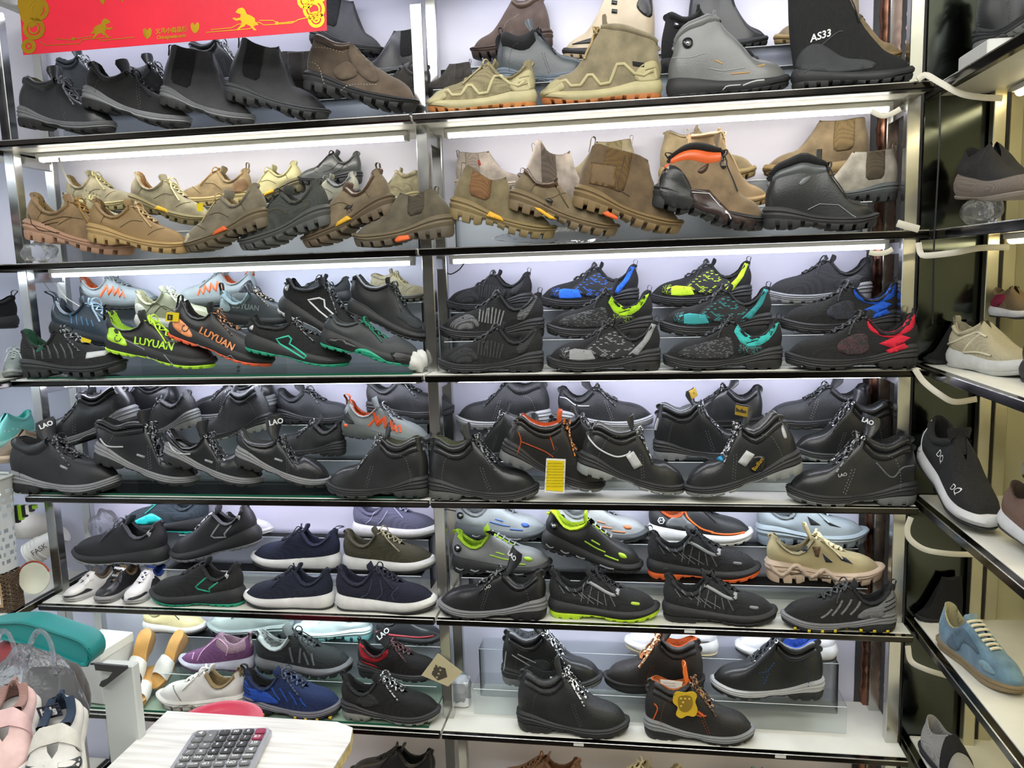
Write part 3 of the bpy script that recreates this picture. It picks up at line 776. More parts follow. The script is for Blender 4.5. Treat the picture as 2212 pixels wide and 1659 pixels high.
# fluorescent battens under each shelf
TUBEC = [('#fffaf0', '#fffaf2'), ('#eaf3ff', '#eef0ff'), ('#eef0ff', '#eef0ff'), ('#f0eeff', '#eef4ff'), ('#eefaff', '#eef4ff'), ('#ffe9c0', '#ffe9c0')]
TUBEP = [14, 15, 15, 15, 15, 4]
NM = ['top', 'second', 'third', 'fourth', 'fifth', 'lowest']
ZTUBE = ZS[:6]+[2.40]; NM.append('uppermost, out of sight,'); TUBEC.append(('#eef0ff', '#eef0ff')); TUBEP.append(11)  # last entry is an unseen tube row, added to brighten the top back panel
for k in range(7):
    for j, b in enumerate('lr'):
        x0, x1 = BAY[b]
        t_ = thing('tube_light', f'white tube light under the {NM[k]} shelf, {"left" if b == "l" else "right"} bay', 'light', ((x0+x1)/2, .155, ZTUBE[k]-.016), 0, 'tube lights under the shelves')
        hx = (x1-x0)/2-.06
        MB().bevbox((-hx-.012, -.016, -.0135), (hx+.012, .016, 0), .002).build('batten', mat('#e9e9e4', 'plastic'), t_, smooth=False)
        mb = MB(); mb.grid([[(x_, -.002+.0115*math.cos(a), -.0135+.0115*math.sin(a)) for a in np.linspace(math.radians(185), math.radians(355), 9)] for x_ in (-hx, hx)])
        mb.build('tube', mat(TUBEC[k][j], 'plain', .5, None, TUBEP[k]), t_)
        for s in (-1, 1): MB().bevbox((s*(hx+.006)-.006, -.014, -.026), (s*(hx+.006)+.006, .012, -.008), .002).build('end_cap', mat('#d8d8d2', 'plastic'), t_, smooth=False)

# neighbouring racks that stand at right angles, left and right
for side, X0, X1 in (('left', -1.62, -1.262), ('right', 1.262, 1.62)):
    s_ = thing('side_rack', f'steel shoe rack standing at a right angle on the {side}', 'rack', ((X0+X1)/2, -.6, FLOOR)); f2 = rel(s_)
    ya, yb = (-1.3, .28) if side == 'left' else (-1.55, .122)
    fx0, fx1 = (X1-.019, X1) if side == 'left' else (X0, X0+.019)
    bx0, bx1 = (X0, X1-.02) if side == 'left' else (X0+.02, X1)
    ex = X1 if side == 'left' else X0
    for k, zk in enumerate(ZS):
        for y0, y1 in (((ya, -.13), (.07, yb)) if side == 'left' and k == 3 else ((ya, yb),)):
            part('shelf_board', (bx0, y0, zk-.0155), (bx1, y1, zk-.0005), BOARD, s_, f2)
            part('front_rail', (fx0, y0, zk-.0235), (fx1, y1, zk-.0015), RAIL, s_, f2)
            part('rail_edge', (ex-.0015, y0, zk-.0035), (ex+.0015, y1, zk-.0008), RIM_STEEL, s_, f2, r=.0006)
    if side == 'right':
        part('back_panel', (1.625, ya, FLOOR), (1.64, .285, 2.7), mat('#e3e0c4', 'panel'), s_, f2)
        part('post', (1.406, .088, FLOOR), (1.434, .115, 2.5), mat('#cfcbb4', 'metal', .3), s_, f2)
        part('post', (1.455, .118, FLOOR), (1.485, .142, 2.5), mat('#cfcbb4', 'metal', .3), s_, f2)
        part('end_panel', (1.262, .125, FLOOR), (1.44, .135, 2.7), mat('#4a4f4b', 'dark_metal', .1), s_, f2, lab='dark mirrored end panel')
        part('end_panel', (1.476, .15, FLOOR), (1.62, .16, 2.7), mat('#c9c6a8', 'panel'), s_, f2, lab='cream end panel')
    else:
        part('back_panel', (-1.64, ya, FLOOR), (-1.625, .285, 2.7), mat('#c9cdd6', 'panel'), s_, f2)
        part('post', (-1.6, .0, FLOOR), (-1.57, .03, 2.5), STEEL, s_, f2)
        part('end_panel', (-1.30, .0, ZS[0]+.002), (-1.262, .02, ZS[0]+.235), mat('#3d3c40', 'dark_metal', .2), s_, f2)
    for k, zk in enumerate(ZS[:6]):
        t_ = thing('tube_light', f'tube light running away under the {NM[k]} shelf of the {side} side rack', 'light', ((X0+X1)/2, (ya+yb)/2, zk-.016), math.pi/2, 'tube lights under the shelves')
        hx = (yb-ya)/2-.08
        MB().bevbox((-hx-.012, -.016, -.0135), (hx+.012, .016, 0), .002).build('batten', mat('#e9e9e4', 'plastic'), t_, smooth=False)
        mb = MB(); mb.grid([[(x_, .0115*math.cos(a), -.0135+.0115*math.sin(a)) for a in np.linspace(math.radians(185), math.radians(355), 9)] for x_ in (-hx, hx)])
        mb.build('tube', mat('#fff0c4' if side == 'right' else '#eaf3ff', 'plain', .5, None, 7 if side == 'right' else 10), t_)
# ------------------------------------------------------------------ the shoes, shelf by shelf
F, M_, B_ = .06, .1625, .246
RM, RB = .08, .155
suede = lambda c: mat(c, 'suede')
# --- top shelf, left bay
G = 'work boots on the top shelf, left bay'
shoe('r1l', (70, 640), (572, 690), F, 'work_shoe', 'black leather lace-up with grey sole and pale laces, first in the top left row', derby(smo('#2c3033'), mid='#6f7174', lace=('#8d8f92', '#5b5d60'), lm=mat('#6b6552', 'fabric'), shape='mid', hs=.86), G)
shoe('r1l', (392, 530), (965, 668), (.03, .076), 'work_shoe', 'black nubuck lace-up tipped forward on a pale wavy sole, top shelf left', derby(suede('#232326'), mid='#86888c', lace=('#26272a', None), hs=.95), G)
def CH_B(**k):
    st = chelsea(lea('#37383b'), rub('#77797c'), rub('#2a2b2c'), mat('#232427', 'knit', None, '#17181a'), lm=mat('#2a2a2c', 'fabric'), tab=dict(m=mat('#2c2d30', 'fabric'), h=.05)); st.update(k); return st
shoe('r1l', (795, 520), (1300, 650), (.03, .076), 'chelsea_boot', 'black grained leather ankle boot with dark elastic side, beside the black nubuck lace-up', CH_B(), G,
     rim=[(905, 268), (925, 245), (975, 262), (1040, 270), (1105, 268)], ridge=[(1125, 350), (1130, 430), (1170, 500), (1230, 560)])
shoe('r1l', (1140, 510), (1690, 640), (.03, .076), 'chelsea_boot', 'black leather pull-on boot with thick lugged sole, left of the brown strap boot', CH_B(mm=rub('#4b4d50'), sole='chunky', sole_h=.8), G,
     rim=[(1265, 225), (1290, 210), (1340, 240), (1400, 255), (1450, 240)], ridge=[(1465, 330), (1475, 420), (1540, 500), (1620, 555)])
shoe('r1l', (1550, 470), (2150, 612), (.02, .045), 'work_boot', 'brown suede work boot with wide hook strap and white stitching, top shelf',
     dict(shape='mid', sole='chunky', sole_h=.8, um=suede('#75604a'), mm=rub('#2f3033'), om=rub('#242527'), lm=mat('#4a3b30', 'fabric'), wide=.9, front=.8, qv=.1, rimw=.1, collar=(.78, 1, .028, smo('#4a3a30'))), G,
     rim=[(1640, 205), (1660, 190), (1700, 205), (1760, 235), (1830, 225)], ridge=[(1900, 310), (1960, 400), (2030, 470), (2090, 510)],
     deco=[D('patch', 'strap', suede('#7d6850'), px=1, p=[(1800, 235), (1850, 225), (1960, 410), (1900, 415), (1820, 330)], off=.014),
           D('patch', 'strap_end', suede('#7d6850'), px=1, p=[(1730, 370), (1800, 320), (1850, 385), (1770, 415)], off=.016),
           D('stroke', 'stitching', mat('#d8cdbd', 'fabric'), px=1, many=[[(1590, 320), (1650, 345), (1685, 440)], [(1605, 245), (1690, 250), (1780, 270)], [(1770, 470), (1820, 440), (1950, 440)]], wd=.008, off=.004, dash=1)])
G = 'work boots in the hidden row of the top shelf'
shoe('r1l', (300, 420), (640, 470), B_, 'work_boot', 'dark navy lace-up boot half hidden behind the red banner', boot(smo('#2b3138'), mid='#3a3d42', lace=('#dfe2e4', '#5a5c60')), G, rest=RB, flat=1)
shoe('r1l', (640, 420), (1060, 470), .18, 'work_boot', 'black lace-up boot with pale grey padded collar behind the grained ankle boot', boot(smo('#25272a'), mid='#5c5e62', lace=('#2a2b2d', '#c5c8cb'), collar=(.66, 1, .035, mat('#8d9095', 'fabric'))), G, rest=RM, flat=1)
shoe('r1l', (985, 420), (1390, 470), B_, 'work_boot', 'black boot with light mesh lining and white cords, behind the two ankle boots', boot(smo('#2e3033'), mid='#8d9095', line='#a9adb2', lace=('#e1e3e5', '#77797c')), G, rest=RB, flat=1)
shoe('r1l', (1450, 430), (1900, 480), .18, 'work_boot', 'dark brown suede ankle boot behind the brown strap boot', chelsea(suede('#4a423d'), rub('#2c2c2e'), rub('#222223'), suede('#4a423d'), hs=1.02), G, rest=RM, flat=1)
shoe('r1l', (1585, 205), (1975, 300), B_, 'chelsea_boot', 'black pull-on boot leaning steeply in the upper corner beside the banner', CH_B(hs=1.08, mm=rub('#37383a')), G, fix=1)
shoe('r1l', (2220, 400), (1880, 400), B_, 'chelsea_boot', 'dark grey pull-on boot standing behind the steel post, heel to the right', CH_B(um=smo('#3a3b3f'), hs=1.15), G, rest=RB, flat=1)
shoe('r1l', (2245, 490), (1910, 490), .18, 'work_shoe', 'dark brown low shoe behind the toe of the strap boot', derby(suede('#45403c'), mid='#2c2d2f', seam='#4d4845'), G, rest=RM, flat=1)
# --- top shelf, right bay
G = 'boots on the top shelf, right bay'
def hiker(um, om, foam, **k):
    st = dict(shape='low', sole='trail', um=um, mm=foam, om=om, lm=mat('#b3a67a', 'mesh'), wide=.88, dome=.76, collar=(.8, 1, .026, None), tongue=(.07, .085, .15, um), laces=(6, mat('#b5a982', 'lace'), 1, dict(style='x', r=.0095)))
    st.update(k); return st
ZIG = [(.04, .17), (.06, .25), (.14, .20), (.22, .22), (.30, .30), (.36, .30), (.42, .16), (.50, .15), (.56, .23), (.60, .23), (.66, .15), (.74, .15), (.78, .20), (.84, .19), (.90, .15)]
shoe('r1r', (556,), (85,), F, 'hiking_shoe', 'low sand hiking shoe with moulded zigzag side and orange sole, by the steel post', hiker(mat('#b5aa84', 'mesh'), rub('#b5763c'), rub('#bdb58c'), hs=1.0), G,
     deco=[D('stroke', 'moulded_frame', rub('#bfb78e'), p=ZIG, wd=.028, off=.012, smooth=False), D('patch', 'heel_cage', rub('#b6ae86'), p=[(.02, .17), (.03, .33), (.12, .30), (.2, .24), (.2, .16)], off=.008),
           D('stroke', 'heel_slot', rub('#8d8661'), many=[[(.05, .28), (.13, .26)], [(.05, .25), (.14, .22)], [(.05, .22), (.15, .19)]], wd=.01, off=.011), D('patch', 'black_tab', mat('#2b2a28', 'fabric'), p=[(.16, .31), (.24, .30), (.24, .335), (.17, .345)], off=.008, smooth=False),
           D('patch', 'toe_bumper', rub('#b9b188'), p=[(.80, .13), (.84, .20), (.92, .19), (.99, .13), (.98, .10)], off=.008)])
shoe('r1r', (1090,), (568,), F, 'hiking_boot', 'sand coloured ankle hiking boot with thick tied laces and orange sole, top shelf', hiker(suede('#a99a70'), rub('#b06c38'), rub('#b9b086'), shape='mid', hs=1.0, collar=(.9, 1, .02, None), rimw=.1, laces=(7, mat('#b09a6b', 'lace'), 1, dict(style='x', r=.0115, tails=.05)), tongue=(.1, .09, .2, suede('#a08f66'))), G,
     rim=[(1070, 205), (1055, 165), (985, 140), (920, 118), (860, 112), (830, 118)], ridge=[(800, 215), (760, 280), (700, 325), (640, 355)],
     deco=[D('stroke', 'moulded_frame', rub('#b7ae84'), p=ZIG, wd=.028, off=.012, smooth=False), D('patch', 'black_tab', mat('#2b2a28', 'fabric'), px=1, p=[(960, 262), (1010, 268), (1010, 288), (962, 280)], off=.008, smooth=False),
           D('patch', 'heel_cage', rub('#b1a87e'), p=[(.02, .17), (.04, .30), (.12, .30), (.2, .24), (.2, .16)], off=.008), D('patch', 'toe_bumper', rub('#b4ab82'), p=[(.80, .13), (.84, .21), (.92, .19), (.99, .13), (.98, .10)], off=.008),
           D('stroke', 'heel_slot', rub('#857d58'), many=[[(.05, .26), (.13, .24)], [(.05, .23), (.14, .20)]], wd=.01, off=.011)])
DIAL = mat('#1d1e20', 'plastic', .25)
def dialdeco(px_, r1=.035): return [D('patch', 'lacing_dial', DIAL, p=[(px_[0]+r1*math.cos(a), px_[1]+r1*math.sin(a)) for a in np.linspace(0, 2*math.pi, 11)[:-1]], off=.02),
    D('patch', 'dial_emblem', mat('#cfd8dd', 'metal'), p=[(px_[0]+r1*.45*math.cos(a), px_[1]+r1*.45*math.sin(a)) for a in np.linspace(0, 2*math.pi, 9)[:-1]], off=.026)]
shoe('r1r', (1105, 415), (1640, 372), F, 'hiking_boot', 'grey ankle boot with black lacing dial and orange dashes, between sand and black boots',
     dict(shape='mid', sole='runner', sole_h=.95, um=smo('#6d6f6f'), mm=rub('#27282a'), om=rub('#1c1d1e'), lm=mat('#55575a', 'mesh'), wide=.88, dome=.78, tongue=(.08, .09, .2, smo('#77797a')), laces=(6, mat('#4a4b4c', 'lace'), 0, dict(style='bar')), collar=(.86, 1, .02, None)), G,
     rim=[(1140, 200), (1150, 150), (1190, 110), (1240, 90), (1290, 65), (1320, 85)], ridge=[(1350, 140), (1400, 190), (1460, 240), (1560, 270)],
     deco=dialdeco((.17, .44), .042)+[D('stroke', 'orange_dash', mat('#b08a52', 'plastic'), px=1, many=[[(1380, 315), (1460, 310)], [(1490, 285), (1525, 275)], [(1310, 255), (1345, 270)]], wd=.014, off=.004),
           D('stroke', 'seam_line', mat('#8f9191', 'plastic'), px=1, many=[[(1285, 290), (1350, 300), (1440, 290)], [(1125, 240), (1200, 245), (1270, 225)]], wd=.01, off=.004), D('stroke', 'sole_line', mat('#b9bcbd', 'plastic'), px=1, many=[[(1340, 395), (1360, 370), (1420, 365)], [(1430, 368), (1480, 350), (1520, 345)]], wd=.012, off=.004)])
TALL = lambda um, mm, om, **k: dict(dict(shape='high', sole='trail', um=um, mm=mm, om=om, lm=mat('#2b2b2c', 'fabric'), wide=.9, dome=.76, rimw=.11, front=.5, qv=.55, collar=(.93, 1, .02, None), tongue=(.05, .09, .1, None), laces=(9, mat('#1f2021', 'lace'), 1, dict(style='x', tails=.05))), **k)
shoe('r1r', (1640, 390), (2172, 360), .045, 'combat_boot', 'tall black lace-up boot with AS33 on the shaft, last on the top shelf', TALL(mat('#242527', 'knit', None, '#17181a'), rub('#2b2c2e'), rub('#222324')), G,
     rim=[(1615, -90), (1640, -95), (1720, -90), (1790, -85), (1830, -80)], ridge=[(1860, 0), (1880, 90), (1930, 170), (2010, 230)],
     deco=[D('text', 'shaft_text', mat('#d5d8da', 'plastic'), px=1, at=(1762, 153), t='AS33', size=.082, ang=14, bold=.002, shear=.25), D('patch', 'side_overlay', mat('#34373a', 'smooth', .75), p=[(.04, .17), (.06, .32), (.2, .36), (.4, .24), (.6, .2), (.66, .14), (.4, .12)], off=.006),
           D('stroke', 'overlay_edge', mat('#3f4244', 'smooth', .75), px=1, many=[[(1730, 225), (1830, 140), (1860, 130)], [(1690, 310), (1780, 270), (1900, 280)]], wd=.012, off=.006)])
G = 'boots in the back rows of the top shelf, right bay'
shoe('r1r', (285, 365), (75, 400), M_, 'work_boot', 'dark brown suede ankle boot with heel loop, behind the low sand hiking shoe', chelsea(suede('#4a433e'), rub('#2c2c2d'), rub('#222223'), suede('#463f3a'), tab=dict(m=mat('#35302c', 'fabric'), h=.06), shape='chelsea'), G, rest=RM, flat=1)
shoe('r1r', (625, 190), (270, 260), B_, 'work_boot', 'reddish brown work boot with padded collar, standing high at the back near the post', dict(shape='mid', hs=1.12, sole='chunky', um=suede('#6a5348'), mm=rub('#4a3a33'), om=rub('#3a2e29'), lm=mat('#3d322c', 'fabric'), wide=.86, front=.8, qv=.1, rimw=.1, collar=(.78, 1, .03, smo('#55443b')), deco=[D('stroke', 'stitching', mat('#c9bfb2', 'fabric'), p=[(.35, .42), (.5, .36), (.56, .28)], wd=.008, off=.004, dash=1)]), G, fix=1)
shoe('r1r', (378, 330), (790, 335), M_, 'work_boot', 'slate grey ankle boot with black padded collar and pale blue sole', boot(smo('#4b5256'), mid='#6f7b88', out='#8a97a5', lace=('#26272a', None), collar=(.6, 1, .05, mat('#222326', 'fabric')), tab=dict(m=mat('#1e1f20', 'fabric'), h=.06), rings=False), G, rest=RM, flat=1)
shoe('r1r', (1065, 215), (660, 250), B_, 'combat_boot', 'tall beige and black lace-up boot behind the slate ankle boot', TALL(smo('#b7a78c'), rub('#2c2c2d'), rub('#b09d7e'), laces=(9, mat('#3a3835', 'lace'), 0, dict(style='x')), hs=.95), G, rest=RB, flat=1,
     deco=[D('patch', 'black_panel', smo('#2e2e2f'), many=[[(.04, .40), (.05, .62), (.14, .60), (.2, .5), (.12, .4)], [(.4, .26), (.6, .22), (.8, .18), (.9, .16), (.6, .15), (.4, .19)]], off=.006), D('patch', 'lace_tab', smo('#272728'), many=[[(.40, .84-.09*i), (.46, .85-.09*i), (.465, .81-.09*i), (.405, .80-.09*i)] for i in range(5)], off=.01, smooth=False)])
shoe('r1r', (1075, 290), (1500, 290), M_, 'hiking_boot', 'black ankle boot with white dial emblem behind the grey dial boot', dict(shape='mid', hs=1.15, sole='runner', um=mat('#232426', 'knit'), mm=rub('#222325'), om=rub('#1d1e1f'), lm=mat('#1d1e1f', 'fabric'), wide=.86, collar=(.85, 1, .03, None), tongue=(.06, .09, .2, None), deco=dialdeco((.17, .5), .036)), G, rest=RM, flat=1)
shoe('r1r', (1190, 220), (1540, 220), B_, 'combat_boot', 'tall crinkled black lace-up boot at the back of the top shelf', TALL(smo('#2a2c30'), rub('#26272a'), rub('#1f2021')), G, rest=RB, flat=1)
shoe('r1r', (1930, 250), (1560, 250), B_, 'combat_boot', 'beige boot whose toe shows between the tall black boots', TALL(suede('#b09a70'), rub('#9a8356'), rub('#8d774d'), laces=(9, mat('#8d7a55', 'lace'), 0, {}), hs=.9), G, rest=RB, flat=1)
shoe('r1r', (1790, 240), (2110, 240), M_, 'hiking_boot', 'sandy suede boot behind the toe of the tall black lace-up', dict(shape='mid', hs=1.2, sole='trail', um=suede('#a98e58'), mm=rub('#8d774d'), om=rub('#7d6944'), lm=mat('#5a4c34', 'fabric'), wide=.86, collar=(.8, 1, .03, suede('#6f6048')), tongue=(.08, .09, .2, None), laces=(6, mat('#6b5b3c', 'lace'), 0, dict(style='x'))), G, rest=RM, flat=1)
# --- second shelf, left bay
G = 'khaki shoes on the second shelf, left bay'
@loose(('laces', 'tongue', 'collar'))
def trainer(um, sole, out=None, ins=None, lace='#a8976c', lm='#a58c5e', **k):
    st = dict(shape='low', sole='chunky', sole_h=.92, um=um, mm=rub(sole), om=rub(out or sole), lm=mat(lm, 'fabric'), wide=.88, dome=.76, collar=(.78, 1, .026, None), tongue=(.08, .085, .2, None), laces=(5, mat(lace, 'lace'), 1, dict(style='x', r=.01)))
    dd = [D('stroke', 'seam_line', mat('#6b5c3c', 'fabric'), many=[[(.16, .2), (.2, .3), (.3, .33)], [(.35, .19), (.45, .27), (.56, .28)], [(.63, .16), (.7, .22), (.76, .25)]], wd=.008, off=.003)]
    if ins: dd.append(D('patch', 'shank_insert', rub(ins), p=[(.39, .088), (.42, .128), (.53, .112), (.565, .08)], off=.004, smooth=False, flat=True))
    st['deco'] = dd; st.update(k); return st
shoe('r2l', (92, 545), (655, 655), (.03, .076), 'sneaker', 'caramel suede trainer with lugged sole resting on a white plastic bag, second shelf', trainer(suede('#a9834a'), '#a5826a', lace='#8d6c34'), G,
     deco=[D('stroke', 'seam_line', mat('#5e4726', 'fabric'), px=1, many=[[(215, 470), (300, 440), (350, 440)], [(150, 430), (200, 500), (300, 520)], [(230, 480), (290, 465)]], wd=.009, off=.004)])
shoe('r2l', (412, 560), (938, 645), (.02, .07), 'sneaker', 'sand trainer with long loose bow tied at the front, second in the khaki row', trainer(mat('#8a7048', 'smooth', .6), '#a88c5c', lace='#b99f78', lm='#8a6c48'), G)
shoe('r2l', (1355, 460), (928, 625), (.03, .076), 'sneaker', 'grey khaki trainer tipped nose down with orange sole insert, second shelf', trainer(suede('#8d8263'), '#6a5f48', '#5d5340', ins='#d9622b'), G,
     deco=[D('patch', 'toe_cap', smo('#a8a286'), p=[(.84, .15), (.86, .2), (.92, .18), (.99, .13), (.97, .1)], off=.008)])
shoe('r2l', (1672, 455), (1205, 618), (.03, .076), 'sneaker', 'dark slate grey trainer tipped nose down, between two khaki ones', trainer(mat('#50544f', 'mesh'), '#4c4e4c', lace='#33352f', lm='#3d403e'), G)
shoe('r2l', (1995, 400), (1530, 612), (.03, .076), 'sneaker', 'brown zip-front shoe with black leaping animal mark and yellow insert, tipped nose down', trainer(suede('#8e7a55'), '#5f523f', ins='#d9a92b', laces=None, front=.75, tongue=(.05, .085, .2, smo('#5e4a3c')), lm='#5e4a3c', collar=(.78, 1, .03, smo('#5e4a3c')), tab=dict(m=smo('#4a3a30'), h=.05)), G,
     deco=[D('patch', 'leaping_mark', mat('#2a2622', 'plastic'), px=1, many=[[(1735, 395), (1752, 378), (1775, 380), (1785, 372), (1778, 390), (1760, 396), (1752, 408), (1748, 398)], [(1756, 392), (1770, 390), (1782, 402), (1772, 400)]], off=.004, smooth=False), D('text', 'side_text', mat('#2a2622', 'plastic'), px=1, at=(1765, 412), t='SUIDA', size=.022, ang=0)])
shoe('r2l', (2285, 520), (1775, 600), (.02, .05), 'chelsea_boot', 'taupe pull-on boot with orange insert in front of the steel post, second shelf', chelsea(suede('#6f6449'), rub('#665b46'), rub('#585042'), mat('#5a5344', 'knit'), sole='chunky', tab=dict(m=suede('#5f5540'), h=.04), lm=mat('#5a5142', 'fabric'), gore_p=[(.16, .5), (.18, .38), (.24, .31), (.33, .31), (.39, .38), (.40, .5)]), G,
     rim=[(2200, 310), (2170, 305), (2130, 325), (2090, 345), (2045, 330), (2010, 320)], ridge=[(1990, 400), (1950, 440), (1900, 480), (1850, 530)], deco=[D('patch', 'shank_insert', rub('#d9622b'), px=1, p=[(1990, 555), (2010, 535), (2060, 530), (2068, 550), (2000, 566)], off=.004, smooth=False, flat=True)])
G = 'trainers in the back rows of the second shelf, left bay'
shoe('r2l', (622, 400), (1045, 510), .18, 'sneaker', 'pale khaki trainer with big bow and yellow insert, middle of the second shelf', trainer(suede('#b5ab82'), '#6f6748', ins='#d9b02b', lace='#c7be97', lm='#b5895a', mm=rub('#7d7452')), G, rest=RM)
shoe('r2l', (285, 470), (640, 500), .18, 'sneaker', 'pale olive trainer squeezed behind the caramel one', trainer(suede('#b0a878'), '#8d8662', lace='#b9b184', lm='#a98a58', tab=dict(m=suede('#b5ad7c'), h=.04)), G, rest=RM)
shoe('r2l', (345, 440), (700, 450), B_, 'sneaker', 'cream perforated trainer at the far left back of the second shelf', trainer(suede('#b4aa83'), '#9d956e', lace='#b9b184', hs=1.15), G, rest=RB, flat=1, deco=[D('stroke', 'perforation', mat('#6f684c', 'fabric'), many=[[(.3+.05*i, .30-.02*i), (.315+.05*i, .28-.02*i)] for i in range(6)], wd=.01, off=.003)])
shoe('r2l', (1275, 440), (900, 440), B_, 'sneaker', 'tan trainer with brown heel patch at the back of the second shelf', trainer(suede('#b79a62'), '#b3a273', lace='#a8874c', tab=dict(m=mat('#a89a80', 'mesh'), h=.07), hs=1.05), G, rest=RB, flat=1, deco=[D('patch', 'heel_patch', suede('#9a713e'), p=[(.02, .17), (.03, .3), (.12, .3), (.2, .22), (.2, .15)], off=.006)])
shoe('r2l', (1530, 300), (1200, 410), B_, 'sneaker', 'butter yellow trainer with yellow sole insert leaning on the grey one', trainer(mat('#b5b084', 'smooth', .6), '#5c5640', ins='#e0a91f', lace='#c4be92'), G, fix=1)
shoe('r2l', (1825, 330), (1500, 330), B_, 'sneaker', 'charcoal trainer with black side lines in the back, under the tube light', trainer(mat('#3f4344', 'smooth'), '#2f3133', lace='#232425', lm='#3a3d3e', hs=1.1), G, rest=.2, flat=1, deco=[D('stroke', 'side_line', mat('#1f2021', 'plastic'), many=[[(.3, .32), (.42, .22), (.56, .18)], [(.2, .3), (.3, .2), (.45, .15)]], wd=.012, off=.004)])
shoe('r2l', (1815, 360), (1470, 440), .18, 'sneaker', 'grey trainer with silver mesh collar behind the slate one', trainer(mat('#8f9082', 'smooth', .6), '#3a3c3e', lace='#6b6c66', collar=(.7, 1, .035, mat('#a6a9ad', 'mesh', None, '#5a5c60')), lm='#9a9da0'), G, fix=1)
shoe('r2l', (2130, 345), (1860, 345), B_, 'sneaker', 'pale olive laced boot top beside the steel post at the back', trainer(suede('#b0a678'), '#8d8460', lace='#b5ab80', shape='mid'), G, rest=.14, flat=1)
shoe('r2l', (2135, 400), (1870, 440), .18, 'sneaker', 'tan perforated trainer under the pale olive one, against the steel post', trainer(suede('#9a8152'), '#857048', lace='#8d7548'), G, rest=.08, flat=1)
shoe('r2l', (135, 480), (420, 480), .2, 'sneaker', 'navy padded collar showing behind the caramel trainer', trainer(smo('#2c3444'), '#3a4456', lace='#232a38', lm='#2c3444'), G, rest=.08, flat=1)
# --- second shelf, right bay
G = 'boots on the second shelf, right bay'
@loose(('shape', 'lm', 'mm', 'sole', 'hs'))
def cb(um, sole, gore, out=None, ins=None, **k):
    st = chelsea(suede(um), rub(sole), rub(out or sole), mat(gore, 'knit'), **dict(dict(lm=mat('#6b5d42', 'fabric'), sole='chunky'), **k))
    if ins: st['deco'].append(D('patch', 'shank_insert', rub(ins), p=[(.35, .095), (.37, .145), (.48, .122), (.52, .085)], off=.004, smooth=False, flat=True))
    return st
shoe('r2r', (118, 470), (580, 585), (.03, .076), 'chelsea_boot', 'olive tan ankle boot with brown elastic and yellow insert, first in the right bay', cb('#8e7d4e', '#7d6d48', '#9a7048', ins='#dba52a', tab=dict(m=suede('#7d6e47'), h=.07)), G,
     rim=[(205, 275), (225, 258), (270, 290), (325, 320), (385, 300)], ridge=[(385, 355), (410, 410), (460, 465), (520, 500)])
shoe('r2r', (372, 425), (845, 570), (.03, .076), 'sneaker', 'tan low shoe with slanted front zip, black animal mark and yellow insert', trainer(suede('#8f7b52'), '#6f5f45', ins=None, laces=None, front=.8, lm='#4e3c30', collar=(.74, 1, .035, smo('#5a4638')), tongue=(.04, .085, .3, smo('#5a4638')), tab=dict(m=smo('#4a3a30'), h=.05)), G,
     rim=[(455, 290), (475, 272), (510, 325), (555, 330), (600, 320)], ridge=[(640, 370), (690, 430), (750, 475), (800, 500)],
     deco=[D('patch', 'shank_insert', rub('#dfae2b'), px=1, p=[(495, 430), (520, 435), (590, 480), (560, 478), (510, 445)], off=.004, smooth=False, flat=True), D('patch', 'leaping_mark', mat('#2a2622', 'plastic'), px=1, many=[[(540, 395), (560, 390), (575, 402), (570, 412), (552, 408)], [(545, 408), (565, 410), (570, 420)]], off=.004, smooth=False), D('text', 'side_text', mat('#4a3f30', 'plastic'), px=1, at=(550, 422), t='SUIDA', size=.024, ang=5),
           D('stroke', 'zip', mat('#4b4030', 'metal'), px=1, p=[(585, 330), (610, 380), (640, 430)], wd=.012, off=.006)])
shoe('r2r', (648, 415), (1118, 560), (.03, .076), 'pull_on_boot', 'wide brown suede pull-on boot with embossed square patch and orange insert', cb('#7d6238', '#75613f', '#7d6238', shape='chelsea', tab=dict(m=suede('#6b542f'), h=.08, wd=.05)), G,
     rim=[(752, 172), (775, 165), (830, 185), (900, 200), (960, 212), (992, 230)], ridge=[(985, 290), (985, 380), (1010, 430), (1060, 470)],
     deco=[D('patch', 'embossed_square', mat('#6b5433', 'leather', .5), px=1, p=[(745, 240), (845, 255), (840, 350), (730, 330)], off=.006, smooth=False), D('stroke', 'seam_line', suede('#5b4526'), px=1, many=[[(885, 205), (870, 260), (850, 340), (900, 380)], [(740, 240), (850, 255)]], wd=.012, off=.006),
           D('patch', 'shank_insert', rub('#e0602a'), px=1, p=[(785, 455), (805, 445), (850, 470), (850, 483), (800, 466)], off=.004, smooth=False, flat=True)])
def tecboot(um, **k):
    st = boot(um, mid='#2e2f31', out='#242527', lace=('#2a2b2d', None), rings=False, sole='chunky', tab=dict(m=mat('#1e1f21', 'fabric'), h=.06, back=.06), collar=(.74, 1, .04, mat('#26282b', 'fabric')), lm=mat('#26272a', 'fabric'), deco=[]); st.update(k); return st
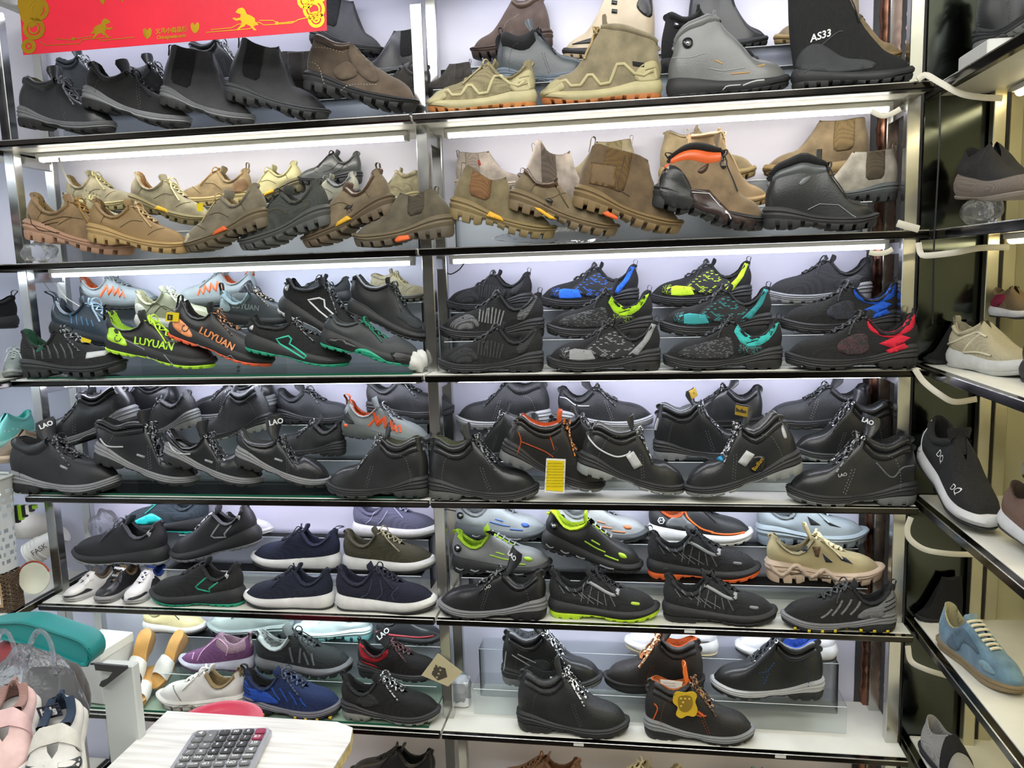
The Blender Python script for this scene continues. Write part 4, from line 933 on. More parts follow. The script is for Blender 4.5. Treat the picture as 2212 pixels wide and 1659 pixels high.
shoe('r2r', (990, 415), (1480, 545), (.03, .076), 'work_boot', 'tan and black technical boot with bright orange collar band, second shelf', tecboot(suede('#a08257'), collar=(.87, 1, .03, mat('#26282b', 'fabric')), band=(.66, .87, .02, smo('#d9622f'))), G,
     rim=[(1085, 235), (1105, 195), (1160, 165), (1230, 165), (1290, 180)], ridge=[(1300, 270), (1330, 340), (1370, 400), (1420, 450)],
     deco=[D('patch', 'heel_cup', smo('#303234'), px=1, p=[(1060, 260), (1110, 265), (1160, 340), (1170, 430), (1080, 430), (1030, 360)], off=.008),
           D('patch', 'brown_overlay', smo('#3a2c2a'), px=1, p=[(1160, 350), (1240, 355), (1340, 460), (1440, 480), (1450, 530), (1340, 520), (1180, 430)], off=.009, smooth=False), D('stroke', 'reflective_line', mat('#d8dadc', 'plastic'), px=1, p=[(1165, 365), (1240, 370), (1330, 475)], wd=.008, off=.014, smooth=False),
           D('patch', 'swoosh_emblem', smo('#4a3328'), px=1, p=[(1190, 275), (1215, 255), (1240, 240), (1230, 270), (1205, 285)], off=.006), D('patch', 'lacing_dial', DIAL, px=1, p=[(1290, 235), (1310, 225), (1318, 250), (1300, 262)], off=.02)])
shoe('r2r', (1475, 530), (1975, 540), .038, 'work_boot', 'black technical ankle boot with grey side line, last in the second shelf', tecboot(smo('#2c2f31'), collar=(.85, 1, .035, mat('#26282b', 'fabric')), band=(.68, .85, .016, smo('#4d5254'))), G,
     rim=[(1510, 300), (1530, 255), (1580, 230), (1640, 205), (1690, 215), (1730, 240)], ridge=[(1750, 310), (1790, 370), (1840, 410), (1910, 430)],
     deco=[D('stroke', 'reflective_line', mat('#85898b', 'plastic'), px=1, p=[(1670, 440), (1720, 415), (1800, 420), (1870, 475)], wd=.008, off=.008, smooth=False), D('patch', 'swoosh_emblem', smo('#6b7072'), px=1, p=[(1630, 330), (1650, 305), (1685, 295), (1670, 320), (1645, 335)], off=.006)])
G = 'boots in the back rows of the second shelf, right bay'
bl = dict(tab=dict(m=mat('#a79a88', 'fabric'), h=.06))
shoe('r2r', (165, 340), (480, 395), B_, 'chelsea_boot', 'pinkish beige pull-on boot with red label at the back, first in the right bay', cb('#b3a497', '#a09488', '#9a8f84', tab=dict(m=mat('#2a2a2b', 'fabric'), h=.03)), G, rest=RB, flat=1, deco=[D('patch', 'red_label', mat('#b23a35', 'fabric'), p=[(.35, .36), (.38, .37), (.36, .44), (.335, .43)], off=.008, smooth=False)])
shoe('r2r', (430, 340), (800, 390), .18, 'chelsea_boot', 'pale pink beige pull-on boot with brown elastic and tall loop, behind the zip shoe', cb('#b5a596', '#9c8f80', '#6d5f52', **bl), G, rest=RM, flat=1,
     rim=[(500, 180), (525, 145), (565, 200), (620, 210), (655, 190)], ridge=[(660, 240), (690, 290), (720, 330), (760, 350)])
shoe('r2r', (940, 330), (585, 330), B_, 'chelsea_boot', 'khaki pull-on boot with orange red tag behind the brown pull-on boot', cb('#a2936a', '#8d7f5a', '#8a7d58', tab=dict(m=suede('#a2936a'), h=.05)), G, rest=RB, flat=1, deco=[D('patch', 'red_label', mat('#d65a38', 'fabric'), p=[(.46, .42), (.5, .42), (.5, .5), (.47, .5)], off=.008, smooth=False)])
shoe('r2r', (815, 360), (1110, 400), .18, 'chelsea_boot', 'cream pull-on boot with pale loop behind the brown pull-on boot', cb('#bfb5a0', '#8f98a8', '#a79c8a', **bl), G, rest=RM, flat=1)
shoe('r2r', (1030, 320), (1450, 320), B_, 'hiking_boot', 'sand suede boot at the back whose toe peeps out behind the laced boot', TALL(suede('#ab9463'), rub('#8d7a50'), rub('#7d6b45'), shape='mid', hs=.98, qv=.4, laces=None), G, rest=RB, flat=1)
shoe('r2r', (1130, 395), (1505, 435), .18, 'combat_boot', 'tall tan lace-up boot with knotted laces standing behind the orange collar boot', TALL(mat('#9a8260', 'smooth', .6), rub('#a98d62'), rub('#9d8258'), lm=mat('#8d7a58', 'fabric'), laces=(9, mat('#b9a27c', 'lace'), 1, dict(style='x', r=.01)), tab=dict(m=suede('#b59b73'), h=.07, wd=.05), eyelets=mat('#2a2622', 'metal')), G, rest=RM, flat=1)
shoe('r2r', (1935, 310), (1475, 310), B_, 'chelsea_boot', 'light brown pull-on boot with wide elastic at the right back of the second shelf', cb('#957c50', '#867049', '#8a734b', sole='cup', hs=.98), G, rest=RB, flat=1)
shoe('r2r', (2055, 420), (1640, 410), .18, 'chelsea_boot', 'cream pull-on boot with dark taupe elastic and grey sole, right end of second shelf', cb('#b9b2a0', '#4c5254', '#5e5340', out='#2b2d2f', tab=dict(m=mat('#a79f8c', 'fabric'), h=.06)), G, rest=RM, flat=1)
# --- third shelf, left bay
G = 'trainers on the third shelf, left bay'
BM = mat('#2a2c2e', 'mesh', None, '#18191a')
FB = rub('#27292a')
@loose(('laces', 'tongue', 'collar', 'sole'))
def tr(um=None, mm=None, out='#27292a', **k):
    st = sneaker(um or BM, mm or FB, rub(out)); st.update(k); return st
shoe('r3l', (125,), (640,), .045, 'sneaker', 'black cross trainer with green lining and moulded side bars, first on the third shelf', tr(lm=mat('#1f5a3e', 'fabric'), sole='chunky', sole_h=.85, mm=rub('#2f3233'), laces=(5, mat('#26282a', 'lace', None, '#9aa0a0'), 1, dict(style='x'))), G, rest=glass_z,
     deco=[D('stroke', 'moulded_bar', smo('#3a3d3f'), many=[[(.16+.075*i, .30), (.20+.075*i, .23), (.21+.075*i, .17)] for i in range(6)], wd=.02, off=.006), D('patch', 'white_panel', mat('#c9cccd', 'plastic'), px=1, p=[(438, 470), (530, 462), (520, 485), (440, 500)], off=.006, smooth=False), D('patch', 'heel_tab', mat('#4f8d78', 'fabric'), px=1, p=[(180, 455), (215, 435), (220, 450), (185, 470)], off=.008, smooth=False)])
@loose(('um', 'laces', 'tongue', 'collar'))
def luy(c, lc, lining, **k):
    st = tr(mat('#26282a', 'smooth', .5), rub('#232527'), c, lm=mat(lining, 'mesh'), laces=(5, mat(lc[0], 'lace', None, lc[1]), 1, dict(style='x')), tab=dict(m=mat('#1f2123', 'fabric'), h=.09, wd=.045), sole_h=1.0, tongue=(.1, .08, .35, smo('#2a2c2e')))
    st.update(k); return st
def luydeco(c, tpos, hp, emb, ang): 
    return [D('text', 'side_text', mat(c, 'plastic'), px=1, at=tpos, t='LUYUAN', size=.092, ang=ang, bold=.0025), D('patch', 'heel_panel', mat(c, 'smooth'), px=1, p=hp, off=.006),
        D('stroke', 'heel_emblem', mat('#2a2c2e', 'plastic'), px=1, p=[(emb[0]+15*math.cos(a), emb[1]+17*math.sin(a)) for a in np.linspace(0, 4.6, 8)], wd=.01, off=.009)]
shoe('r3l', (505, 475), (1065, 590), (.03, .076), 'sneaker', 'black trainer with neon lime lining, laces and LUYUAN lettering', luy('#b4e83a', ('#c4ee35', None), '#b6ec3c'), G, rest=glass_z,
     rim=[(560, 275), (580, 262), (610, 325), (660, 350), (715, 340), (740, 300)], ridge=[(800, 345), (870, 410), (950, 475), (1010, 500)],
     deco=luydeco('#b4e83a', (765, 425), [(555, 345), (600, 355), (645, 430), (600, 420), (550, 395)], (602, 395), 2)+[D('stroke', 'grey_line', mat('#8b9092', 'plastic'), px=1, many=[[(630, 400), (720, 450), (735, 490), (830, 535)], [(780, 500), (820, 480), (870, 540)]], wd=.008, off=.004, smooth=False), D('patch', 'tongue_badge', smo('#2a2c2e'), px=1, p=[(715, 300), (745, 285), (770, 300), (790, 325), (740, 330)], off=.03)])
shoe('r3l', (818, 395), (1348, 582), (.03, .076), 'sneaker', 'black trainer with salmon orange LUYUAN lettering and orange toe edge', luy('#e8643c', ('#222325', '#c98a5c'), '#2a2624'), G, rest=glass_z,
     rim=[(920, 225), (945, 205), (975, 265), (1010, 290), (1050, 290), (1075, 260)], ridge=[(1130, 320), (1190, 390), (1250, 450), (1310, 490)],
     deco=luydeco('#e0905c', (1082, 400), [(885, 290), (930, 320), (970, 385), (930, 380), (875, 330)], (935, 345), -8)+[D('stroke', 'grey_line', mat('#7b7f80', 'plastic'), px=1, many=[[(985, 425), (1060, 470), (1080, 515), (1180, 540)], [(1100, 500), (1150, 480), (1190, 525)]], wd=.008, off=.004, smooth=False)])
GR = '#1f9a78'
LOGO = [(1385, 400), (1440, 385), (1455, 400), (1445, 425), (1530, 485), (1520, 498), (1400, 425)]
shoe('r3l', (1210, 478), (1745, 585), (.03, .076), 'safety_shoe', 'black knit safety shoe with green outlined emblem and green sole, third shelf', tr(out=GR, sole='runner', laces=(5, mat('#222426', 'lace', None, '#8b9094'), 1, dict(style='x')), tongue=(.12, .08, .35, BM)), G, rest=glass_z,
     rim=[(1270, 300), (1295, 280), (1320, 325), (1370, 335), (1430, 340), (1470, 310)], ridge=[(1530, 360), (1590, 410), (1640, 460), (1700, 500)],
     deco=[D('stroke', 'emblem_outline', mat('#27b393', 'plastic'), px=1, p=LOGO, wd=.019, off=.006, closed=True, smooth=False), D('patch', 'heel_spot', mat('#c9cccd', 'plastic'), px=1, p=[(1255, 345), (1275, 330), (1270, 355)], off=.006)])
shoe('r3l', (1590, 465), (2110, 590), (.025, .07), 'safety_shoe', 'charcoal safety shoe with green arch wing, green laces and green sole, by the steel post', tr(mat('#34383a', 'smooth', .6), out=GR, laces=(5, mat('#1f7a5a', 'lace'), 1, dict(style='x'))), G, rest=glass_z,
     rim=[(1660, 295), (1690, 272), (1710, 310), (1760, 325), (1810, 310)], ridge=[(1870, 350), (1940, 400), (2000, 450), (2060, 490)],
     deco=[D('patch', 'green_wing', mat('#1f9a78', 'smooth'), px=1, p=[(1775, 460), (1830, 450), (1900, 490), (1940, 525), (1880, 525)], off=.006), D('patch', 'dark_overlay', smo('#232527'), px=1, many=[[(1640, 400), (1720, 400), (1790, 440), (1770, 465), (1690, 440)], [(1950, 470), (2060, 480), (2090, 520), (2000, 525)]], off=.005)])
G = 'trainers in the back rows of the third shelf, left bay'
OR = '#ee6a35'
@loose(('laces', 'tongue'))
def greyor(**k):
    st = tr(mat('#8a9394', 'smooth', .6), rub('#59605f'), '#3a3e40', lm=mat(OR, 'mesh'), laces=(5, mat('#8d9597', 'lace'), 1, dict(style='x')), tab=dict(m=mat(OR, 'fabric'), h=.06, back=.05, wd=.05), hs=.95)
    st['deco'] = [D('stroke', 'orange_lattice', mat(OR, 'plastic'), p=[(.33, .17), (.42, .30), (.44, .19), (.50, .28), (.52, .18), (.57, .26), (.59, .16), (.63, .22), (.66, .15)], wd=.028, off=.008, smooth=False), D('patch', 'heel_cup', smo('#3a3e42'), p=[(.02, .18), (.03, .30), (.08, .27), (.16, .17)], off=.006)]
    st.update(k); return st
shoe('r3l', (415,), (800,), B_, 'sneaker', 'grey trainer with orange lattice side and orange lining at the far left back, third shelf', greyor(), G, rest=.187)
shoe('r3l', (240, 440), (700, 500), .15, 'sneaker', 'navy trainer with blue side ribs and pale blue laces, third shelf left', tr(smo('#32404d'), rub('#2b333b'), '#232a30', lm=smo('#2c3640'), laces=(5, mat('#8fa5b5', 'lace'), 1, dict(style='x', r=.01)), tab=dict(m=smo('#2c3640'), h=.05, back=.08, lean=-.04)), G, rest=.07, deco=[D('stroke', 'blue_rib', smo('#33658a'), many=[[(.27+.06*i, .30-.012*i), (.30+.06*i, .19)] for i in range(5)], wd=.022, off=.006)])
shoe('r3l', (690, 330), (1105, 360), .18, 'sneaker', 'cream and olive trainer with pale yellow lining, between grey and lime trainers', tr(mat('#a9ad92', 'smooth'), rub('#d4d6cc'), '#c9ccc2', lm=mat('#e0dcae', 'fabric'), laces=(5, mat('#ccd0bf', 'lace'), 1, dict(style='x')), hs=1.05), G, rest=.128, flat=1, deco=[D('stroke', 'olive_stripe', smo('#5d6344'), many=[[(.2, .2), (.3, .3), (.45, .22)], [(.3, .19), (.4, .27), (.55, .2)]], wd=.016, off=.005), D('patch', 'pale_panel', smo('#d4d7c8'), p=[(.05, .18), (.06, .3), (.16, .27), (.2, .18)], off=.005)])
shoe('r3l', (1300,), (890,), B_, 'sneaker', 'grey trainer with orange lattice turned heel to the right at the back, third shelf', greyor(), G, rest=.187)
shoe('r3l', (1115, 320), (1535, 385), .18, 'sneaker', 'grey black trainer with pale teal collar and faint LUYUAN letters, middle of the third shelf', luy('#59676a', ('#2b2d2f', '#c9b9a0'), '#a3bcc0', um=mat('#3a4245', 'smooth', .5), collar=(.7, 1, .035, mat('#9db6ba', 'mesh'))), G, rest=.128, flat=1, deco=[D('text', 'side_text', mat('#7d898c', 'plastic'), t='LUYUAN', u=.36, z=.235, size=.085, ang=-8, bold=.002), D('patch', 'heel_panel', smo('#8fa6aa'), p=[(.03, .2), (.05, .34), (.13, .3), (.17, .2)], off=.006)])
shoe('r3l', (1375, 260), (1830, 470), .135, 'safety_shoe', 'black knit safety shoe with white outlined emblem tipped over the green one', tr(out='#b9bcbe', laces=(5, mat('#222426', 'lace', None, '#8b9094'), 1, dict(style='x'))), G, fix=1,
     rim=[(1440, 120), (1465, 92), (1500, 140), (1560, 150), (1600, 140), (1630, 125)], ridge=[(1690, 200), (1740, 270), (1790, 320)],
     deco=[D('stroke', 'emblem_outline', mat('#d9dcde', 'plastic'), px=1, p=[(1545, 205), (1600, 195), (1625, 205), (1630, 240), (1690, 290), (1660, 305), (1600, 260)], wd=.019, off=.006, closed=True, smooth=False), D('text', 'tongue_text', mat('#d9dcde', 'plastic'), px=1, at=(1635, 142), t='ST', size=.06, ang=10), D('patch', 'heel_spot', mat('#c9cccd', 'plastic'), px=1, p=[(1425, 145), (1445, 128), (1440, 160)], off=.006)])
shoe('r3l', (1770, 190), (1430, 190), B_, 'sneaker', 'black mesh trainer with fine grey lines at the back, behind the white emblem shoe', tr(mat('#3a3f40', 'mesh'), hs=.9), G, rest=.187, flat=1, deco=[D('stroke', 'grey_line', mat('#9aa0a0', 'fabric'), many=[[(.3+.08*i, .3-.02*i), (.36+.08*i, .18)] for i in range(4)], wd=.008, off=.004)])
shoe('r3l', (1725, 265), (2140, 440), .145, 'safety_shoe', 'black safety shoe with loose grey bow tipped forward above the charcoal one', tr(mat('#232527', 'smooth', .5), laces=(5, mat('#2c302f', 'lace', None, '#5b625e'), 1, dict(style='x', r=.01))), G, fix=1,
     rim=[(1770, 110), (1800, 75), (1850, 130), (1910, 140), (1960, 120)], ridge=[(2010, 190), (2060, 270), (2110, 330)], deco=[D('patch', 'grey_mesh', mat('#43484a', 'mesh'), p=[(.6, .2), (.66, .27), (.8, .25), (.9, .18), (.8, .15)], off=.004), D('stroke', 'sole_line', rub('#3f4345'), p=[(.02, .17), (.2, .17), (.4, .12)], wd=.012, off=.006)])
shoe('r3l', (1860, 230), (2165, 240), B_, 'work_boot', 'cream suede boot at the back beside the steel post, third shelf', trainer(suede('#b3a678'), '#4a4a42', lace='#b0a478', shape='mid', hs=.85), G, rest=.187, flat=1)
# --- third shelf, right bay: twelve knit safety shoes on three steps
G = 'knit safety shoes in three rows on the third shelf, right bay'
def knit(um=None, mid='#2b2c2e', out='#232425', lining='#2a2b2d', **k):
    st = dict(shape='low', sole='pu', sole_h=.98, um=um or mat('#2b2c2e', 'knit', None, '#161718'), mm=rub(mid), om=rub(out), lm=mat(lining, 'fabric'), wide=.88, dome=.72, toe=2.6, collar=(.84, 1, .02, None), tongue=(.07, .075, .2, None),
              laces=(5, mat('#2f3032', 'lace', None, '#55585a'), 1, dict(style='x', r=.009, tails=.03)), eyelets=mat('#3b3c3e', 'metal', .3), tab=dict(m=mat('#26272a', 'fabric'), h=.045, wd=.02))
    st.update(k); return st
def fan(c): return [D('stroke', 'knit_bar', mat(c, 'knit'), many=[[(.40+.028*i, .135+.006*i), (.36+.035*i-.02*(i > 4), .27+.012*i-.016*max(0, i-3))] for i in range(8)], wd=.016, off=.004), D('patch', 'knit_toe', mat(c, 'knit', None, '#1c1d1f'), p=[(.60, .13), (.62, .20), (.70, .245), (.82, .20), (.88, .13), (.75, .10)], off=.003),
        D('patch', 'knit_heel', mat(c, 'knit', None, '#2a2b2d'), p=[(.16, .19), (.05, .38), (.09, .40), (.17, .32), (.24, .2)], off=.004)]
def dash(c): return [D('patch', 'dash_panel', mat('#2b2c2e', 'dash', None, c), p=[(.20, .15), (.26, .28), (.37, .36), (.48, .33), (.62, .24), (.66, .17), (.5, .12), (.35, .12)], off=.003), D('patch', 'knit_toe', mat(c, 'knit', None, c), p=[(.56, .115), (.60, .195), (.74, .21), (.83, .19), (.84, .125), (.7, .105)], off=.004, smooth=False),
        D('patch', 'toe_dots', mat('#222324', 'speck', None, c), p=[(.79, .12), (.785, .225), (.87, .205), (.88, .13)], off=.005, smooth=False), D('patch', 'heel_stripe', mat(c, 'knit', None, c), p=[(.30, .13), (.15, .27), (.07, .41), (.035, .40), (.09, .28), (.19, .15)], off=.005, smooth=False)]
def zig(c): return [D('patch', 'heel_panel', mat(c, 'knit', None, c), p=[(.03, .40), (.08, .38), (.15, .30), (.25, .265), (.35, .34), (.38, .39), (.41, .33), (.36, .24), (.29, .20), (.2, .21), (.13, .25), (.07, .32)], off=.004, smooth=False), D('patch', 'heel_fade', mat('#2b2c2e', 'speck', None, c), p=[(.36, .25), (.38, .14), (.26, .13), (.16, .18), (.2, .215), (.3, .205)], off=.003, smooth=False),
        D('stroke', 'knit_rib', mat('#23302f', 'knit'), many=[[(.07+.035*i, .37-.035*i+.012*max(0, i-3)*2), (.11+.04*i, .29-.012*i)] for i in range(6)], wd=.008, off=.007), D('patch', 'streaky_vamp', mat('#2b2c2e', 'dash', None, '#6d7073', 0, .7), p=[(.42, .13), (.44, .28), (.56, .27), (.70, .23), (.82, .2), (.88, .13), (.6, .10)], off=.003)]
def blade(c, tip): return [D('patch', 'heel_panel', mat(c, 'knit', None, c), p=[(.03, .41), (.07, .42), (.15, .34), (.26, .30), (.36, .37), (.40, .40), (.38, .31), (.26, .25), (.15, .27), (.06, .32)], off=.004), D('patch', 'side_blade', mat(c, 'knit', None, c), many=[[(.08, .245), (.16, .27), (.32, .205), (.22, .165)], [(.1, .17), (.13, .205), (.27, .15), (.24, .125)]], off=.004, smooth=False),
        D('patch', 'fine_dots', mat('#2b2c2e', 'speck', None, tip), p=[(.40, .14), (.42, .28), (.56, .26), (.64, .18), (.55, .12)], off=.003)]
K = lambda H, T, Y, rest, lab, dd, **k: shoe('r3r', (H,), (T,), Y, 'safety_shoe', lab, knit(**k), G, rest=rest, deco=dd)
K(548, 92, F, 0, 'all black knit safety shoe with dark grey knit bars, front row beside the post', fan('#4b4d50'))
K(1046, 552, F, 0, 'black knit safety shoe with pale grey toe patch and grey heel stripe, front row', dash('#9a9da0'))
K(1564, 1046, F, 0, 'black streaky knit safety shoe with turquoise heel, front row of the third shelf', zig('#3fc0bb'))
K(2140, 1566, .042, 0, 'black knit safety shoe with red heel panels, front row at the right end', blade('#d8223c', '#7d3a48'))
K(550, 98, M_, RM, 'black knit safety shoe with white grey knit bars and toe, middle row', fan('#a9abad'))
K(1014, 552, M_, RM, 'black streaky knit safety shoe with neon lime heel, middle row of the third shelf', zig('#b8ee2b'), tongue=(.16, .08, .4, None))
K(1518, 1032, M_, RM, 'black knit safety shoe with teal toe patch, teal dashes and heel stripe, middle row', dash('#3a9fa3'))
K(2060, 1546, M_, RM, 'black knit safety shoe with royal blue heel panels, middle row', blade('#1f5fd0', '#3c4a6b'))
K(500, 125, B_, RB, 'plain black knit safety shoe with grey ribs, back row beside the post', fan('#3f4143'))
K(953, 522, B_, RB, 'black knit safety shoe with bright blue toe patch and heel stripe, back row', dash('#2a6fe0'))
K(1433, 988, B_, RB, 'black knit safety shoe with yellow lime toe patch and heel stripe, back row', dash('#c3e832'))
K(1943, 1482, B_, RB, 'charcoal knit safety shoe with pale grey grooved sole, back row at the right end', [D('patch', 'side_blade', mat('#55585b', 'knit'), many=[[(.08, .245), (.16, .27), (.32, .205), (.22, .165)]], off=.004, smooth=False)], mid='#8b8e91', out='#9a9da0', um=mat('#3d3f42', 'knit', None, '#232426'))
# --- fourth shelf, left bay
G = 'black work shoes on the fourth shelf, left bay'
LAO = lambda at, ang=-20, sz=.055: D('text', 'tongue_text', mat('#d9dcde', 'plastic'), px=1, at=at, t='LAO', size=sz, ang=ang, bold=.001)
def label(at, ang): return D('patch', 'side_label', mat('#c9ccce', 'fabric'), px=1, p=[(at[0]-19, at[1]-12-ang), (at[0]+19, at[1]+8+ang*0), (at[0]+15, at[1]+18), (at[0]-22, at[1]-2-ang)], off=.006, smooth=False)
GREYS = dict(mid='#7e8082', out='#232425')
shoe('r4l', (72, 560), (612, 575), .042, 'work_shoe', 'matt black lace-up on a wavy grey sole lying flat, first on the fourth shelf', derby(mat('#27282b', 'smooth', .55), **GREYS, shape='mid', hs=.84, seam='#4a4d50', tongue=(.17, .09, .2, None, .9), ttext=('LAO', mat('#d9dcde', 'plastic'), .055, None)), G, rest=glass_z, flat=1, deco=[label((330, 457), -4)])
shoe('r4l', (442, 425), (975, 580), (.03, .076), 'work_boot', 'black work boot with silver piping tipped forward on its grey sole, fourth shelf', boot(smo('#26282b'), **GREYS, line='#232527'), G, rest=glass_z,
     rim=[(510, 240), (535, 212), (590, 235), (620, 245), (680, 225), (740, 235)], ridge=[(770, 330), (800, 410), (850, 460), (920, 510)], deco=[D('stroke', 'silver_piping', mat('#b9bcbe', 'plastic'), px=1, p=[(510, 315), (545, 352), (620, 358)], wd=.014, off=.008), label((700, 400), -6)])
shoe('r4l', (790, 430), (1300, 588), (.03, .076), 'work_shoe', 'black low lace-up with silver piping and metal rings, third on the fourth shelf', derby(smo('#26282b'), **GREYS, eyelets=CHROME, eyelet_s=1.4, line='#232527'), G, rest=glass_z,
     rim=[(850, 285), (870, 265), (905, 310), (950, 350), (1010, 340), (1040, 290)], ridge=[(1080, 375), (1120, 420), (1180, 470), (1240, 515)], deco=[D('stroke', 'silver_piping', mat('#b9bcbe', 'plastic'), px=1, p=[(845, 335), (890, 385), (955, 395)], wd=.014, off=.008), label((1040, 428), -6)])
shoe('r4l', (1150, 430), (1640, 575), (.03, .076), 'work_shoe', 'black low lace-up with big LAO tongue pulled forward and grey wavy sole', derby(smo('#26282b'), **GREYS, line='#5b5e60', tongue=(.24, .1, .3, smo('#2a2c2e'), 1.1), ttext=('LAO', mat('#d9dcde', 'plastic'), .075, None)), G, rest=glass_z,
     rim=[(1205, 290), (1230, 266), (1260, 310), (1300, 330), (1370, 335), (1400, 310)], ridge=[(1430, 360), (1480, 430), (1540, 470), (1590, 510)], deco=[label((1390, 422), -6)])
shoe('r4l', (2170, 590), (1645, 585), .04, 'work_boot', 'black work boot with olive lining, toe pointing left beside the middle post', boot(smo('#2b2d2f'), mid='#252628', out='#3a3d3c', line='#6f7360', lace=('#202123', '#8d9092')), G, rest=glass_z, flat=1)
G = 'black work shoes in the back rows of the fourth shelf, left bay'
BW = lambda **k: boot(smo('#25272a'), mid='#77797b', out='#2a2b2c', **k)
DW = lambda **k: derby(lea('#2b2d30'), mid='#2b2c2e', out='#252627', **k)
shoe('r4l', (700, 260), (215, 400), .165, 'work_boot', 'matt black boot tipped nose down at the far left, grey sole facing right', BW(hs=.74), G, fix=1)
shoe('r4l', (905, 235), (500, 265), B_, 'work_boot', 'black boot with padded rolls at the back left under the shelf edge', BW(lace=('#222325', None), hs=.82), G, rest=.17)
shoe('r4l', (1005, 250), (640, 360), .17, 'work_shoe', 'glossy black leather low shoe with pale grey heel tipped nose down', derby(lea('#303235'), mid='#7f8282', out='#858886'), G, fix=1)
shoe('r4l', (1390, 210), (945, 265), B_, 'work_boot', 'black boot with silver collar band and ribbed grey heel at the back middle', BW(hs=.76), G, rest=.17, deco=[D('stroke', 'silver_band', mat('#b5b8ba', 'plastic'), p=[(.03, .34), (.14, .36), (.22, .34)], wd=.025, off=.012)])
shoe('r4l', (1372, 270), (1000, 350), .17, 'work_boot', 'soft black leather boot with pale green grey sole, tipped left', boot(lea('#303336'), mid='#2b2d2e', out='#8d938c', line='#8d9094'), G, fix=1)
shoe('r4l', (1400,), (1790,), B_, 'work_shoe', 'grained black leather lace-up at the back, left of the grey orange trainer', derby(lea('#303336'), mid='#2b2d2f', out='#232426'), G, rest=.17)
shoe('r4l', (1745, 405), (1370, 385), .165, 'work_shoe', 'grained black leather low shoe with bulky laces in front of the grained lace-up', DW(laces=(5, mat('#222325', 'lace', None, '#9da0a3'), 1, dict(style='x', r=.011))), G, rest=.09, flat=1)
shoe('r4l', (1705, 305), (2150, 375), .148, 'sneaker', 'grey trainer with orange zigzag cage and bright orange lining among the black shoes', greyor(laces=(5, mat('#26282a', 'lace', None, '#8d9092'), 1, dict(style='x')), tongue=(.12, .085, .3, smo('#8d9496'))), G, fix=1, deco=[D('stroke', 'orange_lattice', mat('#f0561f', 'plastic'), p=[(.36, .33), (.42, .2), (.50, .30), (.53, .19), (.60, .27), (.62, .17), (.68, .23), (.70, .16)], wd=.03, off=.01, smooth=False), D('patch', 'orange_dot', mat(OR, 'plastic'), p=[(.05, .12), (.05, .15), (.09, .15), (.09, .12)], off=.012, smooth=False)])
shoe('r4l', (1845,), (2290,), .224, 'work_shoe', 'plain black leather lace-up at the back right, its toe behind the steel post', derby(lea('#2f3134'), mid='#2a2b2d', out='#232426'), G, rest=.19)
# --- fourth shelf, right bay
G = 'work boots on the fourth shelf, right bay'
shoe('r4r', (50,), (527,), .042, 'work_boot', 'black work boot with olive lining, toe pointing right beside the middle post', boot(smo('#2b2d2e'), mid='#2a2b2c', out='#5b5d5a', line='#6b7058', lace=('#222324', '#8b8e90'), rings=False), G, rest=0)
shoe('r4r', (335, 355), (785, 520), (.03, .076), 'work_boot', 'black boot with bright orange lining, orange stitching and cords, yellow tag hanging from it', boot(smo('#2a2826'), mid='#272728', out='#6b6d6d', line='#f2652a', lace=('#2a2320', '#d98a3a'), rings=False, deco=[], laces=(5, mat('#2a2320', 'lace', None, '#e08b3a'), 1, dict(style='x', r=.013, tails=.12)), tongue=(.1, .09, .2, mat('#e0602a', 'smooth'))), G,
     rim=[(435, 190), (455, 162), (490, 190), (540, 210), (590, 205), (620, 190)], ridge=[(655, 290), (665, 370), (700, 420), (745, 450)], deco=[D('stroke', 'orange_stitching', mat('#d9602b', 'fabric'), px=1, many=[[(425, 330), (440, 280), (430, 240)], [(440, 280), (530, 320), (575, 350)], [(560, 255), (580, 320)]], wd=.012, off=.006)])
HV = lambda **k: boot(smo('#2b2d2e'), mid='#292a2b', out='#8b8f8d', line='#9a9c9e', lace=('#222324', '#c3c6c8'), **k)
shoe('r4r', (670, 415), (1142, 530), (.024, .07), 'work_boot', 'black boot with silver reflective strap and ribbed grey lining, middle front of the fourth shelf', HV(), G,
     rim=[(750, 225), (775, 198), (830, 225), (870, 235), (930, 225)], ridge=[(965, 300), (990, 360), (1040, 420), (1100, 460)], deco=[D('stroke', 'silver_piping', mat('#c3c6c8', 'plastic'), px=1, p=[(725, 262), (770, 310), (840, 345), (890, 340), (905, 325)], wd=.016, off=.008), D('patch', 'reflective_strap', mat('#b9bcbd', 'plastic'), px=1, p=[(885, 345), (918, 325), (955, 385), (920, 402)], off=.01, smooth=False)])
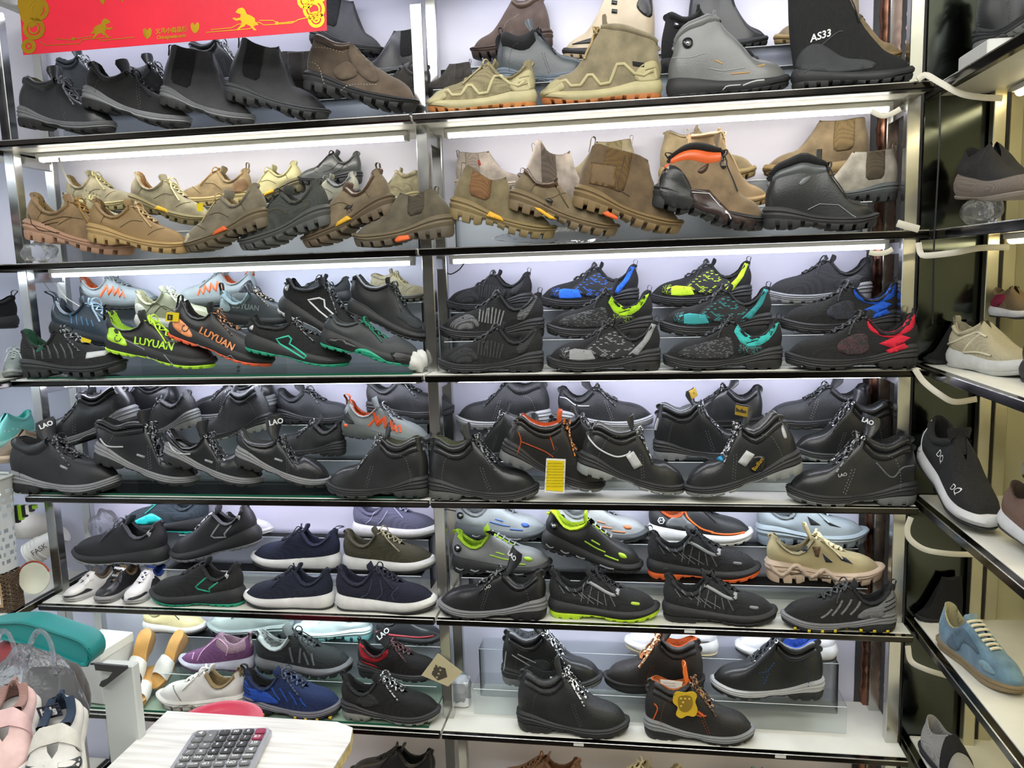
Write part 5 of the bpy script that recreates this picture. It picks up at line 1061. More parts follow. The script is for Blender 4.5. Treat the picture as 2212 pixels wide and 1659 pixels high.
shoe('r4r', (1668, 405), (1152, 530), (.04, .05), 'work_boot', 'black boot with yellow lettered patches and silver strap, toe to the left, fourth shelf', HV(tongue=(.17, .09, .25, None, .9), ttext=('Badlan', mat('#2a2618', 'plastic'), .04, mat('#c9a62b', 'fabric'))), G,
     rim=[(1545, 170), (1520, 155), (1480, 195), (1430, 230), (1385, 205)], ridge=[(1350, 290), (1310, 350), (1260, 410), (1190, 460)], deco=[D('patch', 'reflective_strap', mat('#b9bcbd', 'plastic'), px=1, p=[(1410, 322), (1445, 340), (1405, 392), (1372, 372)], off=.01, smooth=False), D('patch', 'name_patch', smo('#232425'), px=1, p=[(1435, 352), (1488, 350), (1480, 410), (1425, 405)], off=.01), D('text', 'patch_text', mat('#c9a62b', 'plastic'), px=1, at=(1457, 380), t='Badlan', size=.048, ang=40, off=.014),
           D('patch', 'blue_tag', mat('#2f8fc0', 'plastic'), px=1, p=[(1292, 350), (1312, 345), (1310, 370), (1290, 372)], off=.03, smooth=False), D('patch', 'heel_tab', mat('#b9bcbd', 'plastic'), px=1, p=[(1562, 215), (1580, 265), (1570, 270), (1560, 240)], off=.01)])
shoe('r4r', (2135,), (1572,), .042, 'work_boot', 'black boot with grey double stitching and LAO tab, last on the fourth shelf', boot(smo('#2b2d2e'), mid='#2a2b2c', out='#6f7271', seam='#9a9d9f', line='#2f3132', lace=('#222324', '#8b8e90'), tongue=(.17, .09, .25, None, .9), ttext=('LAO', mat('#d9dcde', 'plastic'), .05, None)), G, deco=[D('stroke', 'quarter_piping', mat('#85888a', 'fabric'), p=[(.05, .33), (.14, .32), (.22, .24), (.34, .36)], wd=.014, off=.007), D('text', 'side_text', mat('#d9dcde', 'plastic'), px=1, at=(1815, 425), t='LAO', size=.036, ang=12)])
G = 'work shoes in the back rows of the fourth shelf, right bay'
shoe('r4r', (1005, 330), (1455, 340), .18, 'work_boot', 'black boot with pale grey mesh lining between two silver strap boots', boot(smo('#2b2d30'), mid='#2a2b2c', out='#7b7e80', line='#aab0b4', rings=True, tongue=(.15, .09, .3, None, .6), ttext=('S', mat('#2a2618', 'plastic'), .03, mat('#c9a62b', 'fabric'))), G, rest=RM, flat=1, deco=[D('stroke', 'silver_piping', mat('#b9bcbe', 'plastic'), p=[(.02, .30), (.05, .42)], wd=.02, off=.012)])
shoe('r4r', (556, 290), (900, 300), .18, 'work_shoe', 'black boot with loose tongue and cords behind the orange lined boot', boot(smo('#2b2d2e'), mid='#2a2b2c', out='#5b5d5c', line='#8d9092'), G, rest=RM, flat=1)
shoe('r4r', (535, 290), (180, 290), .18, 'work_boot', 'black boot with grey padded collar and yellow mark, toe left, behind the olive lined boot', boot(smo('#2b2d2e'), mid='#2a2b2c', out='#5b5d5c', line='#8d9092', collar=(.66, 1, .035, mat('#6f7274', 'fabric'))), G, rest=RM, flat=1)
shoe('r4r', (2040, 340), (1600, 330), .18, 'work_boot', 'black boot with stacked padded collar and grey sole edge, right end behind the last boot', boot(smo('#2b2d2e'), mid='#2a2b2c', out='#8b928e', hs=1.1), G, rest=RM, flat=1)
shoe('r4r', (578,), (166,), B_, 'work_shoe', 'black leather lace-up with thin white line on its pale grey sole, toe left, back row', derby(lea('#2f3134'), mid='#a9acae', out='#8f9294', seam='#9da0a2', shape='mid', hs=.9), G, rest=RB)
shoe('r4r', (600,), (1014,), B_, 'work_shoe', 'black leather low shoe with white piping on its pale grey sole, toe right, back row', derby(lea('#2f3134'), mid='#a9acae', out='#8f9294', seam='#b0b3b5'), G, rest=RB, deco=[D('stroke', 'white_piping', mat('#c9ccce', 'plastic'), p=[(.03, .34), (.1, .33), (.2, .26), (.34, .25)], wd=.014, off=.008)])
shoe('r4r', (1480,), (1075,), B_, 'work_shoe', 'smooth black leather lace-up with stitched welt at the back, toe left', derby(smo('#2c2e30'), mid='#232426', out='#2a2b2d', sole='welt', hs=1.05), G, rest=RB)
shoe('r4r', (1930,), (1484,), B_, 'work_shoe', 'pebbled black leather lace-up with white eyelets at the right back', derby(lea('#2f3234'), mid='#2a2b2d', out='#4b4e50', hs=1.0, seam='#a0a3a5'), G, rest=RB)
# --- fifth shelf, left bay
G = 'trainers on the fifth shelf, left bay'
NAVY = mat('#20293f', 'knit', None, '#131a2c'); NAVY2 = mat('#232c4a', 'knit', None, '#161d33'); WF = mat('#dedfdc', 'foam'); WFB = rub('#2a2a2b')
INS = mat('#d9dadb', 'fabric')
cup = lambda um, lm=None, **k: dict(sneaker(um, WF, WFB, lm=lm, lace=('#1f2430', None), sole='cup', sole_h=1.05, insole=INS, n=6), **k)
EMB = [(.30, .16), (.42, .18), (.45, .205), (.335, .30), (.255, .30), (.215, .255), (.30, .195)]
def emb(c): return [D('stroke', 'emblem_outline', mat(c, 'plastic'), p=EMB, wd=.019, off=.006, closed=True, smooth=False), D('patch', 'heel_spot', mat('#c9cccd', 'plastic'), p=[(.10, .33), (.13, .35), (.12, .29)], off=.006)]
shoe('r5l', (1225,), (755,), F, 'safety_shoe', 'black knit safety shoe with green outlined emblem and green sole, fifth shelf front', tr(out=GR, laces=(5, mat('#26282a', 'lace'), 0, dict(style='x'))), G, deco=emb('#1f9a78'))
shoe('r5l', (1668,), (1220,), F, 'sneaker', 'navy knit trainer on a thick white sole, toe left, front of the fifth shelf', cup(NAVY), G)
shoe('r5l', (1676,), (2178,), F, 'sneaker', 'dark navy trainer with faint leather overlays on a white sole, toe right, beside the post', cup(mat('#1d2236', 'knit', None, '#12162a')), G, deco=[D('stroke', 'overlay_line', smo('#3a4056'), many=[[(.28, .15), (.36, .2), (.40, .33)], [(.44, .14), (.5, .2), (.48, .33)], [(.62, .14), (.6, .2), (.66, .26)]], wd=.01, off=.004)])
shoe('r5l', (845, 350), (372, 352), M_, 'safety_shoe', 'plain black safety shoe with grey bow and white heel spot, on the clear riser', tr(mat('#27282d', 'smooth', .6), out='#9a9da0', laces=(5, mat('#55585e', 'lace'), 1, dict(style='x')), sole_h=.95), G, rest=RM, flat=1, deco=[D('patch', 'heel_spot', mat('#c9cccd', 'plastic'), p=[(.10, .33), (.13, .35), (.12, .29)], off=.006)])
shoe('r5l', (1298, 240), (848, 345), M_, 'safety_shoe', 'black safety shoe with grey outlined emblem tilted on the clear riser', tr(mat('#25262a', 'smooth', .6), out='#77797c', laces=(5, mat('#2a2b2e', 'lace', None, '#b9bcbe'), 0, dict(style='x'))), G, rest=RM, deco=emb('#9a9da0'))
shoe('r5l', (1703,), (1257,), M_, 'sneaker', 'royal navy mesh trainer on a white sole with heel loop, toe left, on the riser', cup(NAVY2, tab=dict(m=mat('#20294a', 'fabric'), h=.03, back=.06, lean=-.03)), G, rest=RM)
shoe('r5l', (1712,), (2172,), M_, 'sneaker', 'olive green trainer with khaki laces on a white sole, toe right, on the riser', cup(mat('#55523d', 'knit', None, '#3f3d2e'), laces=(5, mat('#8a8568', 'lace'), 1, dict(style='x'))), G, rest=RM)
shoe('r5l', (1760,), (2190,), B_, 'sneaker', 'lilac grey trainer with pale side stripes on a white sole, back row by the post', cup(mat('#6f7186', 'knit', None, '#55576b'), laces=(5, mat('#9a9cb0', 'lace'), 1, dict(style='x'))), G, rest=RB, deco=[D('stroke', 'pale_stripe', mat('#a9abc0', 'plastic'), many=[[(.18, .17), (.24, .22), (.30, .33)], [(.32, .16), (.38, .22), (.44, .32)]], wd=.01, off=.005)])
shoe('r5l', (1050,), (622,), B_, 'sneaker', 'blue grey trainer with turquoise arch wing and laces in the back row', tr(mat('#3f4f58', 'mesh'), out='#1fb0a0', laces=(5, mat('#23b59c', 'lace'), 1, dict(style='x'))), G, rest=RB, deco=[D('patch', 'turquoise_wing', mat('#2fd0cb', 'smooth'), p=[(.47, .14), (.58, .23), (.66, .21), (.82, .13), (.7, .11)], off=.006), D('patch', 'toe_overlay', smo('#25282b'), p=[(.85, .12), (.86, .2), (.93, .18), (1, .13), (.98, .1)], off=.006)])
shoe('r5l', (1130, 170), (1362, 180), B_, 'sneaker', 'white trainer with dark lining glowing in the back row of the fifth shelf', sneaker(mat('#dcdde4', 'smooth'), WF, WF, lm=mat('#2a2b2d', 'fabric'), lace=('#e0e1e8', None), sole='cup'), G, rest=RB, flat=1)
# --- fifth shelf, right bay
G = 'sports shoes on the fifth shelf, right bay'
shoe('r5r', (562,), (93,), .042, 'work_shoe', 'black leather lace-up with wavy grey sole and LAO tongue, fifth shelf', derby(mid='#77797b', line='#3a3d40', tongue=(.24, .09, .3, None, .9), ttext=('LAO', mat('#d9dcde', 'plastic'), .06, None)), G,
     deco=[D('text', 'side_text', mat('#d9dcde', 'plastic'), px=1, at=(302, 395), t='LAO', size=.034, ang=25)])
def gridshoe(cr, H, T, Y, label, outc, dot, **k):
    st = sneaker(mat('#303236', 'mesh', None, '#1b1c1e'), rub('#252628'), rub(outc), lace=('#17181a', None), sole='trail', sole_kw=dict(ld=.012), tab=dict(m=mat('#232427', 'fabric'), h=.05))
    st['deco'] = [D('stroke', 'eyestay', mat('#a3a7ab', 'smooth'), p=[(.36, .36), (.44, .325), (.53, .275), (.60, .25), (.645, .27), (.62, .295)], wd=.03, off=.007),
        D('stroke', 'reflective_streak', mat('#93979b', 'fabric'), many=[[(.10, .32), (.15, .25)], [(.16, .31), (.25, .23)], [(.24, .29), (.33, .21)], [(.33, .35), (.30, .18)], [(.30, .26), (.42, .16)], [(.40, .32), (.36, .16)], [(.36, .24), (.50, .16)], [(.46, .28), (.45, .15)], [(.51, .26), (.53, .15)], [(.56, .25), (.61, .15)]], wd=.009, off=.004),
        D('patch', 'toe_badge', mat(dot, 'plastic'), p=[(.755, .175), (.82, .165), (.825, .185), (.76, .195)], off=.005)]
    return shoe(cr, H, T, Y, 'sneaker', label, st, G, **k)
gridshoe('r5r', (562,), (1040,), F, 'black mesh trainer with grey streaks and lime green sole edge, front of the fifth shelf', '#c3ee2f', '#b9d84a')
gridshoe('r5r', (1046,), (1540,), F, 'all black mesh trainer with grey streaks, front of the fifth shelf right bay', '#232426', '#8a8d90')
gridshoe('r5r', (980,), (1470,), M_, 'black streaked trainer with orange sole edge on the riser, fifth shelf', '#f2692e', '#6d7073', rest=RM)
shoe('r5r', (2048,), (1550,), .042, 'safety_shoe', 'black knit shoe with grey finger bands, grey sole and yellow lugs, fifth shelf', dict(knit(mid='#77797c', out='#26282a', um=mat('#2f3032', 'knit', None, '#1c1d1e')), sole_kw=dict(ld=.022)), G,
     deco=[D('patch', 'grey_heel', mat('#8b8d90', 'knit', None, '#6f7173'), p=[(.02, .17), (.035, .38), (.10, .34), (.18, .26), (.3, .22), (.36, .14), (.2, .15)], off=.004), D('stroke', 'grey_finger', mat('#9a9c9f', 'knit'), many=[[(.33, .29), (.36, .24), (.42, .17)], [(.41, .31), (.44, .25), (.50, .17)], [(.49, .30), (.52, .24), (.58, .16)], [(.58, .22), (.63, .17), (.68, .14)]], wd=.022, off=.005), D('stroke', 'heel_slash', mat('#2a2b2d', 'knit'), many=[[(.03, .33), (.12, .29)], [(.03, .29), (.13, .25)], [(.03, .25), (.14, .21)]], wd=.01, off=.007),
           D('patch', 'yellow_lug', mat('#d8c227', 'plastic'), many=[[(.08+.115*i, .006), (.105+.115*i, .006), (.105+.115*i, .032), (.08+.115*i, .032)] for i in range(8)], off=.002, smooth=False, flat=True)])
shoe('r5r', (1485,), (1992,), M_, 'sneaker', 'beige chunky trainer with navy and brown windows and openwork sole, right of the riser', dict(sneaker(mat('#b9ac83', 'smooth', .55), mat('#c3ae98', 'foam'), rub('#c9b39c'), lm=mat('#b9ad87', 'fabric'), lace=('#d4c9a2', None), sole='chunky'), tongue=(.14, .085, .35, None), laces=(6, mat('#d4c9a2', 'lace'), 1, dict(style='x', r=.011))), G, rest=RM,
     deco=[D('patch', 'navy_window', mat('#3a4052', 'mesh'), many=[[(.24, .33), (.34, .345), (.32, .29)], [(.46, .29), (.49, .21), (.55, .21)], [(.58, .28), (.62, .23), (.72, .20), (.66, .25)]], off=.005, smooth=False), D('patch', 'brown_window', mat('#8a6a4e', 'mesh'), p=[(.38, .34), (.45, .345), (.43, .25), (.40, .26)], off=.005, smooth=False), D('patch', 'sole_hole', rub('#7d6a58'), many=[[(.15, .13), (.26, .17), (.30, .11), (.20, .08)], [(.40, .11), (.48, .13), (.52, .07), (.42, .06)]], off=.004, smooth=False), D('stroke', 'sole_strut', mat('#d0bca8', 'foam'), p=[(.02, .16), (.12, .08), (.24, .18), (.36, .07), (.48, .14), (.6, .06), (.75, .1)], wd=.035, off=.014)])
def dial(um, mid, out, lining, c, **k):
    st = dict(shape='low', sole='runner', um=um, mm=rub(mid), om=rub(out), lm=mat(lining, 'mesh'), wide=.88, dome=.78, collar=(.84, 1, .026, mat(lining, 'fabric')), tongue=(.09, .085, .35, mat(lining, 'fabric')), laces=(5, mat('#8b9093', 'lace'), 0, dict(style='bar', r=.01)))
    st['deco'] = [D('stroke', 'colour_line', mat(c, 'plastic'), many=[[(.40, .21), (.52, .18), (.62, .17)], [(.46, .24), (.55, .22)], [(.62, .14), (.76, .13)]], wd=.016, off=.005), D('patch', 'toe_badge', mat(c, 'plastic'), p=[(.74, .2), (.80, .2), (.83, .17), (.77, .165)], off=.006), D('stroke', 'sole_pod', rub('#8b8f92'), many=[[(.05, .07), (.10, .05), (.13, .07)], [(.2, .06), (.25, .04), (.29, .06)], [(.36, .05), (.41, .035), (.45, .05)], [(.6, .04), (.68, .035), (.74, .045)]], wd=.01, off=.012)]+dialdeco((.08, .27), .034)+[D('patch', 'tongue_dial', DIAL, p=[(.42+.03*math.cos(a), .43+.03*math.sin(a)) for a in np.linspace(0, 2*math.pi, 9)[:-1]], off=.05)]
    st.update(k); return st
shoe('r5r', (153,), (582,), M_, 'sneaker', 'grey trainer with lime lining and two black dials on the riser, fifth shelf', dial(mat('#8b8f91', 'smooth', .5), '#2b2d2f', '#232426', '#b8e62b', '#a9d43a'), G, rest=RM)
shoe('r5r', (520, 225), (955, 355), M_, 'sneaker', 'black trainer with neon yellow lining and black dials, heel raised on its neighbour', dial(mat('#26282a', 'smooth', .5), '#26282a', '#1f2022', '#cdf01f', '#b6e63a'), G, rest=RM,
     rim=[(565, 75), (585, 55), (625, 110), (660, 128), (710, 120), (730, 100)], ridge=[(790, 150), (850, 205), (900, 245), (935, 275)])
G = 'sports shoes in the back row of the fifth shelf, right bay'
shoe('r5r', (165,), (562,), B_, 'sneaker', 'pale grey trainer with blue badge and black dial at the left back', dial(mat('#a3a9ab', 'smooth', .5), '#5b6063', '#3a3d3f', '#b5babd', '#4a6fc0'), G, rest=RB)
shoe('r5r', (590,), (992,), B_, 'sneaker', 'pale grey trainer with faint orange dashes in the back row', dial(mat('#a9adae', 'smooth', .5), '#4b4f52', '#2f3234', '#a9adae', '#d98a5c'), G, rest=RB)
shoe('r5r', (985,), (1436,), B_, 'sneaker', 'black and grey trainer with orange piping and white sole, round white emblem at the heel', dict(sneaker(mat('#2c2d2f', 'smooth', .55), WF, rub('#d9d9d6'), lm=mat('#e0652b', 'mesh'), sole='runner')), G, rest=RB, deco=[D('stroke', 'orange_piping', mat('#ef6a25', 'plastic'), many=[[(.34, .36), (.38, .27), (.5, .17), (.62, .135)], [(.6, .13), (.75, .12), (.92, .13)]], wd=.02, off=.008), D('patch', 'grey_panel', smo('#6d7072'), p=[(.16, .2), (.3, .33), (.36, .26), (.48, .16), (.3, .16)], off=.004), D('stroke', 'round_emblem', mat('#e3e4e5', 'plastic'), p=[(.12+.032*math.cos(a), .24+.032*math.sin(a)) for a in np.linspace(0, 2*math.pi, 10)[:-1]], wd=.01, off=.006, closed=True), D('stroke', 'emblem_mark', mat('#e3e4e5', 'plastic'), p=[(.10, .225), (.115, .255), (.12, .235), (.135, .255), (.14, .225)], wd=.008, off=.006, smooth=False)])
shoe('r5r', (1445,), (1925,), B_, 'sneaker', 'blue grey chunky trainer with black windows in the right back', dict(sneaker(mat('#8d989d', 'smooth', .55), mat('#95a3aa', 'foam'), rub('#8593a0'), lm=mat('#9aa5aa', 'fabric'), lace=('#a9b3b8', None), sole='chunky')), G, rest=RB, deco=[D('patch', 'black_window', mat('#2b2e31', 'mesh'), many=[[(.22, .31), (.34, .34), (.32, .27)], [(.44, .3), (.47, .22), (.56, .22)], [(.58, .27), (.64, .22), (.74, .2)]], off=.005, smooth=False)])
# --- lowest shelf, left bay
G = 'shoes on the lowest shelf, left bay'
shoe('r6l', (1635,), (2110,), .06, 'safety_shoe', 'black mesh safety shoe with grey lugged sole, lowest shelf by the post', dict(knit(mid='#2b2c2d', out='#8b8e88', um=mat('#28292a', 'knit', None, '#161718')), laces=(5, mat('#232425', 'lace', None, '#c9ccce'), 1, dict(style='x', r=.01)), lm=mat('#2c2d2f', 'fabric')), G, rest=glass_z, deco=[D('patch', 'side_mesh', mat('#3a3c3e', 'mesh'), p=[(.18, .2), (.3, .3), (.42, .2), (.3, .16)], off=.004)])
shoe('r6l', (1172,), (1638,), .06, 'safety_shoe', 'bright blue knit shoe with navy toe, grey sole and yellow lugs', dict(knit(mid='#6b6c74', out='#232427', um=mat('#1d356b', 'knit', None, '#122349'), lining='#26282c'), laces=(5, mat('#232838', 'lace', None, '#55617d'), 1, dict(style='x')), tab=dict(m=mat('#1f2024', 'fabric'), h=.05, back=.05)), G, rest=glass_z,
     deco=[D('patch', 'blue_heel', mat('#1f56c4', 'knit', None, '#1a46a0'), p=[(.02, .17), (.04, .34), (.12, .28), (.24, .27), (.36, .2), (.4, .14), (.2, .15)], off=.004), D('stroke', 'blue_finger', mat('#2a62c9', 'knit'), many=[[(.33, .30), (.36, .25), (.42, .18)], [(.42, .30), (.46, .24), (.5, .17)], [(.52, .27), (.56, .22), (.6, .15)], [(.63, .22), (.66, .18), (.7, .14)]], wd=.02, off=.005), D('stroke', 'heel_slash', mat('#16213f', 'knit'), many=[[(.03, .32), (.10, .29)], [(.03, .285), (.11, .255)], [(.03, .25), (.12, .22)]], wd=.01, off=.007), D('patch', 'yellow_lug', mat('#d8b827', 'plastic'), many=[[(.22+.115*i, .006), (.245+.115*i, .006), (.245+.115*i, .03), (.22+.115*i, .03)] for i in range(7)], off=.002, smooth=False, flat=True)])
shoe('r6l', (1180,), (760,), .065, 'sneaker', 'white leather trainer with tan lining and wavy white sole, lowest shelf', dict(sneaker(mat('#d9d8d3', 'smooth', .5), mat('#d6d4cd', 'foam'), rub('#c9c6be'), lm=mat('#b39a6d', 'fabric'), lace=('#e3e2dd', None), sole='chunky', sole_h=.9), tab=dict(m=mat('#b79e6e', 'fabric'), h=.05, wd=.06), laces=(5, mat('#e3e2dd', 'lace'), 1, dict(style='x', r=.011))), G, rest=glass_z, deco=[D('stroke', 'seam_line', mat('#b9b8b2', 'fabric'), p=[(.66, .12), (.72, .2), (.80, .26)], wd=.012, off=.004), D('stroke', 'sole_wave', mat('#c6c4bc', 'foam'), many=[[(.05, .08), (.2, .13), (.35, .1)], [(.08, .05), (.22, .1), (.36, .07)], [(.45, .05), (.6, .09), (.75, .06)]], wd=.014, off=.01)])
shoe('r6l', (1222,), (862,), M_, 'slip_on_shoe', 'purple knit slip-on with pink collar and white wedge sole on the riser', dict(shape='slip', sole='runner', um=mat('#8a5a8a', 'knit', None, '#6f4370'), mm=mat('#c3c5d4', 'foam'), om=rub('#5d3a5a'), lm=mat('#c9a3b8', 'fabric'), wide=.84, dome=.84, front=.9, qv=.1, hs=1.12, collar=(.50, 1, .012, mat('#d3aec2', 'knit')), tab=dict(m=mat('#cfa9bd', 'fabric'), h=.05, wd=.05)), G, rest=RM,
     deco=[D('stroke', 'pink_line', mat('#d9a9c9', 'plastic'), px=1, many=[[(940, 260), (960, 220), (1010, 175), (1020, 165)], [(875, 230), (910, 235), (915, 255)], [(1030, 170), (1080, 200), (1075, 240)]], wd=.014, off=.006), D('text', 'heel_text', mat('#e8e4e8', 'plastic'), px=1, at=(1195, 160), t='SPORT', size=.07, ang=-72, bold=.003, off=.02), D('text', 'collar_text', mat('#8a6a80', 'plastic'), px=1, at=(1032, 140), t='SPORT', size=.05, ang=-60, off=.02)])
shoe('r6l', (1228,), (1690,), M_, 'sneaker', 'dark grey mesh trainer with pale grey collar and striped lining on the riser', dict(sneaker(mat('#33383a', 'mesh', None, '#232728'), rub('#77797d'), rub('#26282a'), lm=mat('#a3aaa8', 'dash', None, '#2a2d2e'), lace=('#2a2d2f', None), sole='trail'), collar=(.76, 1, .03, mat('#9aa3a1', 'smooth')), tongue=(.12, .085, .35, mat('#8d9694', 'mesh'))), G, rest=RM, deco=[D('stroke', 'grey_band', smo('#6b7274'), many=[[(.40, .30), (.43, .15)], [(.52, .3), (.5, .15)], [(.55, .26), (.60, .14)], [(.63, .25), (.66, .14)]], wd=.024, off=.005)])
shoe('r6l', (1712,), (2110,), M_, 'safety_shoe', 'black speckled knit shoe with red heel and LAO tongue, on the riser beside the post', dict(knit(um=mat('#2b2627', 'knit', None, '#191617'), lining='#232426'), tongue=(.2, .09, .3, None, .9), ttext=('LAO', mat('#e3e4e6', 'plastic'), .085, None), laces=(5, mat('#2e2526', 'lace', None, '#7b4a50'), 1, dict(style='x', r=.01))), G, rest=RM, deco=[D('patch', 'red_heel', mat('#c8202f', 'knit', None, '#a81a28'), p=[(.03, .40), (.08, .40), (.15, .32), (.26, .28), (.38, .36), (.40, .38), (.39, .29), (.25, .22), (.08, .27)], off=.005), D('patch', 'red_blade', mat('#c8202f', 'knit', None, '#a81a28'), p=[(.05, .23), (.2, .2), (.3, .15), (.15, .18)], off=.005, smooth=False)])
G = 'shoes in the back row of the lowest shelf, left bay'
shoe('r6l', (690,), (992,), B_, 'sneaker', 'cream yellow trainer with black edged white sole, back row of the lowest shelf', dict(cup(mat('#d6ca9a', 'smooth', .6), lm=mat('#c9bd8d', 'fabric'))), G, rest=RB)
shoe('r6l', (1405,), (1000,), B_, 'sneaker', 'sage grey trainer with wavy grey sole in the middle of the back row', sneaker(mat('#9aa8a4', 'smooth'), mat('#8d9a98', 'foam'), rub('#4b5254'), sole='chunky', sole_h=.85), G, rest=RB)
shoe('r6l', (1780,), (1412,), B_, 'sneaker', 'white trainer with rippled turquoise tinted sole in the back row', sneaker(mat('#d6e6e8', 'smooth'), mat('#d6eef0', 'foam'), rub('#8fd4d6'), sole='chunky', sole_h=.9, lace=('#d9e6e8', None)), G, rest=RB)
shoe('r6l', (1790,), (2120,), .243, 'sneaker', 'black trainer with red sole line in the back row beside the post', tr(mat('#33363a', 'smooth'), rub('#3a3d40'), '#232426', laces=(5, mat('#33363a', 'lace'), 0, dict(style='x'))), G, rest=RB, deco=[D('stroke', 'red_line', mat('#b8404a', 'plastic'), p=[(.05, .16), (.3, .13), (.6, .12), (.9, .14)], wd=.025, off=.01)])
# --- lowest shelf, right bay
G = 'boots on the lowest shelf, right bay'
shoe('r6r', (427, 505), (912, 450), .06, 'work_boot', 'black leather boot with spotted laces, front left on the white lowest shelf', boot(lea('#2e3131'), mid='#282a2a', out='#2b2d2d', line='#33373a', lace=('#232526', '#e3e5e6'), rings=True, seam='#6f7270', laces=(5, mat('#232526', 'lace', None, '#e9ebec'), 1, dict(style='x', r=.011, tails=.1)), tongue=(.16, .09, .4, None)), G, flat=1)
shoe('r6r', (966, 540), (1445, 530), F, 'work_boot', 'black leather boot with orange lining, orange stitching and grey wavy sole, lowest shelf front', boot(lea('#2d2c2a'), mid='#7f8283', out='#232425', line='#f07a2b', lace=('#2a2420', '#7d5a35'), seam='#c9602b', laces=(5, mat('#2a2420', 'lace', None, '#9a7040'), 1, dict(style='x', r=.011)), tongue=(.17, .09, .4, mat('#e3702b', 'smooth'))), G, flat=1, deco=[D('stroke', 'orange_piping', mat('#d9622b', 'plastic'), many=[[(.43, .30), (.50, .27), (.56, .28)], [(.08, .20), (.12, .32), (.09, .36)]], wd=.012, off=.008), D('patch', 'orange_tab', mat('#d9622b', 'plastic'), p=[(.48, .30), (.54, .26), (.545, .28), (.485, .325)], off=.012, smooth=False)])
shoe('r6r', (362,), (797,), M_, 'work_boot', 'black boot with silver mesh lining and pale seam lines, lowest shelf back', boot(smo('#2e3132'), mid='#292b2b', out='#6f7373', line='#8d9294', lace=('#232526', '#dfe2e3'), lm=mat('#8d9294', 'mesh', None, '#33373a')), G, rest=RM, deco=[D('stroke', 'silver_piping', mat('#a9adae', 'plastic'), many=[[(.03, .16), (.06, .36)], [(.18, .35), (.36, .27)], [(.12, .34), (.3, .24)]], wd=.01, off=.007), D('patch', 'side_mesh', mat('#4b5052', 'mesh'), p=[(.25, .27), (.46, .3), (.5, .2), (.3, .16)], off=.004)])
shoe('r6r', (1230,), (797,), M_, 'work_boot', 'glossy black boot with orange lining and orange speckled laces on the clear riser', boot(lea('#302c2a'), mid='#2a2a2a', out='#232425', line='#f26a22', lace=('#3a2a20', '#e0a060'), seam='#b5603a', sole='welt', sole_h=1.2, rings=False, laces=(5, mat('#a86a3a', 'lace', None, '#efd9b9'), 1, dict(style='x', r=.015))), G, rest=RM)
shoe('r6r', (1740,), (1250,), M_, 'work_boot', 'black boot with royal blue lining, blue stitching and pale grey sole on the clear riser', boot(smo('#2f3233'), mid='#b9bcbd', out='#2b2d2e', line='#2f62d8', lace=('#2b2d2f', '#8d9092'), seam='#3a6aa8', tongue=(.18, .09, .3, smo('#3a3f42'), .9), ttext=('LAO', mat('#6fb0d8', 'plastic'), .06, smo('#55595c')), laces=(4, mat('#2b2d2f', 'lace'), 0, dict(style='x'))), G, rest=RM, deco=[D('stroke', 'blue_thread', mat('#4a7fb8', 'fabric'), many=[[(.45, .36), (.52, .28), (.6, .26)], [(.5, .26), (.54, .16)]], wd=.01, off=.006, dash=1)])
G = 'white shoes in the back row of the lowest shelf'
shoe('r6r', (1288,), (885,), B_, 'sneaker', 'white sports shoe with cream sole behind the orange lined boot', cup(mat('#dedfe2', 'smooth'), lm=mat('#d9d2b9', 'fabric'), om=rub('#d8c9a0')), G, rest=RB, deco=[D('patch', 'side_print', mat('#6d6f72', 'plastic'), p=[(.1, .17), (.2, .17), (.2, .185), (.1, .185)], off=.005, smooth=False)])
shoe('r6r', (1795,), (1355,), .243, 'sneaker', 'white sports shoe with dark sole edge behind the blue lined boot', cup(mat('#dedfe3', 'smooth'), lm=mat('#c9cbd0', 'fabric')), G, rest=RB)
# --- small shoes on the fifth shelf, shoes under the lowest shelf, shoes on the two side racks
G = "children's shoes at the left end of the fifth shelf"
KS = lambda um, mm, lm, **k: dict(dict(shape='low', sole='cup', um=um, mm=mm, om=mm, lm=lm, wide=1.12, toe=3, dome=.7, hs=1.12, collar=(.8, 1, .03, lm), tongue=(.07, .1, .3, lm), front=.5), **k)
WH = mat('#d6d5d2', 'smooth'); BKS = mat('#26272a', 'smooth', .3)
shoe('r5l', (0,), (0,), 0, 'child_shoe', "white child's shoe with two hook straps and black toe stripe", KS(WH, mat('#b9bab8', 'foam'), mat('#8d7d70', 'fabric'), laces=None, straps=[(.1, .14, .45, WH, None), (.3, .14, .45, WH, None)]), G, ends=((-1.085, .155, ZS[4]), (-1.165, .025, ZS[4])),
     deco=[D('patch', 'black_band', BKS, p=[(.55, .17), (.62, .2), (.7, .17), (.85, .14), (.99, .14), (.98, .11), (.7, .12), (.5, .13)], off=.008)])
shoe('r5l', (0,), (0,), 0, 'child_shoe', "black child's shoe with black strap lettered Fashion, toe to the front", KS(BKS, mat('#8d8d8d', 'foam'), mat('#9a8468', 'fabric'), laces=None, straps=[(.06, .16, .4, BKS, ('Fashion', mat('#e9e9ea', 'plastic'), .085)), (.28, .12, .4, BKS, ('x x x', mat('#b9babb', 'plastic'), .06))]), G, ends=((-1.015, .18, ZS[4]), (-1.045, .015, ZS[4])))
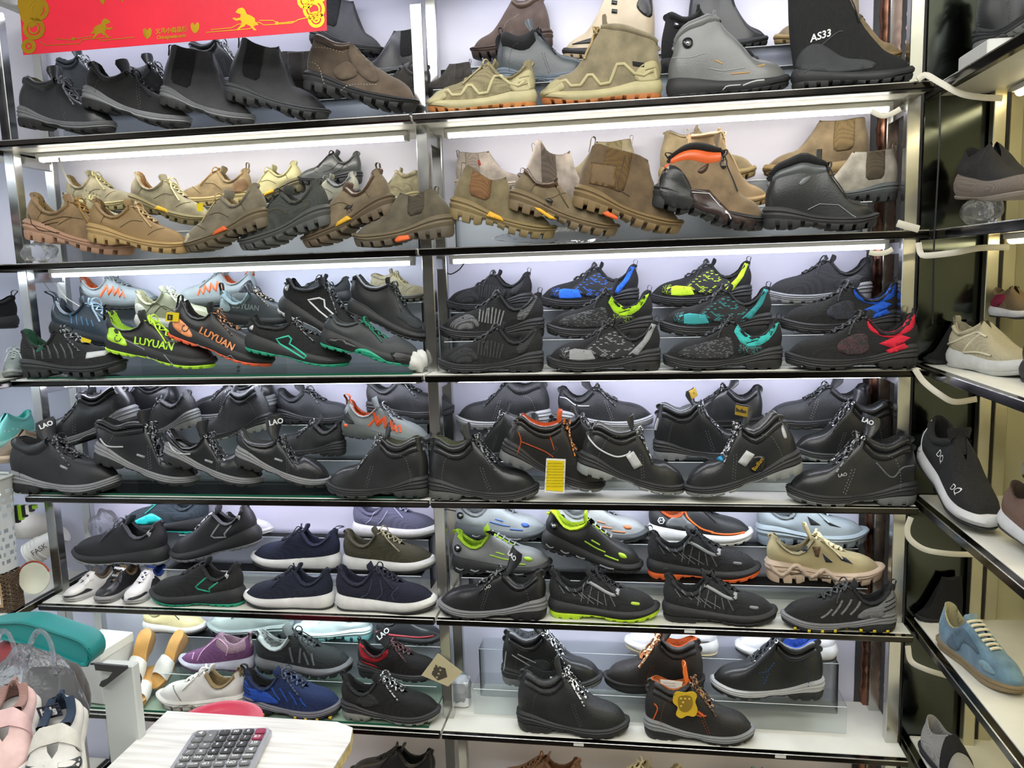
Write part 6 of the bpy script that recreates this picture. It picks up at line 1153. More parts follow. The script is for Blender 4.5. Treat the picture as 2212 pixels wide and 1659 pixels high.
shoe('r5l', (0,), (0,), 0, 'child_shoe', "black and white child's shoe with blue collar and white strap lettered Fashion", KS(WH, mat('#c3c3c2', 'foam'), mat('#2a4fb0', 'fabric'), laces=(4, mat('#e3e3e3', 'lace'), 0, dict(style='x', r=.018)), straps=[(.04, .15, .4, mat('#dddcd9', 'smooth'), ('Fashion', mat('#4a4a4c', 'plastic'), .085))]), G, ends=((-.925, .18, ZS[4]), (-.95, .015, ZS[4])),
     deco=[D('patch', 'black_side', BKS, side=2, p=[(.28, .17), (.36, .33), (.5, .28), (.56, .16), (.4, .14)], off=.006), D('patch', 'black_toe', BKS, side=2, p=[(.68, .13), (.72, .17), (.86, .16), (.99, .14), (.98, .11)], off=.008)])
G = 'shoes on the rack under the lowest shelf'
for x0, x1, c, lab, Yv in ((-.36, -.08, '#26282a', 'black shoe in the shadow under the lowest left shelf', .2), (.10, .38, '#7a5a44', 'brown leather shoe under the lowest right shelf, beside the post', .2), (.40, .68, '#b3ab8c', 'cream sneaker with pale blue mark under the lowest right shelf', .2), (.74, 1.0, '#33383a', 'dark shoe with teal laces under the lowest right shelf', .2)):
    st = sneaker(mat(c, 'smooth'), mat('#c9c5b5' if c == '#b3ab8c' else c, 'foam'), rub('#5a5650'), lace=({'#33383a': '#4f9a94', '#b3ab8c': '#d6d0b5'}.get(c, c), None))
    shoe('r6r', (0,), (0,), 0, 'sneaker', lab, st, G, ends=((x1, Yv, ZS[6]+.04), (x0, Yv, ZS[6]+.04)), deco=[D('patch', 'blue_mark', mat('#7fb0cc', 'plastic'), p=[(.3, .2), (.4, .25), (.42, .2), (.34, .16)], off=.005)] if c == '#b3ab8c' else [])
shoe('r6l', (0,), (0,), 0, 'ballet_flat', 'black flat with beaded edge under the lowest left shelf', dict(shape='slip', sole='flat', um=mat('#1f1e20', 'fabric'), mm=rub('#8d8578'), om=rub('#3a3733'), lm=mat('#7d6a58', 'fabric'), wide=.8, hs=.8, front=.3, collar=None), G, ends=((-.12, .05, ZS[6]), (-.13, .30-.01, ZS[6]+.001)))
# right side rack: shoes point along it towards the viewer
G = 'shoes on the right side rack'
def rsh(name, lab, ends, st, deco=(), **k): return shoe('ff', (0,), (0,), 0, name, lab, st, G, ends=ends, deco=deco, **k)
BLU = suede('#5f97b5')
rsh('sneaker', 'pale blue suede sneaker with cream laces and gum sole on the right side rack', ((1.30, -.035, ZS[4]), (1.368, -.289, ZS[4])), dict(sneaker(mat('#6fa5c4', 'suede'), rub('#8a7a5c'), rub('#7d6d50'), lm=mat('#d6cfa0', 'fabric'), sole='flat', sole_h=1.1), collar=None, laces=(7, mat('#e3ddc4', 'lace'), 0, dict(style='bar', r=.016)), tongue=(.06, .07, .2, mat('#8fbdd4', 'suede')), qv=.5),
    deco=[D('patch', 'dark_overlay', suede('#4a7d9a'), p=[(.22, .12), (.26, .24), (.40, .34), (.6, .26), (.64, .22), (.5, .24), (.42, .22), (.36, .12)], off=.006), D('patch', 'toe_mark', mat('#8fc6e0', 'suede'), p=[(.66, .16), (.7, .2), (.8, .18), (.84, .14), (.74, .13)], off=.006), D('patch', 'heel_tab', mat('#7fb5d0', 'suede'), p=[(.02, .24), (.03, .38), (.09, .34), (.09, .24)], off=.006)])
rsh('slip_on_shoe', 'cream stretch slip-on with crossing elastic cords on the right side rack', ((1.335, .075, ZS[2]), (1.40, -.19, ZS[2])), dict(shape='slip', sole='cup', sole_h=1.1, um=mat('#c6bfa3', 'knit', None, '#b0a98c'), mm=mat('#c9cbc8', 'foam'), om=rub('#aeb0aa'), lm=mat('#b9b194', 'fabric'), wide=.9, front=.8, qv=.15, collar=(.8, 1, .02, None), tab=dict(m=mat('#c9c3a8', 'fabric'), h=.05, wd=.05)),
    deco=[D('stroke', 'elastic_cord', mat('#d6d0b8', 'lace'), many=[[(.06, .2), (.2, .24), (.42, .33), (.56, .3)], [(.30, .15), (.4, .26), (.5, .33)], [(.30, .15), (.5, .17), (.7, .16)]], wd=.016, off=.012)])
rsh('sneaker', 'grey knit shoe behind the cream slip-on on the right side rack', ((1.50, .03, ZS[2]+.06), (1.53, -.24, ZS[2]+.06)), cup(mat('#a9adb2', 'knit', None, '#8b9096'), lm=mat('#3a3b3d', 'fabric')))
rsh('sneaker', 'black shoe at the right edge of the frame beside the cream slip-on', ((1.385, -.20, ZS[2]), (1.42, -.47, ZS[2])), cup(mat('#26272a', 'smooth'), mm=rub('#2b2c2e')))
rsh('slip_on_shoe', 'black knit slip-on with grey ribbed wedge sole lying on white wrapping, right side rack', ((1.33, .045, ZS[1]+.07), (1.35, -.24, ZS[1]+.04)), dict(shape='slip', sole='cup', sole_h=1.3, um=mat('#28292b', 'knit', None, '#1a1b1c'), mm=mat('#8f857c', 'knit', None, '#6d645c'), om=rub('#7d746b'), lm=mat('#202122', 'fabric'), wide=.9, front=.7, qv=.2, collar=None))
rsh('slip_on_shoe', 'dusty pink shoe at the right edge beside the black ribbed one', ((1.47, -.09, ZS[1]+.07), (1.50, -.36, ZS[1]+.05)), dict(shape='slip', hs=1.15, sole='cup', um=mat('#a98f9a', 'knit', None, '#8f7781'), mm=mat('#93807f', 'knit', None, '#75645f'), om=rub('#7d6d6b'), lm=mat('#8a7079', 'fabric'), wide=.9, front=.7, qv=.2, collar=None))
DQ = dict(shape='slip', sole='cup', um=mat('#202223', 'knit', None, '#161718'), mm=mat('#cfd1d2', 'foam'), om=rub('#2a2b2c'), lm=mat('#1b1c1d', 'fabric'), wide=.9, front=.7, qv=.2, collar=(.75, 1, .02, None), tongue=(.08, .09, .3, None))
rsh('slip_on_shoe', 'black knit shoe with white wavy sole and DQ letters, right side rack', ((1.292, .10, ZS[3]+.10), (1.315, -.215, ZS[3])), DQ, deco=[D('text', 'side_text', mat('#d9dadb', 'plastic'), u=.40, z=.26, t='DQ', size=.07, ang=-8), D('text', 'toe_text', mat('#d9dadb', 'plastic'), u=.72, z=.19, t='DQ', size=.055, ang=0), D('patch', 'heel_flash', mat('#d4d6d6', 'plastic'), p=[(.01, .13), (.02, .34), (.055, .36), (.07, .24), (.12, .14)], off=.006), D('patch', 'black_badge', BKS, p=[(.025, .25), (.045, .27), (.05, .2), (.03, .19)], off=.012)])
rsh('slip_on_shoe', 'brown snake grain slip-on with square jewelled buckle on the right side rack', ((1.345, -.225, ZS[3]+.035), (1.385, -.48, ZS[3])), dict(DQ, um=mat('#6f5646', 'leather'), lm=mat('#4f4036', 'fabric'), tongue=None, collar=None, front=.8), deco=[D('stroke', 'jewelled_buckle', mat('#d6d0c4', 'metal'), p=[(.42, .22), (.42, .29), (.54, .27), (.54, .2)], wd=.022, off=.014, closed=True, smooth=False)])
rsh('slip_on_shoe', 'greige knit shoe with white heel flash behind the buckle slip-on', ((1.50, .02, ZS[3]+.08), (1.53, -.25, ZS[3]+.06)), dict(DQ, um=mat('#9a9082', 'knit', None, '#7f766a'), lm=mat('#857b6e', 'fabric')), deco=[D('patch', 'heel_flash', mat('#d4d2cc', 'plastic'), p=[(.01, .13), (.02, .32), (.055, .34), (.07, .24), (.12, .14)], off=.006), D('text', 'side_text', mat('#c9c4ba', 'plastic'), u=.36, z=.25, t='DQ', size=.07, ang=-8)])
rsh('sneaker', 'white shoe with maroon band at the right edge beyond the blue sneaker', ((1.555, .06, ZS[4]+.09), (1.57, -.21, ZS[4]+.09)), cup(mat('#dad9cc', 'smooth'), lm=mat('#8d8a7d', 'fabric')), deco=[D('patch', 'maroon_band', mat('#5a2f2c', 'smooth'), p=[(.02, .18), (.03, .26), (.5, .2), (.5, .15)], off=.006)])
rsh('slipper', 'white slipper with black strap on the lowest shelf of the right side rack', ((1.30, .05, ZS[5]+.01), (1.345, -.20, ZS[5])), dict(DQ, shape='slip', um=mat('#c9c8c4', 'fabric'), mm=rub('#26272a'), lm=mat('#b9b8b3', 'fabric'), sole='flat', tongue=None, collar=None, straps=[(.1, .3, .1, mat('#202123', 'fabric'), None)]))
rsh('work_boot', 'dark boot stack in the shadow at the top of the right side rack', ((1.36, .06, ZS[0]+.054), (1.40, -.24, ZS[0]+.054)), boot(smo('#2a2c30'), mid='#303235', rings=False))
rsh('work_boot', 'black boot with small white mark at the top right edge', ((1.49, -.12, ZS[0]+.002), (1.53, -.41, ZS[0]+.002)), boot(smo('#2b2d31'), mid='#34363a', rings=False), deco=[D('stroke', 'white_mark', mat('#d9dadb', 'plastic'), p=[(.3, .34), (.34, .28), (.42, .32)], wd=.012, off=.008)])
rsh('ankle_boot', 'black suede boot standing in the dark corner between the racks, third shelf', ((1.395, .102, ZS[2]), (1.275, .102, ZS[2])), chelsea(mat('#1d1e1f', 'fabric'), rub('#202122'), rub('#1b1c1d'), mat('#1d1e1f', 'fabric'), hs=1.6))
rsh('ankle_boot', 'black suede boot in the dark corner between the racks, fourth shelf', ((1.40, .10, ZS[3]), (1.328, .10, ZS[3])), chelsea(mat('#1b1c1d', 'fabric'), rub('#1f2021'), rub('#1b1c1d'), mat('#1b1c1d', 'fabric'), hs=1.7))
rsh('ankle_boot', 'black suede boot in the dark corner behind the blue sneaker', ((1.395, .102, ZS[4]), (1.28, .102, ZS[4])), chelsea(mat('#191a1b', 'fabric'), rub('#1b1c1d'), rub('#1b1c1d'), mat('#191a1b', 'fabric'), hs=1.9))
rsh('slip_on_shoe', 'beige shoe with crimson heel stripe in the dark corner above the cream slip-on', ((1.42, .07, ZS[2]+.12), (1.45, -.10, ZS[2]+.12)), dict(DQ, um=mat('#97815f', 'fabric'), lm=mat('#7d6c52', 'fabric'), tongue=None), deco=[D('patch', 'crimson_stripe', mat('#b02a55', 'fabric'), p=[(.1, .16), (.2, .3), (.4, .3), (.3, .16)], off=.008)])
# left side rack
G = 'shoes on the left side rack'
def lsh(name, lab, ends, st, deco=(), **k): return shoe('ff', (0,), (0,), 0, name, lab, st, G, ends=ends, deco=deco, **k)
lsh('sneaker', 'white and pink trainer at the left edge of the frame, third shelf', ((-1.345, .05, ZS[2]), (-1.36, -.22, ZS[2])), sneaker(mat('#d9c6c0', 'smooth'), mat('#dfe2e0', 'foam'), rub('#c9ccc9'), sole='chunky', lace=('#d9dcdc', None)))
lsh('sneaker', 'pale mint trainer with grey sole behind the white and pink one', ((-1.375, .21, ZS[2]), (-1.28, .055, ZS[2])), sneaker(mat('#c6d6d4', 'mesh'), mat('#a9b0ae', 'foam'), rub('#8d9492'), lace=('#d3dedd', None)))
lsh('slip_on_shoe', 'black knit slip-on with heel loop high at the left edge, third shelf', ((-1.36, .20, ZS[2]+.14), (-1.49, -.02, ZS[2]+.15)), dict(DQ, mm=rub('#2a2b2d'), tab=dict(m=mat('#2a2b2d', 'fabric'), h=.06, back=.05)))
lsh('sneaker', 'dark grey and maroon trainer at the left edge, second shelf', ((-1.345, .04, ZS[1]+.08), (-1.36, -.23, ZS[1]+.08)), sneaker(mat('#3a3538', 'smooth'), mat('#8d9294', 'foam'), rub('#3a3c3e')), deco=[D('patch', 'maroon_side', mat('#6a2f35', 'smooth'), side=2, p=[(.1, .2), (.2, .3), (.4, .24), (.3, .17)], off=.006)])
lsh('sneaker', 'black trainer with white sole edge under the maroon one, second shelf', ((-1.325, .03, ZS[1]), (-1.335, -.24, ZS[1])), sneaker(mat('#26282a', 'smooth'), rub('#7d8182'), rub('#2a2b2c'), hs=.7))
lsh('clog', 'aqua foam clog with round holes at the left edge, fourth shelf', ((-1.37, .23, ZS[3]+.13), (-1.40, .02, ZS[3]+.12)), dict(DQ, um=mat('#7fd6d0', 'plastic'), mm=mat('#a9e3de', 'foam'), om=rub('#8fd0cb'), lm=mat('#4fc4b8', 'plastic'), tongue=None, hs=1.1), deco=[D('patch', 'clog_hole', mat('#c9f0ec', 'plastic'), side=2, many=[[(.3+.07*i+.016*math.cos(a), .24-.02*(i % 2)+.016*math.sin(a)) for a in (0, 1.3, 2.6, 3.9, 5.2)] for i in range(5)], off=.004)])
lsh('slip_on_shoe', 'beige studded flat beside the aqua clog', ((-1.29, .20, ZS[3]+.10), (-1.33, .0, ZS[3]+.09)), dict(DQ, um=mat('#b9a590', 'fabric'), mm=rub('#c9b9a5'), om=rub('#a99a86'), lm=mat('#a8927c', 'fabric'), tongue=None, hs=.95), deco=[D('patch', 'stud', mat('#e3e0da', 'metal'), side=2, many=[[(.1+.06*i+.01*math.cos(a), .28-.015*i+.01*math.sin(a)) for a in (0, 1.3, 2.6, 3.9, 5.2)] for i in range(6)], off=.006)])
lsh('sneaker', 'black and white ribbed trainer under the aqua clog', ((-1.31, .26, ZS[3]+.0), (-1.345, .085, ZS[3]+.0)), sneaker(mat('#3a3d3f', 'knit', None, '#c9cccd'), mat('#cfd1d0', 'foam'), rub('#b9bbb9'), lace=('#d9dcdc', None)))
# ------------------------------------------------------------------ everything that is not a shoe
def pxy(pts, Y): return [onY(x, y, Y) for x, y in pts]
def slab(name, pts, Y, t, m, parent=None, org=None):
    """upright sheet standing at depth Y: outline given by points on that plane, thickness t towards the back"""
    P_ = [onY(x, y, Y) for x, y in pts]; o = Vector(org) if org is not None else Vector((0, 0, 0))
    return MB().prism([(p.x-o.x, p.z-o.z) for p in P_], t, 'y', Y-o.y).build(name, m, parent, smooth=False)
def curvepts(pts, n=40, closed=True): return [tuple(p) for p in catmull(pts, n, closed)]
def blob(c, r, seed=0, lump=.18, nu=20, nv=12, squash=0.0):
    rnd = random.Random(seed); ph = [(rnd.uniform(1, 4), rnd.uniform(1, 4), rnd.uniform(0, 6)) for _ in range(7)]; mb = MB(); rows = []
    for i in range(nv+1):
        a = math.pi*i/nv; row = []
        for j in range(nu):
            b = 2*math.pi*j/nu; d = Vector((math.sin(a)*math.cos(b), math.sin(a)*math.sin(b), math.cos(a)))
            k = 1+lump*sum(math.sin(p*d.x*2+q*d.y*2+s_*d.z+s_) for p, q, s_ in ph)/4
            row.append((c[0]+r[0]*d.x*k, c[1]+r[1]*d.y*k, c[2]+max(-r[2]*(1-squash), r[2]*d.z*k)))
        rows.append(row)
    return mb.grid(rows, True)
FILM = mat('#f2f4f8', 'film', .18)
# red hanging banner with gold print
YB = -.12; bo = onY(370, -60, YB)
ban = thing('banner', 'red hanging banner with gold horses, coins and lettering at the top left', 'banner', bo)
GOLD = mat('#c9a02c', 'metal', .34); RED = mat('#d4122f', 'smooth', .5)
slab('sheet', [(30, -160), (700, -220), (706, 66), (50, 119)], YB, .0006, RED, ban, bo)
slab('added_backing', [(30, -160), (700, -220), (706, 66), (50, 119)], YB+.0007, .0006, mat('#b9b6b4', 'board'), ban, bo)  # unseen grey back layer, added so the sheet throws less red on the boots
def gold(nm, pts, off=.0006): return slab(nm, pts, YB-off, .0005, GOLD, ban, bo)
def ring(cx, cy, r, w_, a0=0, a1=2*math.pi):
    n = 26; o_ = [(cx+r*math.cos(a), cy+r*math.sin(a)) for a in np.linspace(a0, a1, n)]; i_ = [(cx+(r-w_)*math.cos(a), cy+(r-w_)*math.sin(a)) for a in np.linspace(a1, a0, n)]
    mb = MB(); P_ = [onY(x, y, YB-.0009)-bo for x, y in o_]; Q_ = [onY(x, y, YB-.0009)-bo for x, y in i_[::-1]]
    mb.grid([P_, Q_]); mb.build('gold_coin_ring', GOLD, ban, smooth=False)
def clipx(cx, cy, r, lo, hi): return None
for cx, cy, r in ((80, 20, 26), (73, 62, 24), (62, 100, 16)): ring(cx, cy, r, 9); ring(cx, cy, r-12, 4)
gold('gold_coin', curvepts([(40, -5), (70, -8), (95, 10), (85, 40), (70, 60), (52, 50), (42, 30)])); 
for cx, cy, r in ((678, 20, 24), (683, 42, 18), (660, 2, 18)): ring(cx, cy, r, 7); ring(cx, cy, r-10, 4)
gold('gold_coin', curvepts([(640, -20), (700, -22), (702, 0), (680, 8), (655, 4)]))
HORSE = [(-30, -22), (-22, -32), (-10, -36), (-2, -30), (4, -16), (16, -12), (28, -4), (30, 8), (40, 14), (36, 18), (27, 15), (24, 22), (34, 32), (26, 33), (14, 20), (2, 14), (-4, 22), (-12, 24), (-22, 34), (-26, 30), (-16, 20), (-10, 12), (-14, 2), (-28, 4), (-38, -2), (-36, -6), (-26, -3), (-15, -6), (-14, -16), (-22, -18)]
for cx, cy, k, fl in ((220, 62, .62, 1), (530, 42, .72, -1)): gold('gold_horse', [(cx+fl*x*k*-1, cy+y*k) for x, y in HORSE])
for cx, cy in ((318, 72), (421, 60)): gold('gold_mascot', curvepts([(cx-9, cy-8), (cx-4, cy-11), (cx, cy-6), (cx+5, cy-12), (cx+9, cy-8), (cx+8, cy+4), (cx, cy+12), (cx-8, cy+3)], 30))
LINES = [[(85, 90), (100, 98), (170, 94), (178, 86), (240, 80)], [(120, 84), (150, 86), (200, 78)], [(210, 82), (220, 88), (290, 80)], [(455, 64), (500, 60), (515, 52), (560, 48), (570, 54), (630, 50), (645, 42), (665, 38)], [(445, 70), (540, 62), (555, 52)], [(560, 44), (590, 44), (600, 50), (640, 46)]]
mb = MB()
for pl in LINES:
    for a, b in zip(pl, pl[1:]):
        A, B = onY(*a, YB-.0008)-bo, onY(*b, YB-.0008)-bo; t = (B-A).normalized(); n_ = Vector((-t.z, 0, t.x))*.0008
        k = len(mb.v); mb.v += [tuple(A-n_), tuple(B-n_), tuple(B+n_), tuple(A+n_)]; mb.f.append((k, k+1, k+2, k+3))
mb.build('gold_circuit_line', GOLD, ban, smooth=False)
for cx, cy in ((158, 84), (598, 50)): gold('gold_dot', [(cx+4*math.cos(a), cy+4*math.sin(a)) for a in np.linspace(0, 6.2, 10)])
for cx, cy in ((220, -2), (262, -8)): gold('gold_drop', [(cx-8, cy-8), (cx+10, cy-10), (cx+4, cy+12), (cx-2, cy+8)])
def btext(t, x, y, size):
    a = onY(x, y, YB-.001)-bo; d = (onY(x+40, y-3.2, YB-.001)-onY(x, y, YB-.001)).normalized(); up = Vector((-d.z, 0, d.x)); n_ = Vector((0, -1, 0))
    M = Matrix(((d.x, up.x, n_.x, a.x), (d.y, up.y, n_.y, a.y), (d.z, up.z, n_.z, a.z), (0, 0, 0, 1))); flat_text('gold_lettering', t, size, GOLD, ban, M, bold=.0003)
btext('义乌小商品城', 370, 66, .0142); btext('Chinagoods.com', 370, 79, .0115)

# counter table with a calculator
TZ = .62
tab = thing('counter_table', 'white wood grain counter table with rounded corner and pale wooden edge', 'table', (-.3, -.8, FLOOR))
dz = TZ-FLOOR
outl = [(-.508, -1.15), (-.052, -1.15), (-.046, -.56), (-.058, -.512), (-.10, -.493), (-.508, -.488)]
rel_ = [(x+.3, y+.8) for x, y in outl]
MB().prism(rel_, .004, 'z', dz-.004).build('table_top', mat('#dcdbd7', 'wood', .4, '#cecdc8', 0, 3.0), tab, smooth=False)
MB().prism(rel_, .022, 'z', dz-.0265).build('table_edge', mat('#cdbb86', 'wood', .5, '#b39c63', 0, 3), tab, smooth=False)
for x, y in ((.19, .22), (.19, -.3), (-.175, .22), (-.175, -.3)): MB().bevbox((x-.02, y-.02, 0), (x+.02, y+.02, dz-.027), .004).build('leg', STEEL, tab, smooth=False)
ux = Vector((.166, .029, 0)).normalized(); uy = Vector((.029, -.166, 0)).normalized()
cal = thing('calculator', 'silver desk calculator with black number keys lying upside down on the counter', 'calculator', (-.388, -.58, TZ+.0005), math.atan2(ux.y, ux.x))
CW, CL = .168, .21
mb = MB(); rows = []
for z, i in ((0, .003), (.004, 0), (.012, .0), (.016, .003)):
    r = .008; rows.append([(x, y, z) for x, y in [(i+r, -i), (CW-i-r, -i), (CW-i, -i-r), (CW-i, -CL+i+r), (CW-i-r, -CL+i), (i+r, -CL+i), (i, -CL+i+r), (i, -i-r)]])
mb.grid(rows, True); mb.f.append(tuple(range(24, 32))); mb.f.append(tuple(range(7, -1, -1)))
mb.build('body', mat('#b9babb', 'metal', .38), cal, smooth=False)
KB, KG, KR = mat('#2c2d2f', 'plastic'), mat('#6f7173', 'plastic'), mat('#8f1c44', 'plastic'); KT = mat('#e3e4e4', 'plastic')
def key(c, r, t, m, h=1, w_=1):
    x0 = .012+c*.0252; y0 = -.012-r*.0225; kw, kh = .021*w_, .0165 if r < 4 else .0125
    kh = kh*h+(.006 if h > 1 else 0)
    k_ = MB().bevbox((x0, y0-kh, .0155), (x0+kw, y0, .0215), .002).build('key', m, cal, smooth=False)
    if t:
        M = Matrix.Translation((x0+kw/2, y0-kh/2, .0217)) @ Matrix.Rotation(math.pi, 4, 'Z'); flat_text('key_symbol', t, .011 if len(t) < 3 else .0065, KT, k_, M, bold=.0003)
LAY = [['▶', '+', '.', '00', '0', ''], ['−', None, '3', '2', '1', 'CE'], ['÷', '×', '6', '5', '4', 'GT'], ['√', '%', '9', '8', '7', '▶'], ['MU', 'M+', 'M-', 'MRC', 'TAX', 'CHECK'], ['SET', 'AUTO', 'UP', 'CUT', 'ON', 'OFF']]
for r, row in enumerate(LAY):
    for c, t in enumerate(row):
        if t is None: continue
        key(c, r, t, KR if c == 5 and r < 2 else KB if 2 <= c <= 4 and r < 4 else KG, 2 if (t == '+' and r == 0) else 1)
MB().box((.03, -.195, .0155), (.14, -.158, .0175)).build('display', mat('#23272a', 'plastic', .1), cal, smooth=False)

# grey post with a black folded bracket in front of the shelves
YP = -.62
pA = onY(205, 1449, YP); post = thing('stand_post', 'grey flat metal post with a black seven shaped bracket on its top', 'stand', (pA.x+.035, YP+.03, FLOOR))
po = Vector(post.location)
mb = MB().bevbox((-.037, -.012, 0), (.040, .012, onY(240, 1446, YP).z-FLOOR), .003); mb.build('post', mat('#c6cbc8', 'plastic', .45), post, smooth=False)
slab('bracket', [(203, 1434), (272, 1440), (274, 1446), (228, 1482), (222, 1485), (214, 1481), (218, 1472), (232, 1466), (243, 1452), (206, 1448)], YP-.0, .006, mat('#3a3a3a', 'plastic'), post, po+Vector((0, 0, 0)))
MB().box((-.03, -.09, 0), (.03, .1, .02)).build('base_foot', mat('#3a3a3a', 'plastic'), post, smooth=False)
ch = [onY(x, y, -.575) for x, y in ((196, 1434), (230, 1434), (265, 1437), (292, 1447), (304, 1462), (302, 1478), (292, 1495), (281, 1505))]
tag(MB().tube(catmull([tuple(p) for p in ch], 30), .0022, 6).build('cable', mat('#1c1c1d', 'plastic'), None), 'thin black cable looping beside the grey post', 'cable')
# teal tray, dark seat, plastic bag, children's clogs in the lower left corner
td = onY(95, 1390, -.36)
tp = curvepts([(-40, 1352), (20, 1345), (60, 1347), (120, 1366), (170, 1384), (190, 1402), (194, 1424), (184, 1437), (150, 1424), (90, 1402), (20, 1381), (-40, 1374)], 44)
mb = MB(); o_ = td; rows = []
for y_, k in ((-.36, .93), (-.365, .985), (-.355, 1), (-.30, 1), (-.29, .96)):
    P_ = [onY(x, y, -.36) for x, y in tp]; c = sum(P_, Vector())/len(P_); rows.append([((c+(p-c)*k).x-o_.x, y_-o_.y, (c+(p-c)*k).z-o_.z) for p in P_])
mb.grid(rows, True); n_ = len(tp); mb.f.append(tuple(range(n_))); mb.f.append(tuple(range(5*n_-1, 4*n_-1, -1)))
tr_ = thing('tray', 'rounded teal plastic tray standing on edge at the lower left', 'tray', td); mb.build('shell', mat('#1f8e8c', 'plastic', .42), tr_)
P_ = [onY(x, y, -.36) for x, y in tp]; c = sum(P_, Vector())/len(P_); mb = MB(); mb.tube([((c+(p-c)*1.01).x-o_.x, -.362-o_.y, (c+(p-c)*1.01).z-o_.z) for p in P_], .004, 6, closed=True); mb.build('rim', mat('#1a807e', 'plastic', .4), tr_)
sc = onY(120, 1500, -.45); seat = thing('seat', 'dark grey padded seat back behind the plastic bag at the lower left', 'seat', sc)
blob((0, 0, 0), (.09, .035, .10), 3, .05).build('cushion', mat('#5d5a58', 'suede'), seat); blob((.055, -.01, .0), (.03, .035, .09), 5, .05).build('bolster', mat('#666361', 'suede'), seat)
MB().bevbox((-.03, -.02, FLOOR-sc.z), (.03, .02, -.08), .005).build('support', mat('#2a2a2a', 'plastic'), seat, smooth=False)
rc = onY(60, 1410, -.33); tag(blob((0, 0, 0), (.10, .03, .035), 8, .1).build('parcel', mat('#e0303c', 'suede'), None), 'red cloth bundle inside the plastic bag under the teal tray', 'bundle').location = rc
bc = onY(70, 1490, -.52); bag = thing('plastic_bag', 'translucent white carrier bag with two handles at the lower left', 'bag', bc)
blob((0, 0, -.02), (.115, .06, .12), 11, .16, 28, 18).build('bag_body', FILM, bag)
for hx, hw_, zt in ((85, 24, 1364), (8, 20, 1364)):
    a = [onY(x, y, -.545)-bc for x, y in ((hx-hw_-10, 1450), (hx-hw_+2, 1400), (hx-8, zt+4), (hx+6, zt), (hx+hw_-4, zt+16), (hx+hw_+4, 1405), (hx+hw_+10, 1455))]
    mb = MB(); mb.tube(catmull([tuple(p) for p in a], 24), .007, 6, flat=.35, up=(0, 1, 0)); mb.build('handle', FILM, bag)
G = "children's shoes in front of the plastic bag"
def clog(name, lab, H3, T3, um, lm, mm, strapm, txt=None, deco=()):
    st = dict(shape='slip', sole='cup', um=um, mm=mm, om=mm, lm=lm, wide=1.6, toe=3, dome=.7, front=.25, collar=(.7, 1, .05, lm), straps=[(.12, .3, .15, strapm, None)], deco=list(deco), bulge=.03)
    return shoe('ff', (0,), (0,), 0, name, lab, st, G, ends=(H3, T3))
WHF = mat('#d4d3cf', 'foam')
k1 = clog('child_clog', "white child's clog with navy lining and kids lettered on the navy tag", onY(150, 1540, -1.0), onY(110, 1740, -1.12), WHF, mat('#3a4f6b', 'fabric'), WHF, mat('#d3d2ca', 'foam'), deco=[D('patch', 'dark_vent', mat('#3d4145', 'plastic'), side=2, many=[[(.5, .2), (.58, .28), (.62, .22), (.56, .16)], [(.66, .2), (.74, .24), (.78, .18), (.7, .15)]], off=.005)])
kt = onY(106, 1538, -1.045)
d = (onY(137, 1528, -1.045)-onY(76, 1543, -1.045)).normalized(); up = Vector((-d.z, 0, d.x)); n_ = Vector((0, -1, 0))
M = Matrix(((d.x, up.x, n_.x, kt.x), (d.y, up.y, n_.y, kt.y), (d.z, up.z, n_.z, kt.z), (0, 0, 0, 1)))
tg = MB().bevbox((-.02, -.0105, -.002), (.02, .0105, 0), .0008).build('name_tag', mat('#33384a', 'fabric'), None, smooth=False); tg.matrix_world = M; tg.parent = k1; tg.matrix_parent_inverse = k1.matrix_world.inverted()
t2 = flat_text('tag_lettering', 'kids', .017, mat('#e6e6e4', 'plastic'), None, Matrix.Translation((0, 0, .0006)), bold=.0012); t2.parent = tg
clog('child_clog', "pale pink child's clog with folded pink strap at the lower left edge", onY(50, 1515, -1.0), onY(0, 1700, -1.12), mat('#d6b6b2', 'foam'), mat('#cfa49c', 'fabric'), WHF, mat('#dbb9b9', 'foam'))
# red stool between the shelves and the counter
stl = thing('stool', 'red plastic stool whose round rim shows behind the counter', 'stool', (-.487, -.33, FLOOR)); sh = .50-FLOOR
MB().lathe([(.0, sh-.012), (.075, sh-.012), (.085, sh-.003), (.1, sh), (.113, sh-.006), (.118, sh-.03), (.112, sh-.032), (.1, sh-.016), (.0, sh-.02)], 36).build('seat', mat('#c83a55', 'plastic', .4), stl)
for i in range(4):
    a = math.pi/4+i*math.pi/2; MB().tube([(.09*math.cos(a), .09*math.sin(a), sh-.03), (.125*math.cos(a), .125*math.sin(a), 0)], .014, 8).build('leg', mat('#c83a55', 'plastic', .4), stl)
